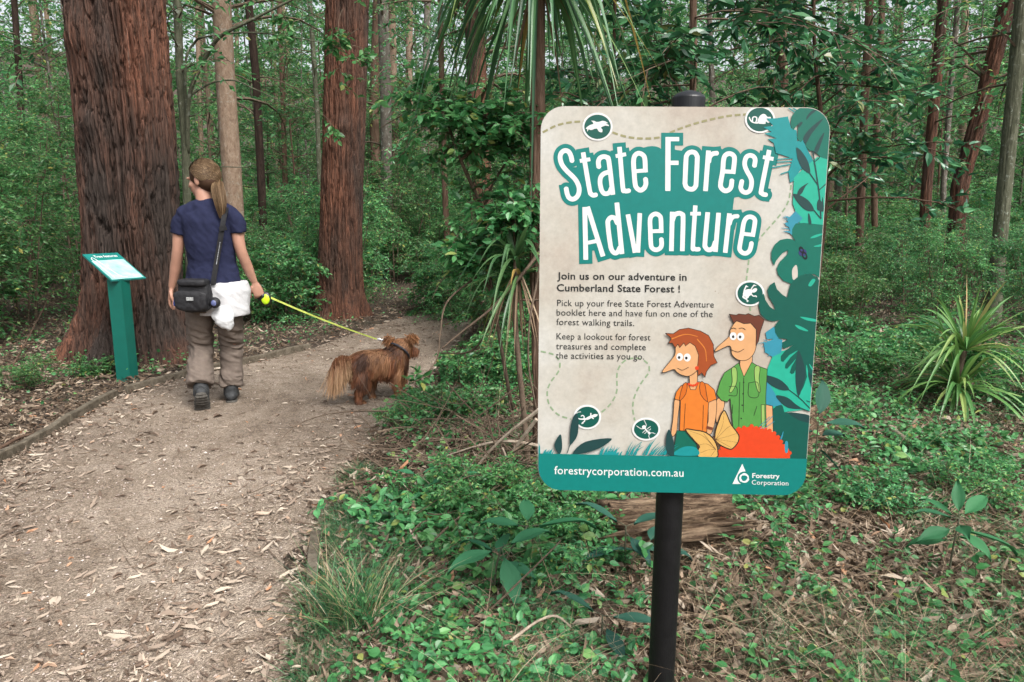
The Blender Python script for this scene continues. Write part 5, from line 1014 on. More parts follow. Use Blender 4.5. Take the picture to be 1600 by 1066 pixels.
def plant_mesh(seed, H, stems, spread, nb, z0, blen, twig_n, leaf_n, twig_l, leafL, leafW, tmpl, r0=.02, droop=.35, el=(.1, .9), flat=.45, lean=.1):
    rng = np.random.default_rng(seed); wood, lf = MB(), MB()
    for s_ in range(stems):
        a = rng.uniform(0, 2 * np.pi); b = np.array([math.cos(a), math.sin(a), 0]) * spread * rng.uniform(.2, 1) * (stems > 1); d = np.array([math.cos(a), math.sin(a), 0]) * (spread * 1.2 if stems > 1 else lean * H) * rng.uniform(.2, 1)
        h = H * rng.uniform(.65, 1.0) if stems > 1 else H; P = spline(np.array([b + [0, 0, -.1], b + d * .3 + [0, 0, h * .35] + rng.normal(size=3) * .03 * h * .3, b + d * .7 + [0, 0, h * .7] + rng.normal(size=3) * .03 * h * .5, b + d + [0, 0, h]]), 24)
        wood.add(*tube(P, np.linspace(r0, r0 * .25, 24), 6)); t = rng.uniform(z0, 1, nb); t.sort(); B0 = np.stack([np.interp(t * 23, np.arange(24), P[:, k]) for k in range(3)], -1)
        az = rng.uniform(0, 2 * np.pi, nb); e = rng.uniform(el[0], el[1], nb); bd = np.stack([np.cos(az) * np.cos(e), np.sin(az) * np.cos(e), np.sin(e)], -1)
        bl = blen * (1.15 - .6 * (t - z0) / (1 - z0 + 1e-6)) * rng.uniform(.6, 1.2, nb); sprays(rng, B0, bd, bl, np.full(nb, r0 * .4) * (1.1 - .6 * t), twig_n, leaf_n, twig_l, leafL, leafW, tmpl, droop, wood, lf, flat)
    return wood, lf
# foliage colours; the pale top greens of GA and GB are painted-in sky gloss
GA = leaf_mat("leaf_deep_green", [(0, (0.029, 0.118, 0.045)), (.4, (0.063, 0.211, 0.072)), (.8, (0.107, 0.319, 0.104)), (.94, (0.213, 0.453, 0.172)), (1, (0.404, 0.391, 0.099))], rough=.36, trans=.5, spec=.5)
GB = leaf_mat("leaf_mid_green", [(0, (0.038, 0.149, 0.052)), (.5, (0.086, 0.273, 0.087)), (.85, (0.152, 0.381, 0.122)), (.95, (0.270, 0.505, 0.199)), (1, (0.427, 0.412, 0.099))], rough=.36, trans=.5, spec=.5)
GC = leaf_mat("leaf_bright_green", [(0, (0.034, 0.139, 0.049)), (.5, (0.070, 0.252, 0.084)), (.92, (0.129, 0.350, 0.118)), (1, (0.303, 0.319, 0.081))], rough=.36, trans=.4)
GD = leaf_mat("leaf_dark_glossy", [(0, (0.016, 0.070, 0.040)), (.5, (0.042, 0.170, 0.077)), (.92, (0.081, 0.247, 0.099)), (1, (0.157, 0.175, 0.054))], rough=.27, trans=.22)
GY = leaf_mat("leaf_yellowish", [(0, (.045, .11, .030)), (.5, (.085, .18, .05)), (1, (.17, .25, .075))], rough=.4, trans=.3)
PROTO = {}
def proto(key, name, cat, mat, wood_mat, **kw):
    wd, lf = plant_mesh(**kw); PROTO[key] = (name, cat, wd.mesh('stem', [wood_mat], True), lf.mesh('foliage', [mat]))
for k in range(4): proto(('sap', k), 'understorey_tree', 'tree', [GA, GB, GA, GB][k], [M_BROWN, M_GREEN, M_TWIG, M_GREY][k], seed=100 + k, H=6.5 + .5 * k, stems=1, spread=0, nb=50, z0=.12, blen=1.5, twig_n=14, leaf_n=12, twig_l=.34, leafL=.066, leafW=.031, tmpl=T4, r0=.042, flat=.6)
for k in range(3): proto(('fine', k), 'understorey_tree', 'tree', [GB, GA, GB][k], M_TWIG, seed=120 + k, H=4.2, stems=2, spread=.25, nb=38, z0=.10, blen=1.05, twig_n=15, leaf_n=12, twig_l=.24, leafL=.047, leafW=.023, tmpl=T4, r0=.022, flat=.7)
for k in range(3): proto(('big', k), 'broadleaf_tree', 'tree', [GD, GA, GD][k], M_BROWN, seed=140 + k, H=5.2, stems=1, spread=0, nb=44, z0=.30, blen=1.25, twig_n=8, leaf_n=7, twig_l=.34, leafL=.125, leafW=.055, tmpl=T9, r0=.035, flat=.55)
for k in range(4): proto(('bush', k), 'shrub', 'shrub', [GB, GA, GC, GB][k], M_TWIG, seed=160 + k, H=[1.3, 1.7, 1.0, 2.2][k], stems=7, spread=.42, nb=15, z0=.08, blen=.5, twig_n=10, leaf_n=9, twig_l=.2, leafL=[.050, .043, .062, .05][k], leafW=[.024, .020, .032, .024][k], tmpl=T4, r0=.010, flat=.65)
for k in range(3): proto(('low', k), 'ground_shrub', 'shrub', [GC, GB, GC][k], M_TWIG, seed=180 + k, H=[.34, .45, .28][k], stems=9, spread=.26, nb=9, z0=.1, blen=.19, twig_n=5, leaf_n=6, twig_l=.10, leafL=[.042, .036, .048][k], leafW=[.022, .018, .027][k], tmpl=T9, r0=.004, flat=.7)
for k in range(3): proto(('creep', k), 'creeper', 'creeper', GC, M_TWIG, seed=200 + k, H=[.13, .17, .10][k], stems=8, spread=.20, nb=5, z0=.15, blen=.11, twig_n=3, leaf_n=4, twig_l=.07, leafL=[.046, .040, .052][k], leafW=[.026, .021, .032][k], tmpl=T9, r0=.0022, flat=.7)
used = {}
def place(key, x, y, sc=1.0, label=None, group=None, rz=None, dz=0.0):
    name, cat, wd, lf = PROTO[key]; z = gz(x, y) + dz; rz = RNG.uniform(0, 6.28) if rz is None else rz
    t = thing(name, label, cat, (x, y, z), rz, group); t.scale = (sc, sc, sc)
    link('stem', wd, t); link('foliage', lf, t); return t
def pxof(x, y, z=.5):
    v = CMn.T @ (np.array([x, y, z]) - [0, 0, CAM_H]); return 800 + F_PX * v[0] / -v[2]
REG = [(-9999, 100, 'left of the massive trunk'), (100, 300, 'behind the massive trunk'), (300, 490, 'between the massive and the second red trunk'), (490, 585, 'behind the second red trunk'), (585, 850, 'beyond the bend in the path'), (850, 1290, 'behind the illustrated board'), (1290, 1450, 'just right of the illustrated board'), (1450, 9999, 'around the leaning shaggy trunk')]
def where(x, y):
    p = pxof(x, y); return next(r[2] for r in REG if r[0] <= p < r[1])
def dist_word(y): return 'near' if y < 9 else 'middle-distance' if y < 16 else 'far'
LOOK = {('sap', 0): 'tall deep-green', ('sap', 1): 'tall mid-green', ('sap', 2): 'tall twiggy deep-green', ('sap', 3): 'tall grey-stemmed', ('fine', 0): 'fine-leaved mid-green', ('fine', 1): 'fine-leaved dark', ('fine', 2): 'fine-leaved two-stemmed', ('big', 0): 'glossy broad-leaved', ('big', 1): 'broad-leaved', ('big', 2): 'dark glossy broad-leaved', ('bush', 0): 'rounded mid-green', ('bush', 1): 'dense dark-green', ('bush', 2): 'low bright-green', ('bush', 3): 'upright mid-green'}
def auto(key, x, y, sc):
    nm = 'sapling' if key[0] in ('sap', 'fine', 'big') else 'bush'; lab = f"{LOOK[key]} {nm}, {dist_word(y)}, {where(x, y)}"
    return place(key, x, y, sc, lab, f"{LOOK[key]} {nm}s {where(x, y)}")
rg = np.random.default_rng(2024); spots = []
def free(x, y, d): return all((x - a) ** 2 + (y - b) ** 2 > d * d for a, b in spots)
CLEAR = [(BX, BY, 1.4), (SX, SY, 1.1)] + [(t.location.x, t.location.y, .5) for t, _, _ in TRUNKS]
def scatter(kinds, n, y0, y1, dmin, px0, px1, sc0, sc1, margin=.6, cond=None, yp=1.0):
    k = tries = 0
    while k < n and tries < n * 60:
        tries += 1; y = y0 + (y1 - y0) * rg.random() ** yp; p = rg.uniform(px0, px1); x = (p - 800) / F_PX * (y + .2)
        if on_path(x, y, margin) or not free(x, y, dmin) or any((x - a) ** 2 + (y - b) ** 2 < c * c for a, b, c in CLEAR): continue
        if cond and not cond(x, y, p): continue
        spots.append((x, y)); auto(kinds[rg.integers(len(kinds))], x, y, rg.uniform(sc0, sc1)); k += 1
BU = [('bush', 0), ('bush', 1), ('bush', 2), ('bush', 3)]; SP = [('sap', k) for k in range(4)]; FN = [('fine', k) for k in range(3)]; BG = [('big', k) for k in range(3)]
scatter(BU, 9, 6.3, 8.5, .75, -150, 60, .8, 1.25)
scatter(FN + BU[3:], 5, 7.2, 9.5, 1.1, -120, 40, .75, 1.0)
scatter(BU, 20, 9.5, 14, .85, 270, 560, .75, 1.2)
scatter(BU, 16, 13.2, 17.5, .9, 560, 860, .75, 1.25, .2)
scatter(BU, 22, 7.5, 15, 1.0, 1270, 1750, .5, 1.0)
scatter(BU, 8, 6.5, 13, 1.2, 860, 1270, .7, 1.1)
scatter(BU, 50, 14, 24, 1.1, -250, 1850, .9, 1.5, 0.0)
scatter(FN, 18, 9.5, 14, 1.2, -200, 500, .8, 1.15)
scatter(FN, 10, 13.5, 18, 1.2, 540, 860, .9, 1.2, .2)
scatter(FN, 12, 11, 17, 1.2, 1280, 1780, .8, 1.15)
scatter(FN, 7, 14, 20, 1.2, 560, 860, .9, 1.3, .2)
scatter(SP, 10, 12, 19, 1.4, 1280, 1800, .75, 1.0)
scatter(SP, 6, 13, 20, 1.4, -100, 500, .75, 1.0)
scatter(BG, 7, 8.0, 12, 1.5, 1290, 1760, .8, 1.1)
scatter(BG, 4, 6.2, 8.5, 1.2, 950, 1260, .8, 1.0)
scatter(FN, 12, 8.5, 12, 1.2, 1290, 1800, .6, .95)
scatter(FN + SP, 14, 11, 16, 1.4, 1280, 1800, .8, 1.1)
scatter(SP, 46, 14, 24, 1.5, -300, 1900, .8, 1.2, 0.0)
scatter(SP, 34, 22, 34, 2.0, -300, 1900, 1.2, 1.9, 0.0)
# leafy crowns of the hand-set trees
rgc = np.random.default_rng(99)
for i, (t, P, r) in enumerate(TRUNKS):
    if 'dead' in t.name: continue
    y = t.location.y; near = y < 8.5
    nb = 16 if y > 15 else 22; zlo = {True: 2.3, False: 2.6}[near]
    if 'broadleaf' in t.name: zlo = 1.75; nb = 34
    zz_ = rgc.uniform(zlo, min(P[-1, 2], 2.6 + y * .42), nb); B0 = np.stack([np.interp(zz_, P[:, 2], P[:, k]) for k in range(3)], -1); az = rgc.uniform(0, 2 * np.pi, nb); e = rgc.uniform(0, .8, nb)
    bd = np.stack([np.cos(az) * np.cos(e), np.sin(az) * np.cos(e), np.sin(e)], -1); wood, lf = MB(), MB(); bb = 'broadleaf' in t.name
    sprays(rgc, B0, bd, rgc.uniform(.7, 1.5, nb) * (1.0 if bb else 1 + .03 * y), np.full(nb, max(.008, r * .22)), 9, 8, .36, .12 if bb else .085 if y < 15 else .11, .052 if bb else .04, T9 if bb else T4, .4, wood, lf, .6)
    lf.add(np.concatenate(wood.V), np.concatenate(wood.F[4]), mat=1); cr = lf.build('crown', [GD if bb else (GA, GB)[i % 2], M_TWIG], t)
# sprigs on the arching limbs of the greenish tree
gt = next(t for t, _, _ in TRUNKS if 'arching' in t['label']); org = np.array(gt.location); wood, lf = MB(), MB()
ends = np.array([PP(px, py, 7.25) for px, py in [(450, 3), (520, -20), (500, 60), (545, 70), (560, 45), (530, 100), (470, 30), (520, 40), (550, 90), (480, 165), (440, 20), (535, 15)]]) - org; dd = unit(rgc.normal(size=(12, 3)) * [1, .6, .3] + [0.3, -.2, -.1])
sprays(rgc, ends, dd, rgc.uniform(.15, .32, 12), np.full(12, .004), 5, 6, .14, .075, .042, T9, .4, wood, lf, .5); lf.add(np.concatenate(wood.V), np.concatenate(wood.F[4]), mat=1); lf.build('crown', [GC, M_TWIG], gt)

# far woods: a mass of foliage nobody could count
n = 230000; rgf = np.random.default_rng(8); ang = rgf.uniform(-.85, .85, n); ds = rgf.uniform(30, 52, n); x = np.sin(ang) * ds; y = np.cos(ang) * ds; z = rgf.random(n) ** 1.15 * 17
cl = fbm(np.stack([x * .22, y * .22, z * .30], -1), 3, 77); keep = (cl > .47 + .012 * np.maximum(z - 9, 0)); x, y, z = x[keep], y[keep], z[keep]; n = len(x)
V, Fq = leaves(np.stack([x, y, z + gh(x, y)], -1), rnd_dir(n, rgf), unit(rnd_dir(n, rgf) + [0, -.5, .8]), rgf.uniform(.14, .32, n), rgf.uniform(.07, .15, n), T4); fw = MB().add(V, Fq).build('far_woods', [GB]); tag(fw, 'dense leafy mass of woods closing the view behind all trunks', 'woods', kind='stuff')
tn = 36; ang = rgf.uniform(-.85, .85, tn); ds = rgf.uniform(24, 48, tn); tx, ty = np.sin(ang) * ds, np.cos(ang) * ds; tz = gh(tx, ty); hh = np.linspace(0, 1, 6)
ln = rgf.normal(size=(tn, 2)) * 1.0; P = np.stack([tx[:, None] + ln[:, :1] * hh, ty[:, None] + ln[:, 1:] * hh, tz[:, None] - .3 + 18 * hh], -1); fa = MB(); fa.add(*batch_tubes(P, (rgf.uniform(.05, .15, tn)[:, None] * (1 - .4 * hh)[None]), 8)); ft = fa.build('far_trunks', [M_TAN]); tag(ft, 'slim pale trunks standing among the far woods', 'woods', kind='stuff')

# ------------------------------------------------------------------ near plants
def strap_leaves(mb, c, n, L, Wd, rng, el=(.1, 1.3), droop=1.0, az=(0, 2 * np.pi), segs=12, kink=.3):
    a = rng.uniform(*az, n); e = rng.uniform(*el, n); d = np.stack([np.cos(a) * np.cos(e), np.sin(a) * np.cos(e), np.sin(e)], -1); L = L * rng.uniform(.6, 1.15, n); t = np.linspace(0, 1, segs)
    P = np.asarray(c)[None, None] + d[:, None] * (L[:, None] * t)[..., None]; P[..., 2] -= droop * L[:, None] * (t[None] ** 2.2) * rng.uniform(.4, 1.2, (n, 1)) * np.cos(e)[:, None]
    kk = rng.uniform(.4, .8, n); kd = (rng.random(n) < kink) * rng.uniform(.3, 1.0, n); P[..., 2] -= (kd * L)[:, None] * np.clip(t[None] - kk[:, None], 0, 1)
    s_ = unit(np.cross(d, [0, 0, 1.0]) + rng.normal(size=(n, 3)) * .15); wv_ = Wd * np.minimum(1, np.minimum(t / .12 + .45, (1 - t) / .45 + .04)); w_ = wv_[None] * rng.uniform(.7, 1.2, (n, 1))
    T = np.gradient(P, axis=1); up_ = unit(np.cross(s_[:, None], T)); V = np.stack([P - s_[:, None] * w_[..., None] / 2 + up_ * w_[..., None] * .12, P - up_ * w_[..., None] * .05, P + s_[:, None] * w_[..., None] / 2 + up_ * w_[..., None] * .12], 2)   # n,k,3,3
    k = segs; b = np.arange(k - 1)[:, None] * 3; j = np.arange(2)[None]; q = np.stack([b + j, b + 3 + j, b + 4 + j, b + 1 + j], -1).reshape(-1, 4)
    mb.add(V.reshape(-1, 3), (np.arange(n)[:, None, None] * k * 3 + q[None]).reshape(-1, 4))
rp = np.random.default_rng(17); M_STRAP = leaf_mat("strap_leaf", [(0, (0.032, 0.098, 0.042)), (.5, (0.067, 0.165, 0.064)), (.85, (0.116, 0.227, 0.080)), (.95, (0.232, 0.247, 0.056)), (1, (0.488, 0.288, 0.096))], rough=.36, trans=.3, obj_var=0)
M_DEADL = leaf_mat("dead_frond", [(0, (.12, .075, .045)), (.6, (.24, .165, .105)), (1, (.36, .27, .185))], rough=.8, trans=.1, obj_var=0)
c0 = PP(842, -95, 3.55); palm = thing('strap_palm', 'tall plant with a fountain of long drooping strap leaves above the board', 'palm', (c0[0] + .02, 3.6, gz(c0[0], 3.6))); o_ = np.array(palm.location); cc = c0 - o_
MB().add(*tube(spline([[0.02, 0.06, -.1], [.03, .04, .9], [.0, .02, 1.6], cc + [0, 0, .15]], 40), np.linspace(.022, .028, 40), 12)).build('trunk', M_BROWN, palm, True)
mb = MB(); strap_leaves(mb, cc + [0, 0, .10], 100, .74, .034, rp, (-.25, 1.1), 1.35, kink=.6); strap_leaves(mb, cc + [0, 0, -.05], 60, .66, .030, rp, (-.95, .2), .8, kink=.5); mb.build('leaf_fountain', [M_STRAP], palm)
mb = MB(); strap_leaves(mb, cc + [0, 0, -.12], 7, .6, .020, rp, (-1.35, -.6), .5); mb.build('dead_skirt', [M_DEADL], palm)
# smaller strap rosette and dry skirt lower at the board's left edge
c1 = PP(812, 560, 3.5); ro = thing('strap_plant', 'slender-stemmed strap plant with dry hanging blades left of the board', 'plant', (c1[0], 3.5, gz(c1[0], 3.5))); o_ = np.array(ro.location)
top = PP(806, 400, 3.5) - o_; MB().add(*tube(spline([[.06, 0, -.1], [.03, 0, .25], top * [1, 1, .7], top], 24), np.linspace(.016, .012, 24), 8)).build('stem', M_TWIG, ro, True)
mb = MB(); strap_leaves(mb, top + [0, 0, -.02], 30, .42, .022, rp, (.2, 1.4), .8); strap_leaves(mb, top + [.02, 0, -.1], 22, .35, .02, rp, (-.4, .8), .9); mb.build('leaf_rosette', [M_STRAP], ro)
mb = MB(); strap_leaves(mb, top + [.01, 0, -.05], 16, .45, .012, rp, (-1.5, -.9), .3); mb.build('dead_skirt', [M_DEADL], ro)
# bright strap tuft on the right
c2 = G(1495, 648); tu = thing('strap_tuft', 'bright yellow-green tuft of arching strap leaves right of the board', 'plant', (c2[0], c2[1], gz(c2[0], c2[1])))
M_TUFT = leaf_mat("tuft_leaf", [(0, (.050, .165, .050)), (.5, (.10, .26, .070)), (.85, (.19, .36, .10)), (.96, (.32, .36, .12)), (1, (.46, .34, .15))], rough=.4, trans=.3, obj_var=0)
MB().add(*tube(spline([[0, 0, -.1], [.01, 0, .1], [-.015, 0, .28], [.0, 0, .42]], 16), np.full(16, .018), 8)).build('stem', M_TWIG, tu, True)
mb = MB(); strap_leaves(mb, [-.015, 0, .16], 95, .66, .025, rp, (.1, 1.25), .95, kink=.15); strap_leaves(mb, [0, 0, .42], 80, .66, .025, rp, (.25, 1.45), .75, kink=.12); mb.build('leaf_tuft', [M_TUFT], tu)
mb = MB(); strap_leaves(mb, [0, 0, .16], 12, .36, .014, rp, (-1.1, -.1), .6); mb.build('dead_skirt', [M_DEADL], tu)
# shrubs by the path
def at(px, py): g = G(px, py); return g[0], g[1]
place(('low', 0), *at(672, 650), .55, 'low bright leafy shrub at the path edge nearest the dog')
place(('low', 2), *at(722, 650), .7, 'low bright leafy shrub second from the dog along the path edge')
place(('low', 1), *at(628, 672), .45, 'small fine-leaved shrub spilling onto the path below the dog')
place(('low', 1), *at(778, 615), .8, 'mid-height leafy shrub below the bend of the path')
place(('low', 0), *at(790, 590), 1.0, 'mid-height bright shrub against the dry twig tangle')
place(('low', 2), *at(745, 600), .75, 'bright leafy shrub with its leaves before the far path')
place(('low', 1), *at(830, 600), 1.3, 'leafy shrub tucked at the left edge of the board')
place(('bush', 2), *at(800, 545), .8, 'upright bright shrub behind the strap plant left of the board')
place(('bush', 0), *at(735, 500), .75, 'rounded shrub on the inside of the path bend')
# tall open shrub with glossy leaf clusters left of the board
rt = np.random.default_rng(41); tx_, ty_ = at(775, 640); tx_, ty_ = PP(775, 640, 3.75)[0], 3.75; ts_ = thing('climbing_shrub', 'tall open shrub with glossy leaf clusters beside the upper left of the board', 'shrub', (tx_, ty_, gz(tx_, ty_))); o_ = np.array(ts_.location); wood, lf = MB(), MB()
nodes = [[(800, 640), (770, 460), (756, 330), (800, 240), (845, 190)], [(756, 330), (720, 250), (690, 170), (668, 150)], [(770, 460), (735, 400), (700, 350)], [(756, 330), (790, 330), (815, 320)], [(800, 240), (770, 190), (730, 180)], [(770, 460), (800, 420), (835, 300)], [(720, 250), (760, 215), (790, 180)]]
B0 = []; BD = []
for q in nodes:
    P = spline([PP(px, py, 3.75 + .1 * math.sin(px)) for px, py in q], 30) - o_; wood.add(*tube(P, np.linspace(.011, .004, 30), 6)); ii = rt.integers(8, 30, 26); B0.append(P[ii]); BD.append(unit(rt.normal(size=(26, 3)) * [1, 1, .5] + unit(P[-1] - P[0]) * .5 + [0, -.3, 0]))
B0 = np.concatenate(B0); BD = np.concatenate(BD); sprays(rt, B0, BD, rt.uniform(.08, .26, len(B0)), np.full(len(B0), .003), 5, 5, .10, .052, .030, T9, .3, wood, lf, .6); lf.build('foliage', [GC], ts_); wood.build('stem', [M_TWIG], ts_, True)
place(('fine', 0), *at(812, 560), .42, 'fine-leaved sapling close behind the dry tangle, left of the board', rz=.4)
place(('fine', 2), *at(745, 520), .50, 'two-stemmed fine-leaved sapling on the inside of the path bend', rz=1.7)
place(('bush', 2), *at(700, 488), .9, 'bright bush at the far inside corner of the path bend')
place(('bush', 3), *at(825, 520), .75, 'upright bush half hidden by the left edge of the board')
cb = PP(803, 322, 3.5); t_ = thing('leafy_sprig', 'bright rounded clump of fresh glossy leaves at the upper left edge of the board', 'sprig', cb); wood, lf = MB(), MB(); P = spline([[.03, .05, -.35], [.0, .02, -.12], [0, 0, .02]], 16); wood.add(*tube(P, np.linspace(.006, .004, 16), 6))
sprays(rt, P[rt.integers(9, 16, 16)], unit(rt.normal(size=(16, 3)) * [1, .8, .5] + [0, 0, .15]), rt.uniform(.05, .13, 16), np.full(16, .0022), 4, 4, .06, .050, .033, T9, .3, wood, lf, .6); lf.build('foliage', [GC], t_); wood.build('stem', [M_TWIG], t_, True)
# long bare whip hanging over the dog
wv_ = [(755, 425, 3.7), (700, 470, 3.6), (688, 520, 3.55), (683, 560, 3.5), (660, 590, 3.45), (640, 598, 3.4)]; P = spline([PP(*q) for q in wv_], 40); wt = thing('bare_whip', 'thin bare branch bending down to a few leaves before the dog', 'branch', P[0]); o_ = P[0]; MB().add(*tube(P - o_, np.linspace(.006, .002, 40), 5)).build('stem', M_TWIG, wt, True)
wood, lf = MB(), MB(); sprays(rt, P[30:40:2] - o_, unit(rt.normal(size=(5, 3))), np.full(5, .04), np.full(5, .0015), 2, 4, .05, .045, .022, T9, .2, wood, lf, .6); lf.build('leaf_sprig', [GC], wt)
P = spline([PP(*q) for q in [(850, 385, 3.5), (815, 430, 3.45), (770, 480, 3.4), (720, 520, 3.4), (690, 545, 3.4)]], 40); bw = thing('bare_branch', 'long pale bare branch slanting from the board down to the path', 'branch', P[0]); MB().add(*tube(P - P[0], np.linspace(.010, .004, 40), 6)).build('stem', M_TWIG, bw, True)
P = spline([PP(*q) for q in [(850, 300, 3.4), (842, 420, 3.35), (828, 500, 3.3), (826, 570, 3.3), (838, 640, 3.3)]], 40); bw = thing('hanging_vine', 'thin brown vine hanging along the left edge of the board', 'vine', P[0]); MB().add(*tube(P - P[0], np.linspace(.006, .004, 40), 6)).build('stem', M_TWIG, bw, True)
P = spline([PP(*q) for q in [(690, 552, 4.0), (740, 546, 3.9), (790, 478, 3.6), (850, 468, 3.5)]], 40); bw = thing('bare_branch', 'thin dark bare branch running level above the far path', 'branch', P[0]); MB().add(*tube(P - P[0], np.linspace(.005, .006, 40), 6)).build('stem', M_TWIG, bw, True)
# dry tangle of twigs and stems
rd = np.random.default_rng(51); tc = at(775, 745); bp_ = thing('twig_tangle', 'dry tangle of dead twigs and stems heaped left of the board', 'twigs', (tc[0], tc[1], gz(*tc))); mb = MB()
n = 210; b0 = np.stack([rd.normal(size=n) * .34 + .05, rd.normal(size=n) * .38 + .15, rd.uniform(.0, .22, n)], -1); a = rd.uniform(0, np.pi, n); L = rd.uniform(.2, .85, n); d = np.stack([np.cos(a), np.sin(a) * .8, rd.normal(size=n) * .28], -1); bend = rd.normal(size=(n, 3)) * .12; t = np.linspace(-.5, .5, 9)
P = b0[:, None] + d[:, None] * (L[:, None] * t)[..., None] + bend[:, None] * (4 * t ** 2)[None, :, None]; P[..., 2] = np.maximum(P[..., 2], .01); mb.add(*batch_tubes(P, rd.uniform(.0012, .0042, n)[:, None] * np.linspace(1.2, .5, 9)[None], 5)); mb.build('dead_twigs', [M_TWIG], bp_)
mb = MB()
for q in [[(842, 640), (770, 700), (700, 790)], [(838, 655), (790, 720), (755, 760)], [(850, 760), (790, 757), (740, 754)], [(840, 755), (800, 730), (785, 700)], [(860, 700), (780, 690), (690, 715)]]:
    P = spline([PP(px, py, 3.25 + .1 * k) for k, (px, py) in enumerate(q)], 24) - np.array(bp_.location); mb.add(*tube(P, np.linspace(.010, .005, 24), 6))
mb.build('fallen_stems', [M_PALE], bp_)
# creeping leafy plants in front, big-leaved herbs, seedling
for q in [(640, 815, ('creep', 2), 1.0, 'small leafy creeper at the inner edge of the grass patch'), (715, 830, ('creep', 0), 1.0, 'leafy creeper clump left of the rotten log'), (770, 800, ('creep', 2), 1.0, 'bright creeper clump under the twig tangle'), (850, 820, ('creep', 0), 1.0, 'bright creeper clump directly below the board corner'), (900, 800, ('creep', 1), 1.0, 'fine-leaved creeper against the left end of the log'), (930, 860, ('creep', 2), 1.0, 'glossy creeper in front of the left end of the log'), (830, 900, ('creep', 0), 0.75, 'leafy creeper half way between log and frame bottom'), (760, 880, ('creep', 2), 1.0, 'creeper with round bright leaves beside the pointed herb'), (650, 970, ('creep', 2), 0.75, 'little glossy creeper right of the straw-streaked grass tuft'), (705, 1010, ('creep', 0), 0.75, 'little bright creeper near the bottom, left of the pale stick'), (845, 1030, ('creep', 2), 0.75, 'glossy creeper low by the foot of the pale stick'), (935, 985, ('creep', 0), 0.75, 'small bright creeper just left of the post foot'), (1165, 800, ('creep', 1), 1.0, 'small creeper at the cut end of the rotten log'), (1290, 790, ('creep', 1), 1.0, 'flat creeper beneath the lower right corner of the board'), (1340, 660, ('creep', 0), 1.0, 'creeper by the hidden log end right of the board'), (1330, 600, ('low', 1), 1.0, 'leafy clump at the right rim of the board'), (1420, 740, ('creep', 2), 1.0, 'creeper growing under the fallen branch'), (1560, 730, ('creep', 0), 1.0, 'creeper near the frame edge behind the seedling'), (1430, 620, ('low', 1), 0.9, 'leafy clump left of the bright strap tuft'), (1590, 640, ('low', 1), 1.1, 'leafy clump right of the bright strap tuft'), (1390, 560, ('low', 0), 1.2, 'leafy clump behind the bright strap tuft'), (35, 612, ('low', 1), .55, 'leafy clump left of the small tilted plaque'), (150, 588, ('low', 0), 0.5, 'tiny leafy plant at the foot of the massive trunk'), (545, 490, ('low', 1), 0.7, 'small fern-like plant before the second red trunk'), (430, 505, ('bush', 2), 0.9, 'bright bush between the woman and the second red trunk')]:
    place(q[2], *at(q[0], q[1]), q[3], q[4])
for k, (px, py, sc, lab) in enumerate([(680, 790, .50, 'leafy knot of vine at the upper left of the pointed herb'), (735, 812, .55, 'leafy knot of vine right behind the pointed herb'), (800, 825, .55, 'leafy knot of vine beneath the lower left corner of the board'), (880, 850, .5, 'leafy knot of vine halfway from pointed herb to rotten log'), (820, 865, .45, 'leafy knot of vine just above the pointed herb'), (905, 900, .42, 'leafy knot of vine on the left of the blue-green herb'), (1380, 800, .45, 'leafy knot of vine left of the young seedling'), (1540, 800, .5, 'leafy knot of vine above and right of the young seedling')]):
    place(('low', k % 3), *at(px, py), sc, lab)
def herb(px, py, stems, label, mat, name='broadleaf_herb', seed=0):
    "stems: list of (height, [(azimuth, elevation, length, width), ...])"
    x, y = at(px, py); t = thing(name, label, 'plant', (x, y, gz(x, y))); wood, lf = MB(), MB(); r_ = np.random.default_rng(seed)
    for (dx, dy, h, lv) in stems:
        P = spline([[0, 0, -.02], [dx * .4, dy * .4, h * .6], [dx, dy, h]], 14); wood.add(*tube(P, np.linspace(.0045, .0025, 14), 6))
        for (f, az, el, L, Wd) in lv:
            p = P[int(f * 13)]; d = np.array([math.cos(rad(az)) * math.cos(rad(el)), math.sin(rad(az)) * math.cos(rad(el)), math.sin(rad(el))]); q = p + d * L * .22; wood.add(*tube([p, q], [.0018, .0015], 5))
            big = spline([[0, 0, 0], [.25, .38, .03], [.5, .5, .04], [.8, .24, .0], [1, 0, -.14]], 9); m = 9; T = []; 
            for k in range(9): b_ = big[k]; T += [[b_[0], b_[1], b_[2]], [b_[0], b_[1] * .5, b_[2] - .015], [b_[0], 0, b_[2] - .055 - 0.02 * (k > 6)], [b_[0], -b_[1] * .5, b_[2] - .015], [b_[0], -b_[1], b_[2]]]
            i = np.arange(8)[:, None] * 5; j = np.arange(4)[None]; Fq = np.stack([i + j, i + 5 + j, i + 6 + j, i + 1 + j], -1).reshape(-1, 4)
            V, Fa = leaves(q[None], d[None], unit(np.array([[0, 0, 1.0]]) + r_.normal(size=(1, 3)) * .2 + d[None] * -.2), L, Wd, (np.array(T), Fq)); lf.add(V, Fa)
    wood.build('stem', [M_GREEN], t, True); lf.build('leaf_blades', [mat], t, True); return t
M_HERB = leaf_mat("herb_leaf", [(0, (.018, .095, .042)), (1, (.034, .155, .060))], rough=.65, spec=.3, trans=.2, obj_var=.12); M_HERBB = leaf_mat("herb_leaf_blue", [(0, (.014, .058, .042)), (1, (.026, .095, .062))], rough=.7, spec=.25, trans=.15, obj_var=.1)
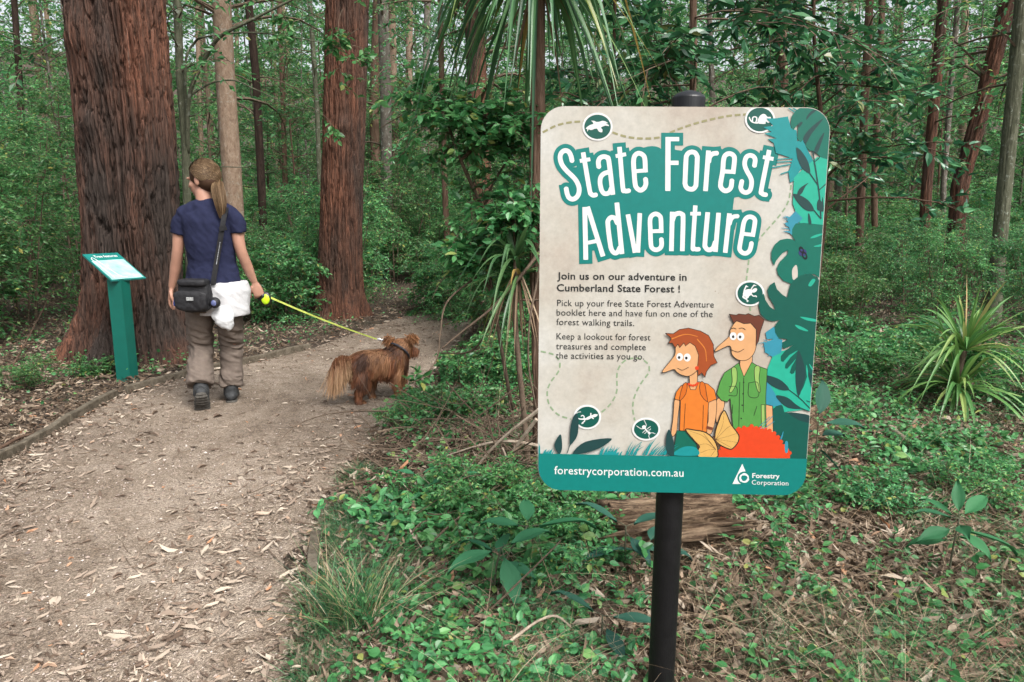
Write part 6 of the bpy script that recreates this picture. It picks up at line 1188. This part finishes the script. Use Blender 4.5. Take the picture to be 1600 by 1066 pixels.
herb(770, 945, [(.03, 0, .19, [(1, -70, -38, .17, .075), (1, -150, -5, .17, .07), (.9, 150, 8, .13, .055), (1, 25, 12, .16, .07), (.7, 80, 10, .14, .06), (.7, -20, -15, .12, .05)]), (.12, .1, .22, [(1, 0, 8, .20, .065), (1, 170, 5, .14, .06), (1, 90, 20, .13, .06)])], 'herb with large pointed drooping leaves left of the sign post', M_HERB)
herb(975, 905, [(0, 0, .20, [(1, 20, 10, .15, .07), (1, 160, 25, .16, .06), (.9, -60, -20, .13, .06), (.6, 0, -10, .15, .06), (.6, 190, -15, .14, .06)]), (.09, .02, .12, [(1, -10, -10, .14, .07), (1, 60, 10, .12, .06), (.8, 200, 10, .12, .05)])], 'herb with blue-green leaves wrapped behind the sign post', M_HERBB, seed=1)
herb(940, 1010, [(0, 0, .12, [(1, -10, 0, .15, .05), (1, 150, 15, .15, .035), (.8, -70, -15, .13, .05)])], 'low herb with narrow leaves just left of the post foot', M_HERBB, seed=2)
herb(1270, 760, [(0, 0, .30, [(1, 60, 55, .20, .085), (1, -20, 5, .17, .09), (.9, 200, -5, .15, .07), (.6, -50, -40, .17, .09), (.7, 20, 0, .15, .075)])], 'dark blue-green broad-leaved herb behind the right rim of the board', M_HERBB, seed=3)
herb(1478, 925, [(.015, 0, .27, [(1, 70, 55, .12, .045), (1, 30, 18, .16, .055), (1, 175, 12, .13, .05), (1, 120, 15, .12, .045), (.9, -25, -12, .16, .055), (.85, 195, -8, .14, .055), (.85, -70, -20, .12, .05), (.7, 20, -22, .13, .045), (.65, 165, -12, .13, .05), (.95, 250, 5, .11, .05)])], 'young seedling with long glossy leaves among litter right of the board', M_HERB, name='seedling', seed=4)
herb(690, 800, [(-.10, 0, .16, [(1, 170, 10, .09, .03), (1, 30, 15, .09, .035), (.6, 60, 20, .07, .03)]), (.05, 0, .13, [(1, 20, 15, .11, .05), (1, 200, 0, .10, .045), (.8, -40, 0, .09, .045)])], 'sprawling weed with upright pointed leaves beside the path grass', M_HERB, name='weed', seed=5)
# grass tuft with straw
gt_ = at(556, 985); tf = thing('grass_tuft', 'wiry grass tuft with straw-coloured stalks at the path edge', 'grass tuft', (gt_[0], gt_[1], gz(*gt_))); rq = np.random.default_rng(61)
M_GRASS = leaf_mat("grass_blade", [(0, (.022, .085, .036)), (.5, (.050, .165, .060)), (.9, (.090, .23, .085)), (1, (.24, .22, .10))], rough=.5, trans=.3, obj_var=0); M_STRAW = leaf_mat("straw", [(0, (.24, .17, .095)), (.6, (.38, .29, .18)), (1, (.48, .40, .28))], rough=.7, trans=.15, obj_var=0)
def blades(mb, base, L, lean, Wd, rng, k=6, az=None):
    n = len(base); a = rng.uniform(0, 2 * np.pi, n) if az is None else az; d = np.stack([np.cos(a) * lean, np.sin(a) * lean, np.ones(n)], -1); d = unit(d); t = np.linspace(0, 1, k); out = np.stack([np.cos(a), np.sin(a), np.zeros(n)], -1)
    P = base[:, None] + d[:, None] * (L[:, None] * t)[..., None] + out[:, None] * (L[:, None] * .45 * rng.uniform(.1, 1.2, (n, 1)) * t[None] ** 2)[..., None]; P[..., 2] -= L[:, None] * .35 * rng.uniform(0, 1, (n, 1)) * t[None] ** 2.5
    s_ = unit(np.cross(d, rng.normal(size=(n, 3)))); V, Q = ribbons(P, Wd * np.maximum(.08, 1 - t ** 1.5)[None] * np.ones((n, 1)), s_); mb.add(V, Q)
n = 330; b0 = np.stack([rq.normal(size=n) * .05, rq.normal(size=n) * .05, np.zeros(n) - .01], -1); mb = MB(); blades(mb, b0, rq.uniform(.14, .36, n), rq.uniform(.05, .75, n), .0042, rq, 8); mb.build('green_blades', [M_GRASS], tf)
n = 130; b0 = np.stack([rq.normal(size=n) * .055, rq.normal(size=n) * .055, np.zeros(n) - .01], -1); mb = MB(); blades(mb, b0, rq.uniform(.10, .40, n), rq.uniform(.1, 1.0, n), .0030, rq, 8); mb.build('straw_stalks', [M_STRAW], tf)
# rotten log, fallen branches, bark strips
M_LOG = bark_mat("rotten_wood", [(0.3, (.035, .022, .014)), (0.45, (.13, .085, .055)), (0.58, (.28, .20, .13)), (0.75, (.40, .31, .22))], 34, 1.0, bump=1.0, fibre=.95, along=(.14, 1, 1))
def log(p, q, r, label, seed, hollow=True):
    p, q = np.array(p), np.array(q); ctr = (p + q) / 2; ctr[2] = gz(ctr[0], ctr[1]); t = thing('rotten_log', label, 'log', ctr); ax = unit(q - p); n = 90; sg = 72; tt = np.linspace(0, 1, n); a = np.linspace(0, 2 * np.pi, sg, endpoint=False); A, TT = np.meshgrid(a, tt); Lg = np.linalg.norm(q - p)
    nz = fbm(np.stack([np.cos(A) * 3.2, np.sin(A) * 3.2, TT * Lg * 3], -1), 4, seed); n2 = fbm(np.stack([np.cos(A) * 11 + TT, np.sin(A) * 11, TT * Lg * 2.2], -1), 3, seed + 3); R = r * (.62 + .65 * nz) - .055 * np.exp(-(np.abs(n2 - .5) / .06) ** 2) + .03 * (n2 - .5) * 2 + .012 * (nz - .5); jag = (fbm(np.stack([np.cos(A) * 6, np.sin(A) * 6, TT * 0], -1), 3, seed + 7) - .5) * .36
    side = unit(np.cross(ax, [0, 0, 1])); up_ = np.cross(side, ax); T2 = TT * Lg + jag * (TT - .5) * 2
    V = p + ax * T2[..., None] + side * (np.cos(A) * R)[..., None] + up_ * (np.sin(A) * R * .8)[..., None]; V = V.reshape(-1, 3); e0 = (p + ax * .05)[None]; e1 = (q - ax * .08)[None]; V = np.concatenate([V, e0, e1])
    i = np.arange(n - 1)[:, None] * sg; j = np.arange(sg)[None]; j2 = (j + 1) % sg; Q = np.stack([i + j, i + j2, i + sg + j2, i + sg + j], -1).reshape(-1, 4); jj = np.arange(sg); T = np.concatenate([np.stack([jj * 0 + n * sg, (jj + 1) % sg, jj], -1), np.stack([jj * 0 + n * sg + 1, (n - 1) * sg + jj, (n - 1) * sg + (jj + 1) % sg], -1)])
    MB().add(V - ctr, Q, T).build('wood', [M_LOG], t, True)
g1 = G(965, 895); g2 = G(1140, 862); log([g1[0] - .03, g1[1] + .16, .07], [g2[0] + .02, g2[1] + .05, .105], .15, 'crumbling rotten log lying behind the sign post', 3)
g1 = G(1225, 735); g2 = G(1320, 702); log([g1[0], g1[1], .08], [g2[0], g2[1] + .3, .10], .11, 'grey log end poking out behind the right rim of the board', 9)
def fallen(pts, r0, r1, label, mat=M_TWIG, name='fallen_branch'):
    P = np.array([[*at(px, py), 0] for px, py, _ in pts]); P[:, 2] = [gz(p[0], p[1]) + h for p, (_, _, h) in zip(P, pts)]; t = thing(name, label, 'branch', P[0]); S_ = spline(P, 40); S_ += (fbm(S_ * 9, 2, int(pts[0][0])) - .5)[:, None] * .02
    MB().add(*tube(S_ - P[0], np.linspace(r0, r1, 40) * (1 + .25 * (fbm(S_ * 14, 2, 5) - .5)), 8)).build('wood', [mat], t, True)
fallen([(1378, 690, .06), (1440, 728, .05), (1500, 748, .03), (1600, 735, .03)], .017, .012, 'curved grey-brown branch on the ground right of the board', M_PALE)
fallen([(1395, 632, .08), (1440, 600, .1), (1500, 575, .08)], .010, .006, 'thin reddish branch sloping below the bright strap tuft', M_BROWN)
fallen([(1440, 842, .03), (1520, 838, .04), (1600, 850, .02)], .014, .010, 'reddish stick lying behind the young seedling', M_BROWN)
fallen([(1540, 900, .02), (1565, 930, .03), (1590, 975, .02)], .012, .013, 'short pale stick right of the young seedling', M_PALE)
fallen([(755, 1066, .03), (800, 1030, .06), (860, 1000, .08), (890, 1002, .05)], .006, .004, 'pale curved stick left of the post foot', M_PALE)
fallen([(140, 1062, .008), (190, 1030, .012), (235, 1000, .012), (262, 976, .008)], .0055, .0045, 'dark stick lying on the path nearest the camera')
fallen([(85, 1010, .005), (120, 990, .007), (150, 974, .004)], .002, .0015, 'very thin dark twig on the gravel left of the nearest stick')
fallen([(30, 858, .005), (80, 857, .008), (130, 852, .006)], .004, .006, 'dark straight twig across the left of the path')
fallen([(150, 765, .006), (170, 740, .012), (183, 708, .008)], .004, .003, 'bent dark twig further up the left of the path')
fallen([(0, 715, .05), (30, 700, .06), (55, 690, .05)], .012, .008, 'brown stick lying against the nearer edging board', M_BROWN)
fallen([(20, 590, .05), (70, 520, .25), (122, 425, .6)], .008, .005, 'thin dark pole leaning left of the massive trunk', M_BROWN)
M_BARKS = leaf_mat("bark_strip", [(0, (.15, .085, .05)), (1, (.27, .165, .105))], rough=.8, trans=0, obj_var=.2)
def strip(px, py, px2, py2, Wd, label, h=.015):
    a = np.array([*at(px, py), 0]); b = np.array([*at(px2, py2), 0]); S_ = spline([a, (a + b) / 2 + [.02, .015, 0], b], 20); S_[:, 2] = gh(S_[:, 0], S_[:, 1]) + h + .012 * np.sin(np.linspace(0, 3, 20)); t = thing('bark_strip', label, 'bark', S_[0]); d = unit(b - a); s_ = np.array([-d[1], d[0], 0]); w_ = Wd * np.sin(np.linspace(.35, 2.9, 20)) ** .6
    V = np.stack([S_ - s_ * w_[:, None] / 2 + [0, 0, .01], S_ + [0, 0, -.002], S_ + s_ * w_[:, None] / 2 + [0, 0, .012]], 1).reshape(-1, 3) - S_[0]; i = np.arange(19)[:, None] * 3; j = np.arange(2)[None]; o_ = MB().add(V, np.stack([i + j, i + j + 1, i + 4 + j, i + 3 + j], -1).reshape(-1, 4)).build('bark', [M_BARKS], t, True); m = o_.modifiers.new('thick', 'SOLIDIFY'); m.thickness = .003
strip(1405, 1058, 1500, 1052, .05, 'flat brown bark strip at the bottom right, the lower of two', .02)
strip(1470, 1050, 1610, 1025, .045, 'long curved bark strip at the bottom right, the upper of two', .035)
strip(500, 1040, 560, 1075, .03, 'curled bark strip at the bottom beside the path grass')

# wiry weeds too many to count
rw = np.random.default_rng(83); n = 1500; u = rw.random(n); y = 1.7 * (7.5 / 1.7) ** u; x = rw.uniform(.0, .95, n) * (y + .6); k = ~on_path(x, y, .12) & (rw.random(n) < np.clip((y - 1.8) / 1.4, .18, 1) * np.clip((fbm(np.stack([x * 1.7, y * 1.7, x * 0], -1), 3, 55) - .40) / .15, 0, 1)); x, y = x[k], y[k]; n = len(x)
hgt = rw.uniform(.05, .22, n); base = np.stack([x, y, gh(x, y)], -1); lean = rw.normal(size=(n, 3)) * [.25, .25, 0]; tt = np.linspace(0, 1, 5); P = base[:, None] + (lean * hgt[:, None])[:, None] * (tt ** 1.5)[None, :, None]; P[..., 2] += hgt[:, None] * tt; mb = MB(); mb.add(*batch_tubes(P, np.full((n, 1), .0011) * np.ones((1, 5)), 3), mat=1)
m = 8; f_ = rw.uniform(.3, 1, (n, m)); LP = base[:, None] + (lean * hgt[:, None])[:, None] * (f_ ** 1.5)[..., None]; LP[..., 2] += hgt[:, None] * f_; az = rw.uniform(0, 6.28, (n, m)); ax = np.stack([np.cos(az), np.sin(az), rw.uniform(-.3, .6, (n, m))], -1).reshape(-1, 3); sz = np.repeat(rw.uniform(.018, .05, n), m) * rw.uniform(.7, 1.2, n * m)
V, Fq = leaves(LP.reshape(-1, 3), ax, unit(np.array([0, 0, 1.0]) + rw.normal(size=(n * m, 3)) * .3), sz, sz * np.repeat(rw.uniform(.28, .7, n), m), T9); mb.add(V, Fq); tag(mb.build('weeds', [GC, M_GREEN]), 'small green weeds and seedlings standing all over the forest floor', 'weeds', kind='stuff')

# ------------------------------------------------------------------ litter, gravel, ground cover, grass
rl = np.random.default_rng(71)
def floor_pts(n, y0, y1, pw, x0=-.95, x1=.95, pad=.6):
    u = rl.random(n); y = (y0 ** (1 - pw) + u * (y1 ** (1 - pw) - y0 ** (1 - pw))) ** (1 / (1 - pw)) if pw != 1 else y0 * (y1 / y0) ** u; x = rl.uniform(x0, x1, n) * (y + pad); return x, y
def edge_d(x, y): l, r = path_x(y); return np.where(y < PATH_END, np.minimum(x - l, r - x), -1.0)     # >0 on the path
M_LIT = leaf_mat("dead_leaf", [(0, (.060, .042, .029)), (.25, (.11, .077, .052)), (.55, (.165, .122, .083)), (.82, (.26, .205, .150)), (.96, (.41, .35, .275)), (1, (.36, .18, .09))], rough=.75, trans=.08, obj_var=0, spec=.25)
x, y = floor_pts(270000, 1.3, 16, 1.3); d = edge_d(x, y); nz = fbm(np.stack([x * 1.3, y * 1.3, x * 0], -1), 3, 15)
pr = np.where(d > 0, .006 + .36 * np.exp(-d / .10) + .20 * np.clip(nz - .54, 0, 1), .85); pr = np.where(d > 0, pr + .65 * np.clip((y - 5.6) / 3, 0, 1), pr); pr = np.where((d > -.06) & (x < -1.0) & (y < 6), pr + .70 * np.exp(-np.clip(d, 0, 9) / .30), pr)
k = rl.random(len(x)) < pr; x, y, d = x[k], y[k], d[k]; n = len(x); sz = .010 + .055 * rl.random(n) ** 1.6; sz = sz * np.where(rl.random(n) < .08, 1.8, 1); sz = np.where(d > .05, sz * .72, np.minimum(sz * np.where((x > 0) & (rl.random(n) < .3), 1.35, 1.0), .075)); az = rl.uniform(0, 6.28, n); tilt = rl.normal(size=n) * np.where(d > 0, .10, .30)
ax = np.stack([np.cos(az), np.sin(az), tilt], -1); nr = unit(np.array([0, 0, 1.0]) + rl.normal(size=(n, 3)) * np.where(d > 0, .12, .35)[:, None]); z = gh(x, y) + np.where(d > 0, .020, .012 + rl.random(n) * .028)
mb = MB(); pos = np.stack([x, y, z], -1); kd = rl.integers(0, 6, n)
for q in range(6):      # differently curled leaves
    h = kd == q; pth = d[h] > 0; tm = TSICK if q < 3 else T9; T_ = tm[0].copy(); T_[:, 2] = T_[:, 2] * (1, -1, 2.6)[q % 3] + (.0, .0, .10)[q % 3] * np.sin(np.pi * T_[:, 0]) + (.0, .22, -.12)[q % 3] * T_[:, 0] ** 2 * (q % 3 > 0)
    T_[:, 1] += (0, .12, -.1)[q % 3] * np.sin(np.pi * T_[:, 0]); V, Fq = leaves(pos[h], ax[h], nr[h], sz[h] * (1.35 if q < 3 else 1), sz[h] * (.30 if q < 3 else 1) * (1 if q < 3 else rl.uniform(.22, .5, h.sum())), (T_, tm[1])); Fq = Fq.reshape(h.sum(), -1, 4); nv = len(V); mb.add(V, Fq[~pth].reshape(-1, 4)); mb.F.setdefault(4, []).append(Fq[pth].reshape(-1, 4) + mb.n - nv); mb.M[4].append(np.full(Fq[pth].shape[0] * Fq.shape[1], 1))
M_LITP = leaf_mat('dry_leaf_pale', [(0, (.10, .070, .050)), (.3, (.20, .150, .112)), (.65, (.31, .25, .195)), (.93, (.46, .40, .32)), (1, (.40, .20, .10))], rough=.75, trans=.08, obj_var=0, spec=.25); tag(mb.build('leaf_litter', [M_LIT, M_LITP]), 'brown fallen gum leaves strewn over path edges and forest floor', 'leaf litter', kind='stuff')
x, y = floor_pts(14000, 1.3, 13, 1.4); d = edge_d(x, y); k = rl.random(len(x)) < np.where(d > 0, .16, .9); x, y, d = x[k], y[k], d[k]; n = len(x); L = rl.uniform(.03, .22, n) * np.where(d > 0, .6, 1.2); az = rl.uniform(0, 6.28, n); t = np.linspace(-.5, .5, 5); dd = np.stack([np.cos(az), np.sin(az), rl.normal(size=n) * np.where(d > 0, .01, .12)], -1); bd = np.stack([-np.sin(az), np.cos(az), az * 0], -1) * rl.normal(size=(n, 1)) * .08
P = np.stack([x, y, gh(x, y) + np.where(d > 0, .0165, .03)], -1)[:, None] + dd[:, None] * (L[:, None] * t)[..., None] + bd[:, None] * (L[:, None] * 4 * t ** 2)[..., None]; mb = MB(); mb.add(*batch_tubes(P, rl.uniform(.0008, .0024, n)[:, None] * np.ones((1, 5)), 4)); tag(mb.build('fallen_twigs', [M_TWIG]), 'fine twigs scattered over path and forest floor', 'twigs', kind='stuff')
# gravel
x, y = floor_pts(60000, 1.35, 7, 1.6); d = edge_d(x, y); nz = fbm(np.stack([x * 1.9, y * 1.9, x * 0], -1), 3, 35); k = (d > -.03) & (rl.random(len(x)) < .25 + .75 * np.clip((nz - .38) / .2, 0, 1)); x, y = x[k], y[k]; n = len(x)
oc = np.array([[1, 0, 0], [-1, 0, 0], [0, 1, 0], [0, -1, 0], [0, 0, .7], [0, 0, -.7]]) ; of = np.array([[0, 2, 4], [2, 1, 4], [1, 3, 4], [3, 0, 4], [2, 0, 5], [1, 2, 5], [3, 1, 5], [0, 3, 5]]); sz = rl.uniform(.0016, .0052, n) * np.where(rl.random(n) < .05, 1.9, 1)
V = (oc[None] * (1 + rl.normal(size=(n, 6, 1)) * .25)) * sz[:, None, None] * rl.uniform(.7, 1.3, (n, 1, 3)); a = rl.uniform(0, 6.28, n); ca, sa = np.cos(a)[:, None], np.sin(a)[:, None]; V = np.stack([V[..., 0] * ca - V[..., 1] * sa, V[..., 0] * sa + V[..., 1] * ca, V[..., 2]], -1)
u_ = np.clip((x - path_x(y)[0]) / (path_x(y)[1] - path_x(y)[0]), 0, 1); V = V + np.stack([x, y, gh(x, y) + .008 + .012 * np.sin(np.pi * u_)], -1)[:, None]; M_PEB = leaf_mat("pebble", [(0, (.10, .085, .075)), (.4, (.24, .19, .15)), (.8, (.36, .30, .25)), (1, (.55, .50, .45))], rough=.85, trans=0, obj_var=0, spec=.2)
tag(MB().add(V.reshape(-1, 3), (np.arange(n)[:, None, None] * 6 + of[None]).reshape(-1, 3)).build('gravel', [M_PEB]), 'loose crushed-stone grit over the walking path', 'gravel', kind='stuff')
# small-leaved ground cover
x, y = floor_pts(230000, 1.5, 13, 1.2); d = edge_d(x, y); nz = fbm(np.stack([x * .9, y * .9, x * 0], -1), 3, 25); n2 = fbm(np.stack([x * 4, y * 4, x * 0], -1), 3, 29); rs_ = x > 0
dens = np.where(rs_, .22 + .6 * np.clip((y - 2.6) / 1.4, 0, 1), .55) * np.clip((nz * .5 + n2 * .5 - .44) / .10, 0, 1); dens = np.where((x < .62) & (y < 2.5), dens * .35, dens); dens = np.where((~rs_) & (y < 5.6) & (x < -1), 0.04, dens); dens = np.where(d > -.12, dens * .15, dens); dens = np.where(d > 0, 0, dens)
k = rl.random(len(x)) < dens; x, y = x[k], y[k]; n = len(x); hgt = rl.random(n) ** 1.5 * np.where(y > 3.6, .16, .06) + .02; sz = .010 + .030 * rl.random(n) ** 1.4; ax = np.concatenate([rl.normal(size=(n, 2)), rl.normal(size=(n, 1)) * .35], 1); nr = unit(np.array([0, -.1, 1.0]) + rl.normal(size=(n, 3)) * .4); V, Fq = leaves(np.stack([x, y, gh(x, y) + hgt], -1), ax, nr, sz, sz * rl.uniform(.55, .95, n), T9)
tag(MB().add(V, Fq).build('ground_cover', [GC]), 'small round-leaved green ground cover over the forest floor', 'ground cover', kind='stuff')
# grass
mb = MB(); n = 60000; y = 1.55 + rl.random(n) ** 1.2 * 3.6; r = path_x(y)[1]; off = np.abs(rl.normal(size=n)) * .24 - .02 + .05 * rl.random(n); x = r + off; nz = fbm(np.stack([x * 3.2, y * 3.2, x * 0], -1), 3, 65); k = rl.random(n) < np.clip((nz - .44) / .08, 0, 1); x, y = x[k], y[k]; n = len(x); blades(mb, np.stack([x, y, gh(x, y)], -1), rl.uniform(.025, .10, n), rl.uniform(.1, 1.1, n), .0024, rl, 4)
x, y = floor_pts(52000, 1.5, 6, 1.3, 0.0, .95); nz = fbm(np.stack([x * 2.1, y * 2.1, x * 0], -1), 3, 95); k = (rl.random(len(x)) < np.clip((nz - .44) / .10, 0, 1)) & (edge_d(x, y) < -.05); x, y = x[k], y[k]; n = len(x); blades(mb, np.stack([x, y, gh(x, y)], -1), rl.uniform(.04, .16, n), rl.uniform(.1, 1.1, n), .0022, rl, 5)
tag(mb.build('grass', [M_GRASS]), 'fine green grass along the right rim of the path and in patches', 'grass', kind='stuff')
x, y = floor_pts(11000, 1.6, 6.5, 1.2, -.05, .95); k = edge_d(x, y) < -.05; x, y = x[k], y[k]; n = len(x); mb = MB(); blades(mb, np.stack([x, y, gh(x, y)], -1), rl.uniform(.08, .34, n), rl.uniform(.5, 3.0, n), .0018, rl, 6); tag(mb.build('dry_grass', [M_STRAW]), 'dry straw-coloured stalks tangled over the forest floor', 'dry grass', kind='stuff')
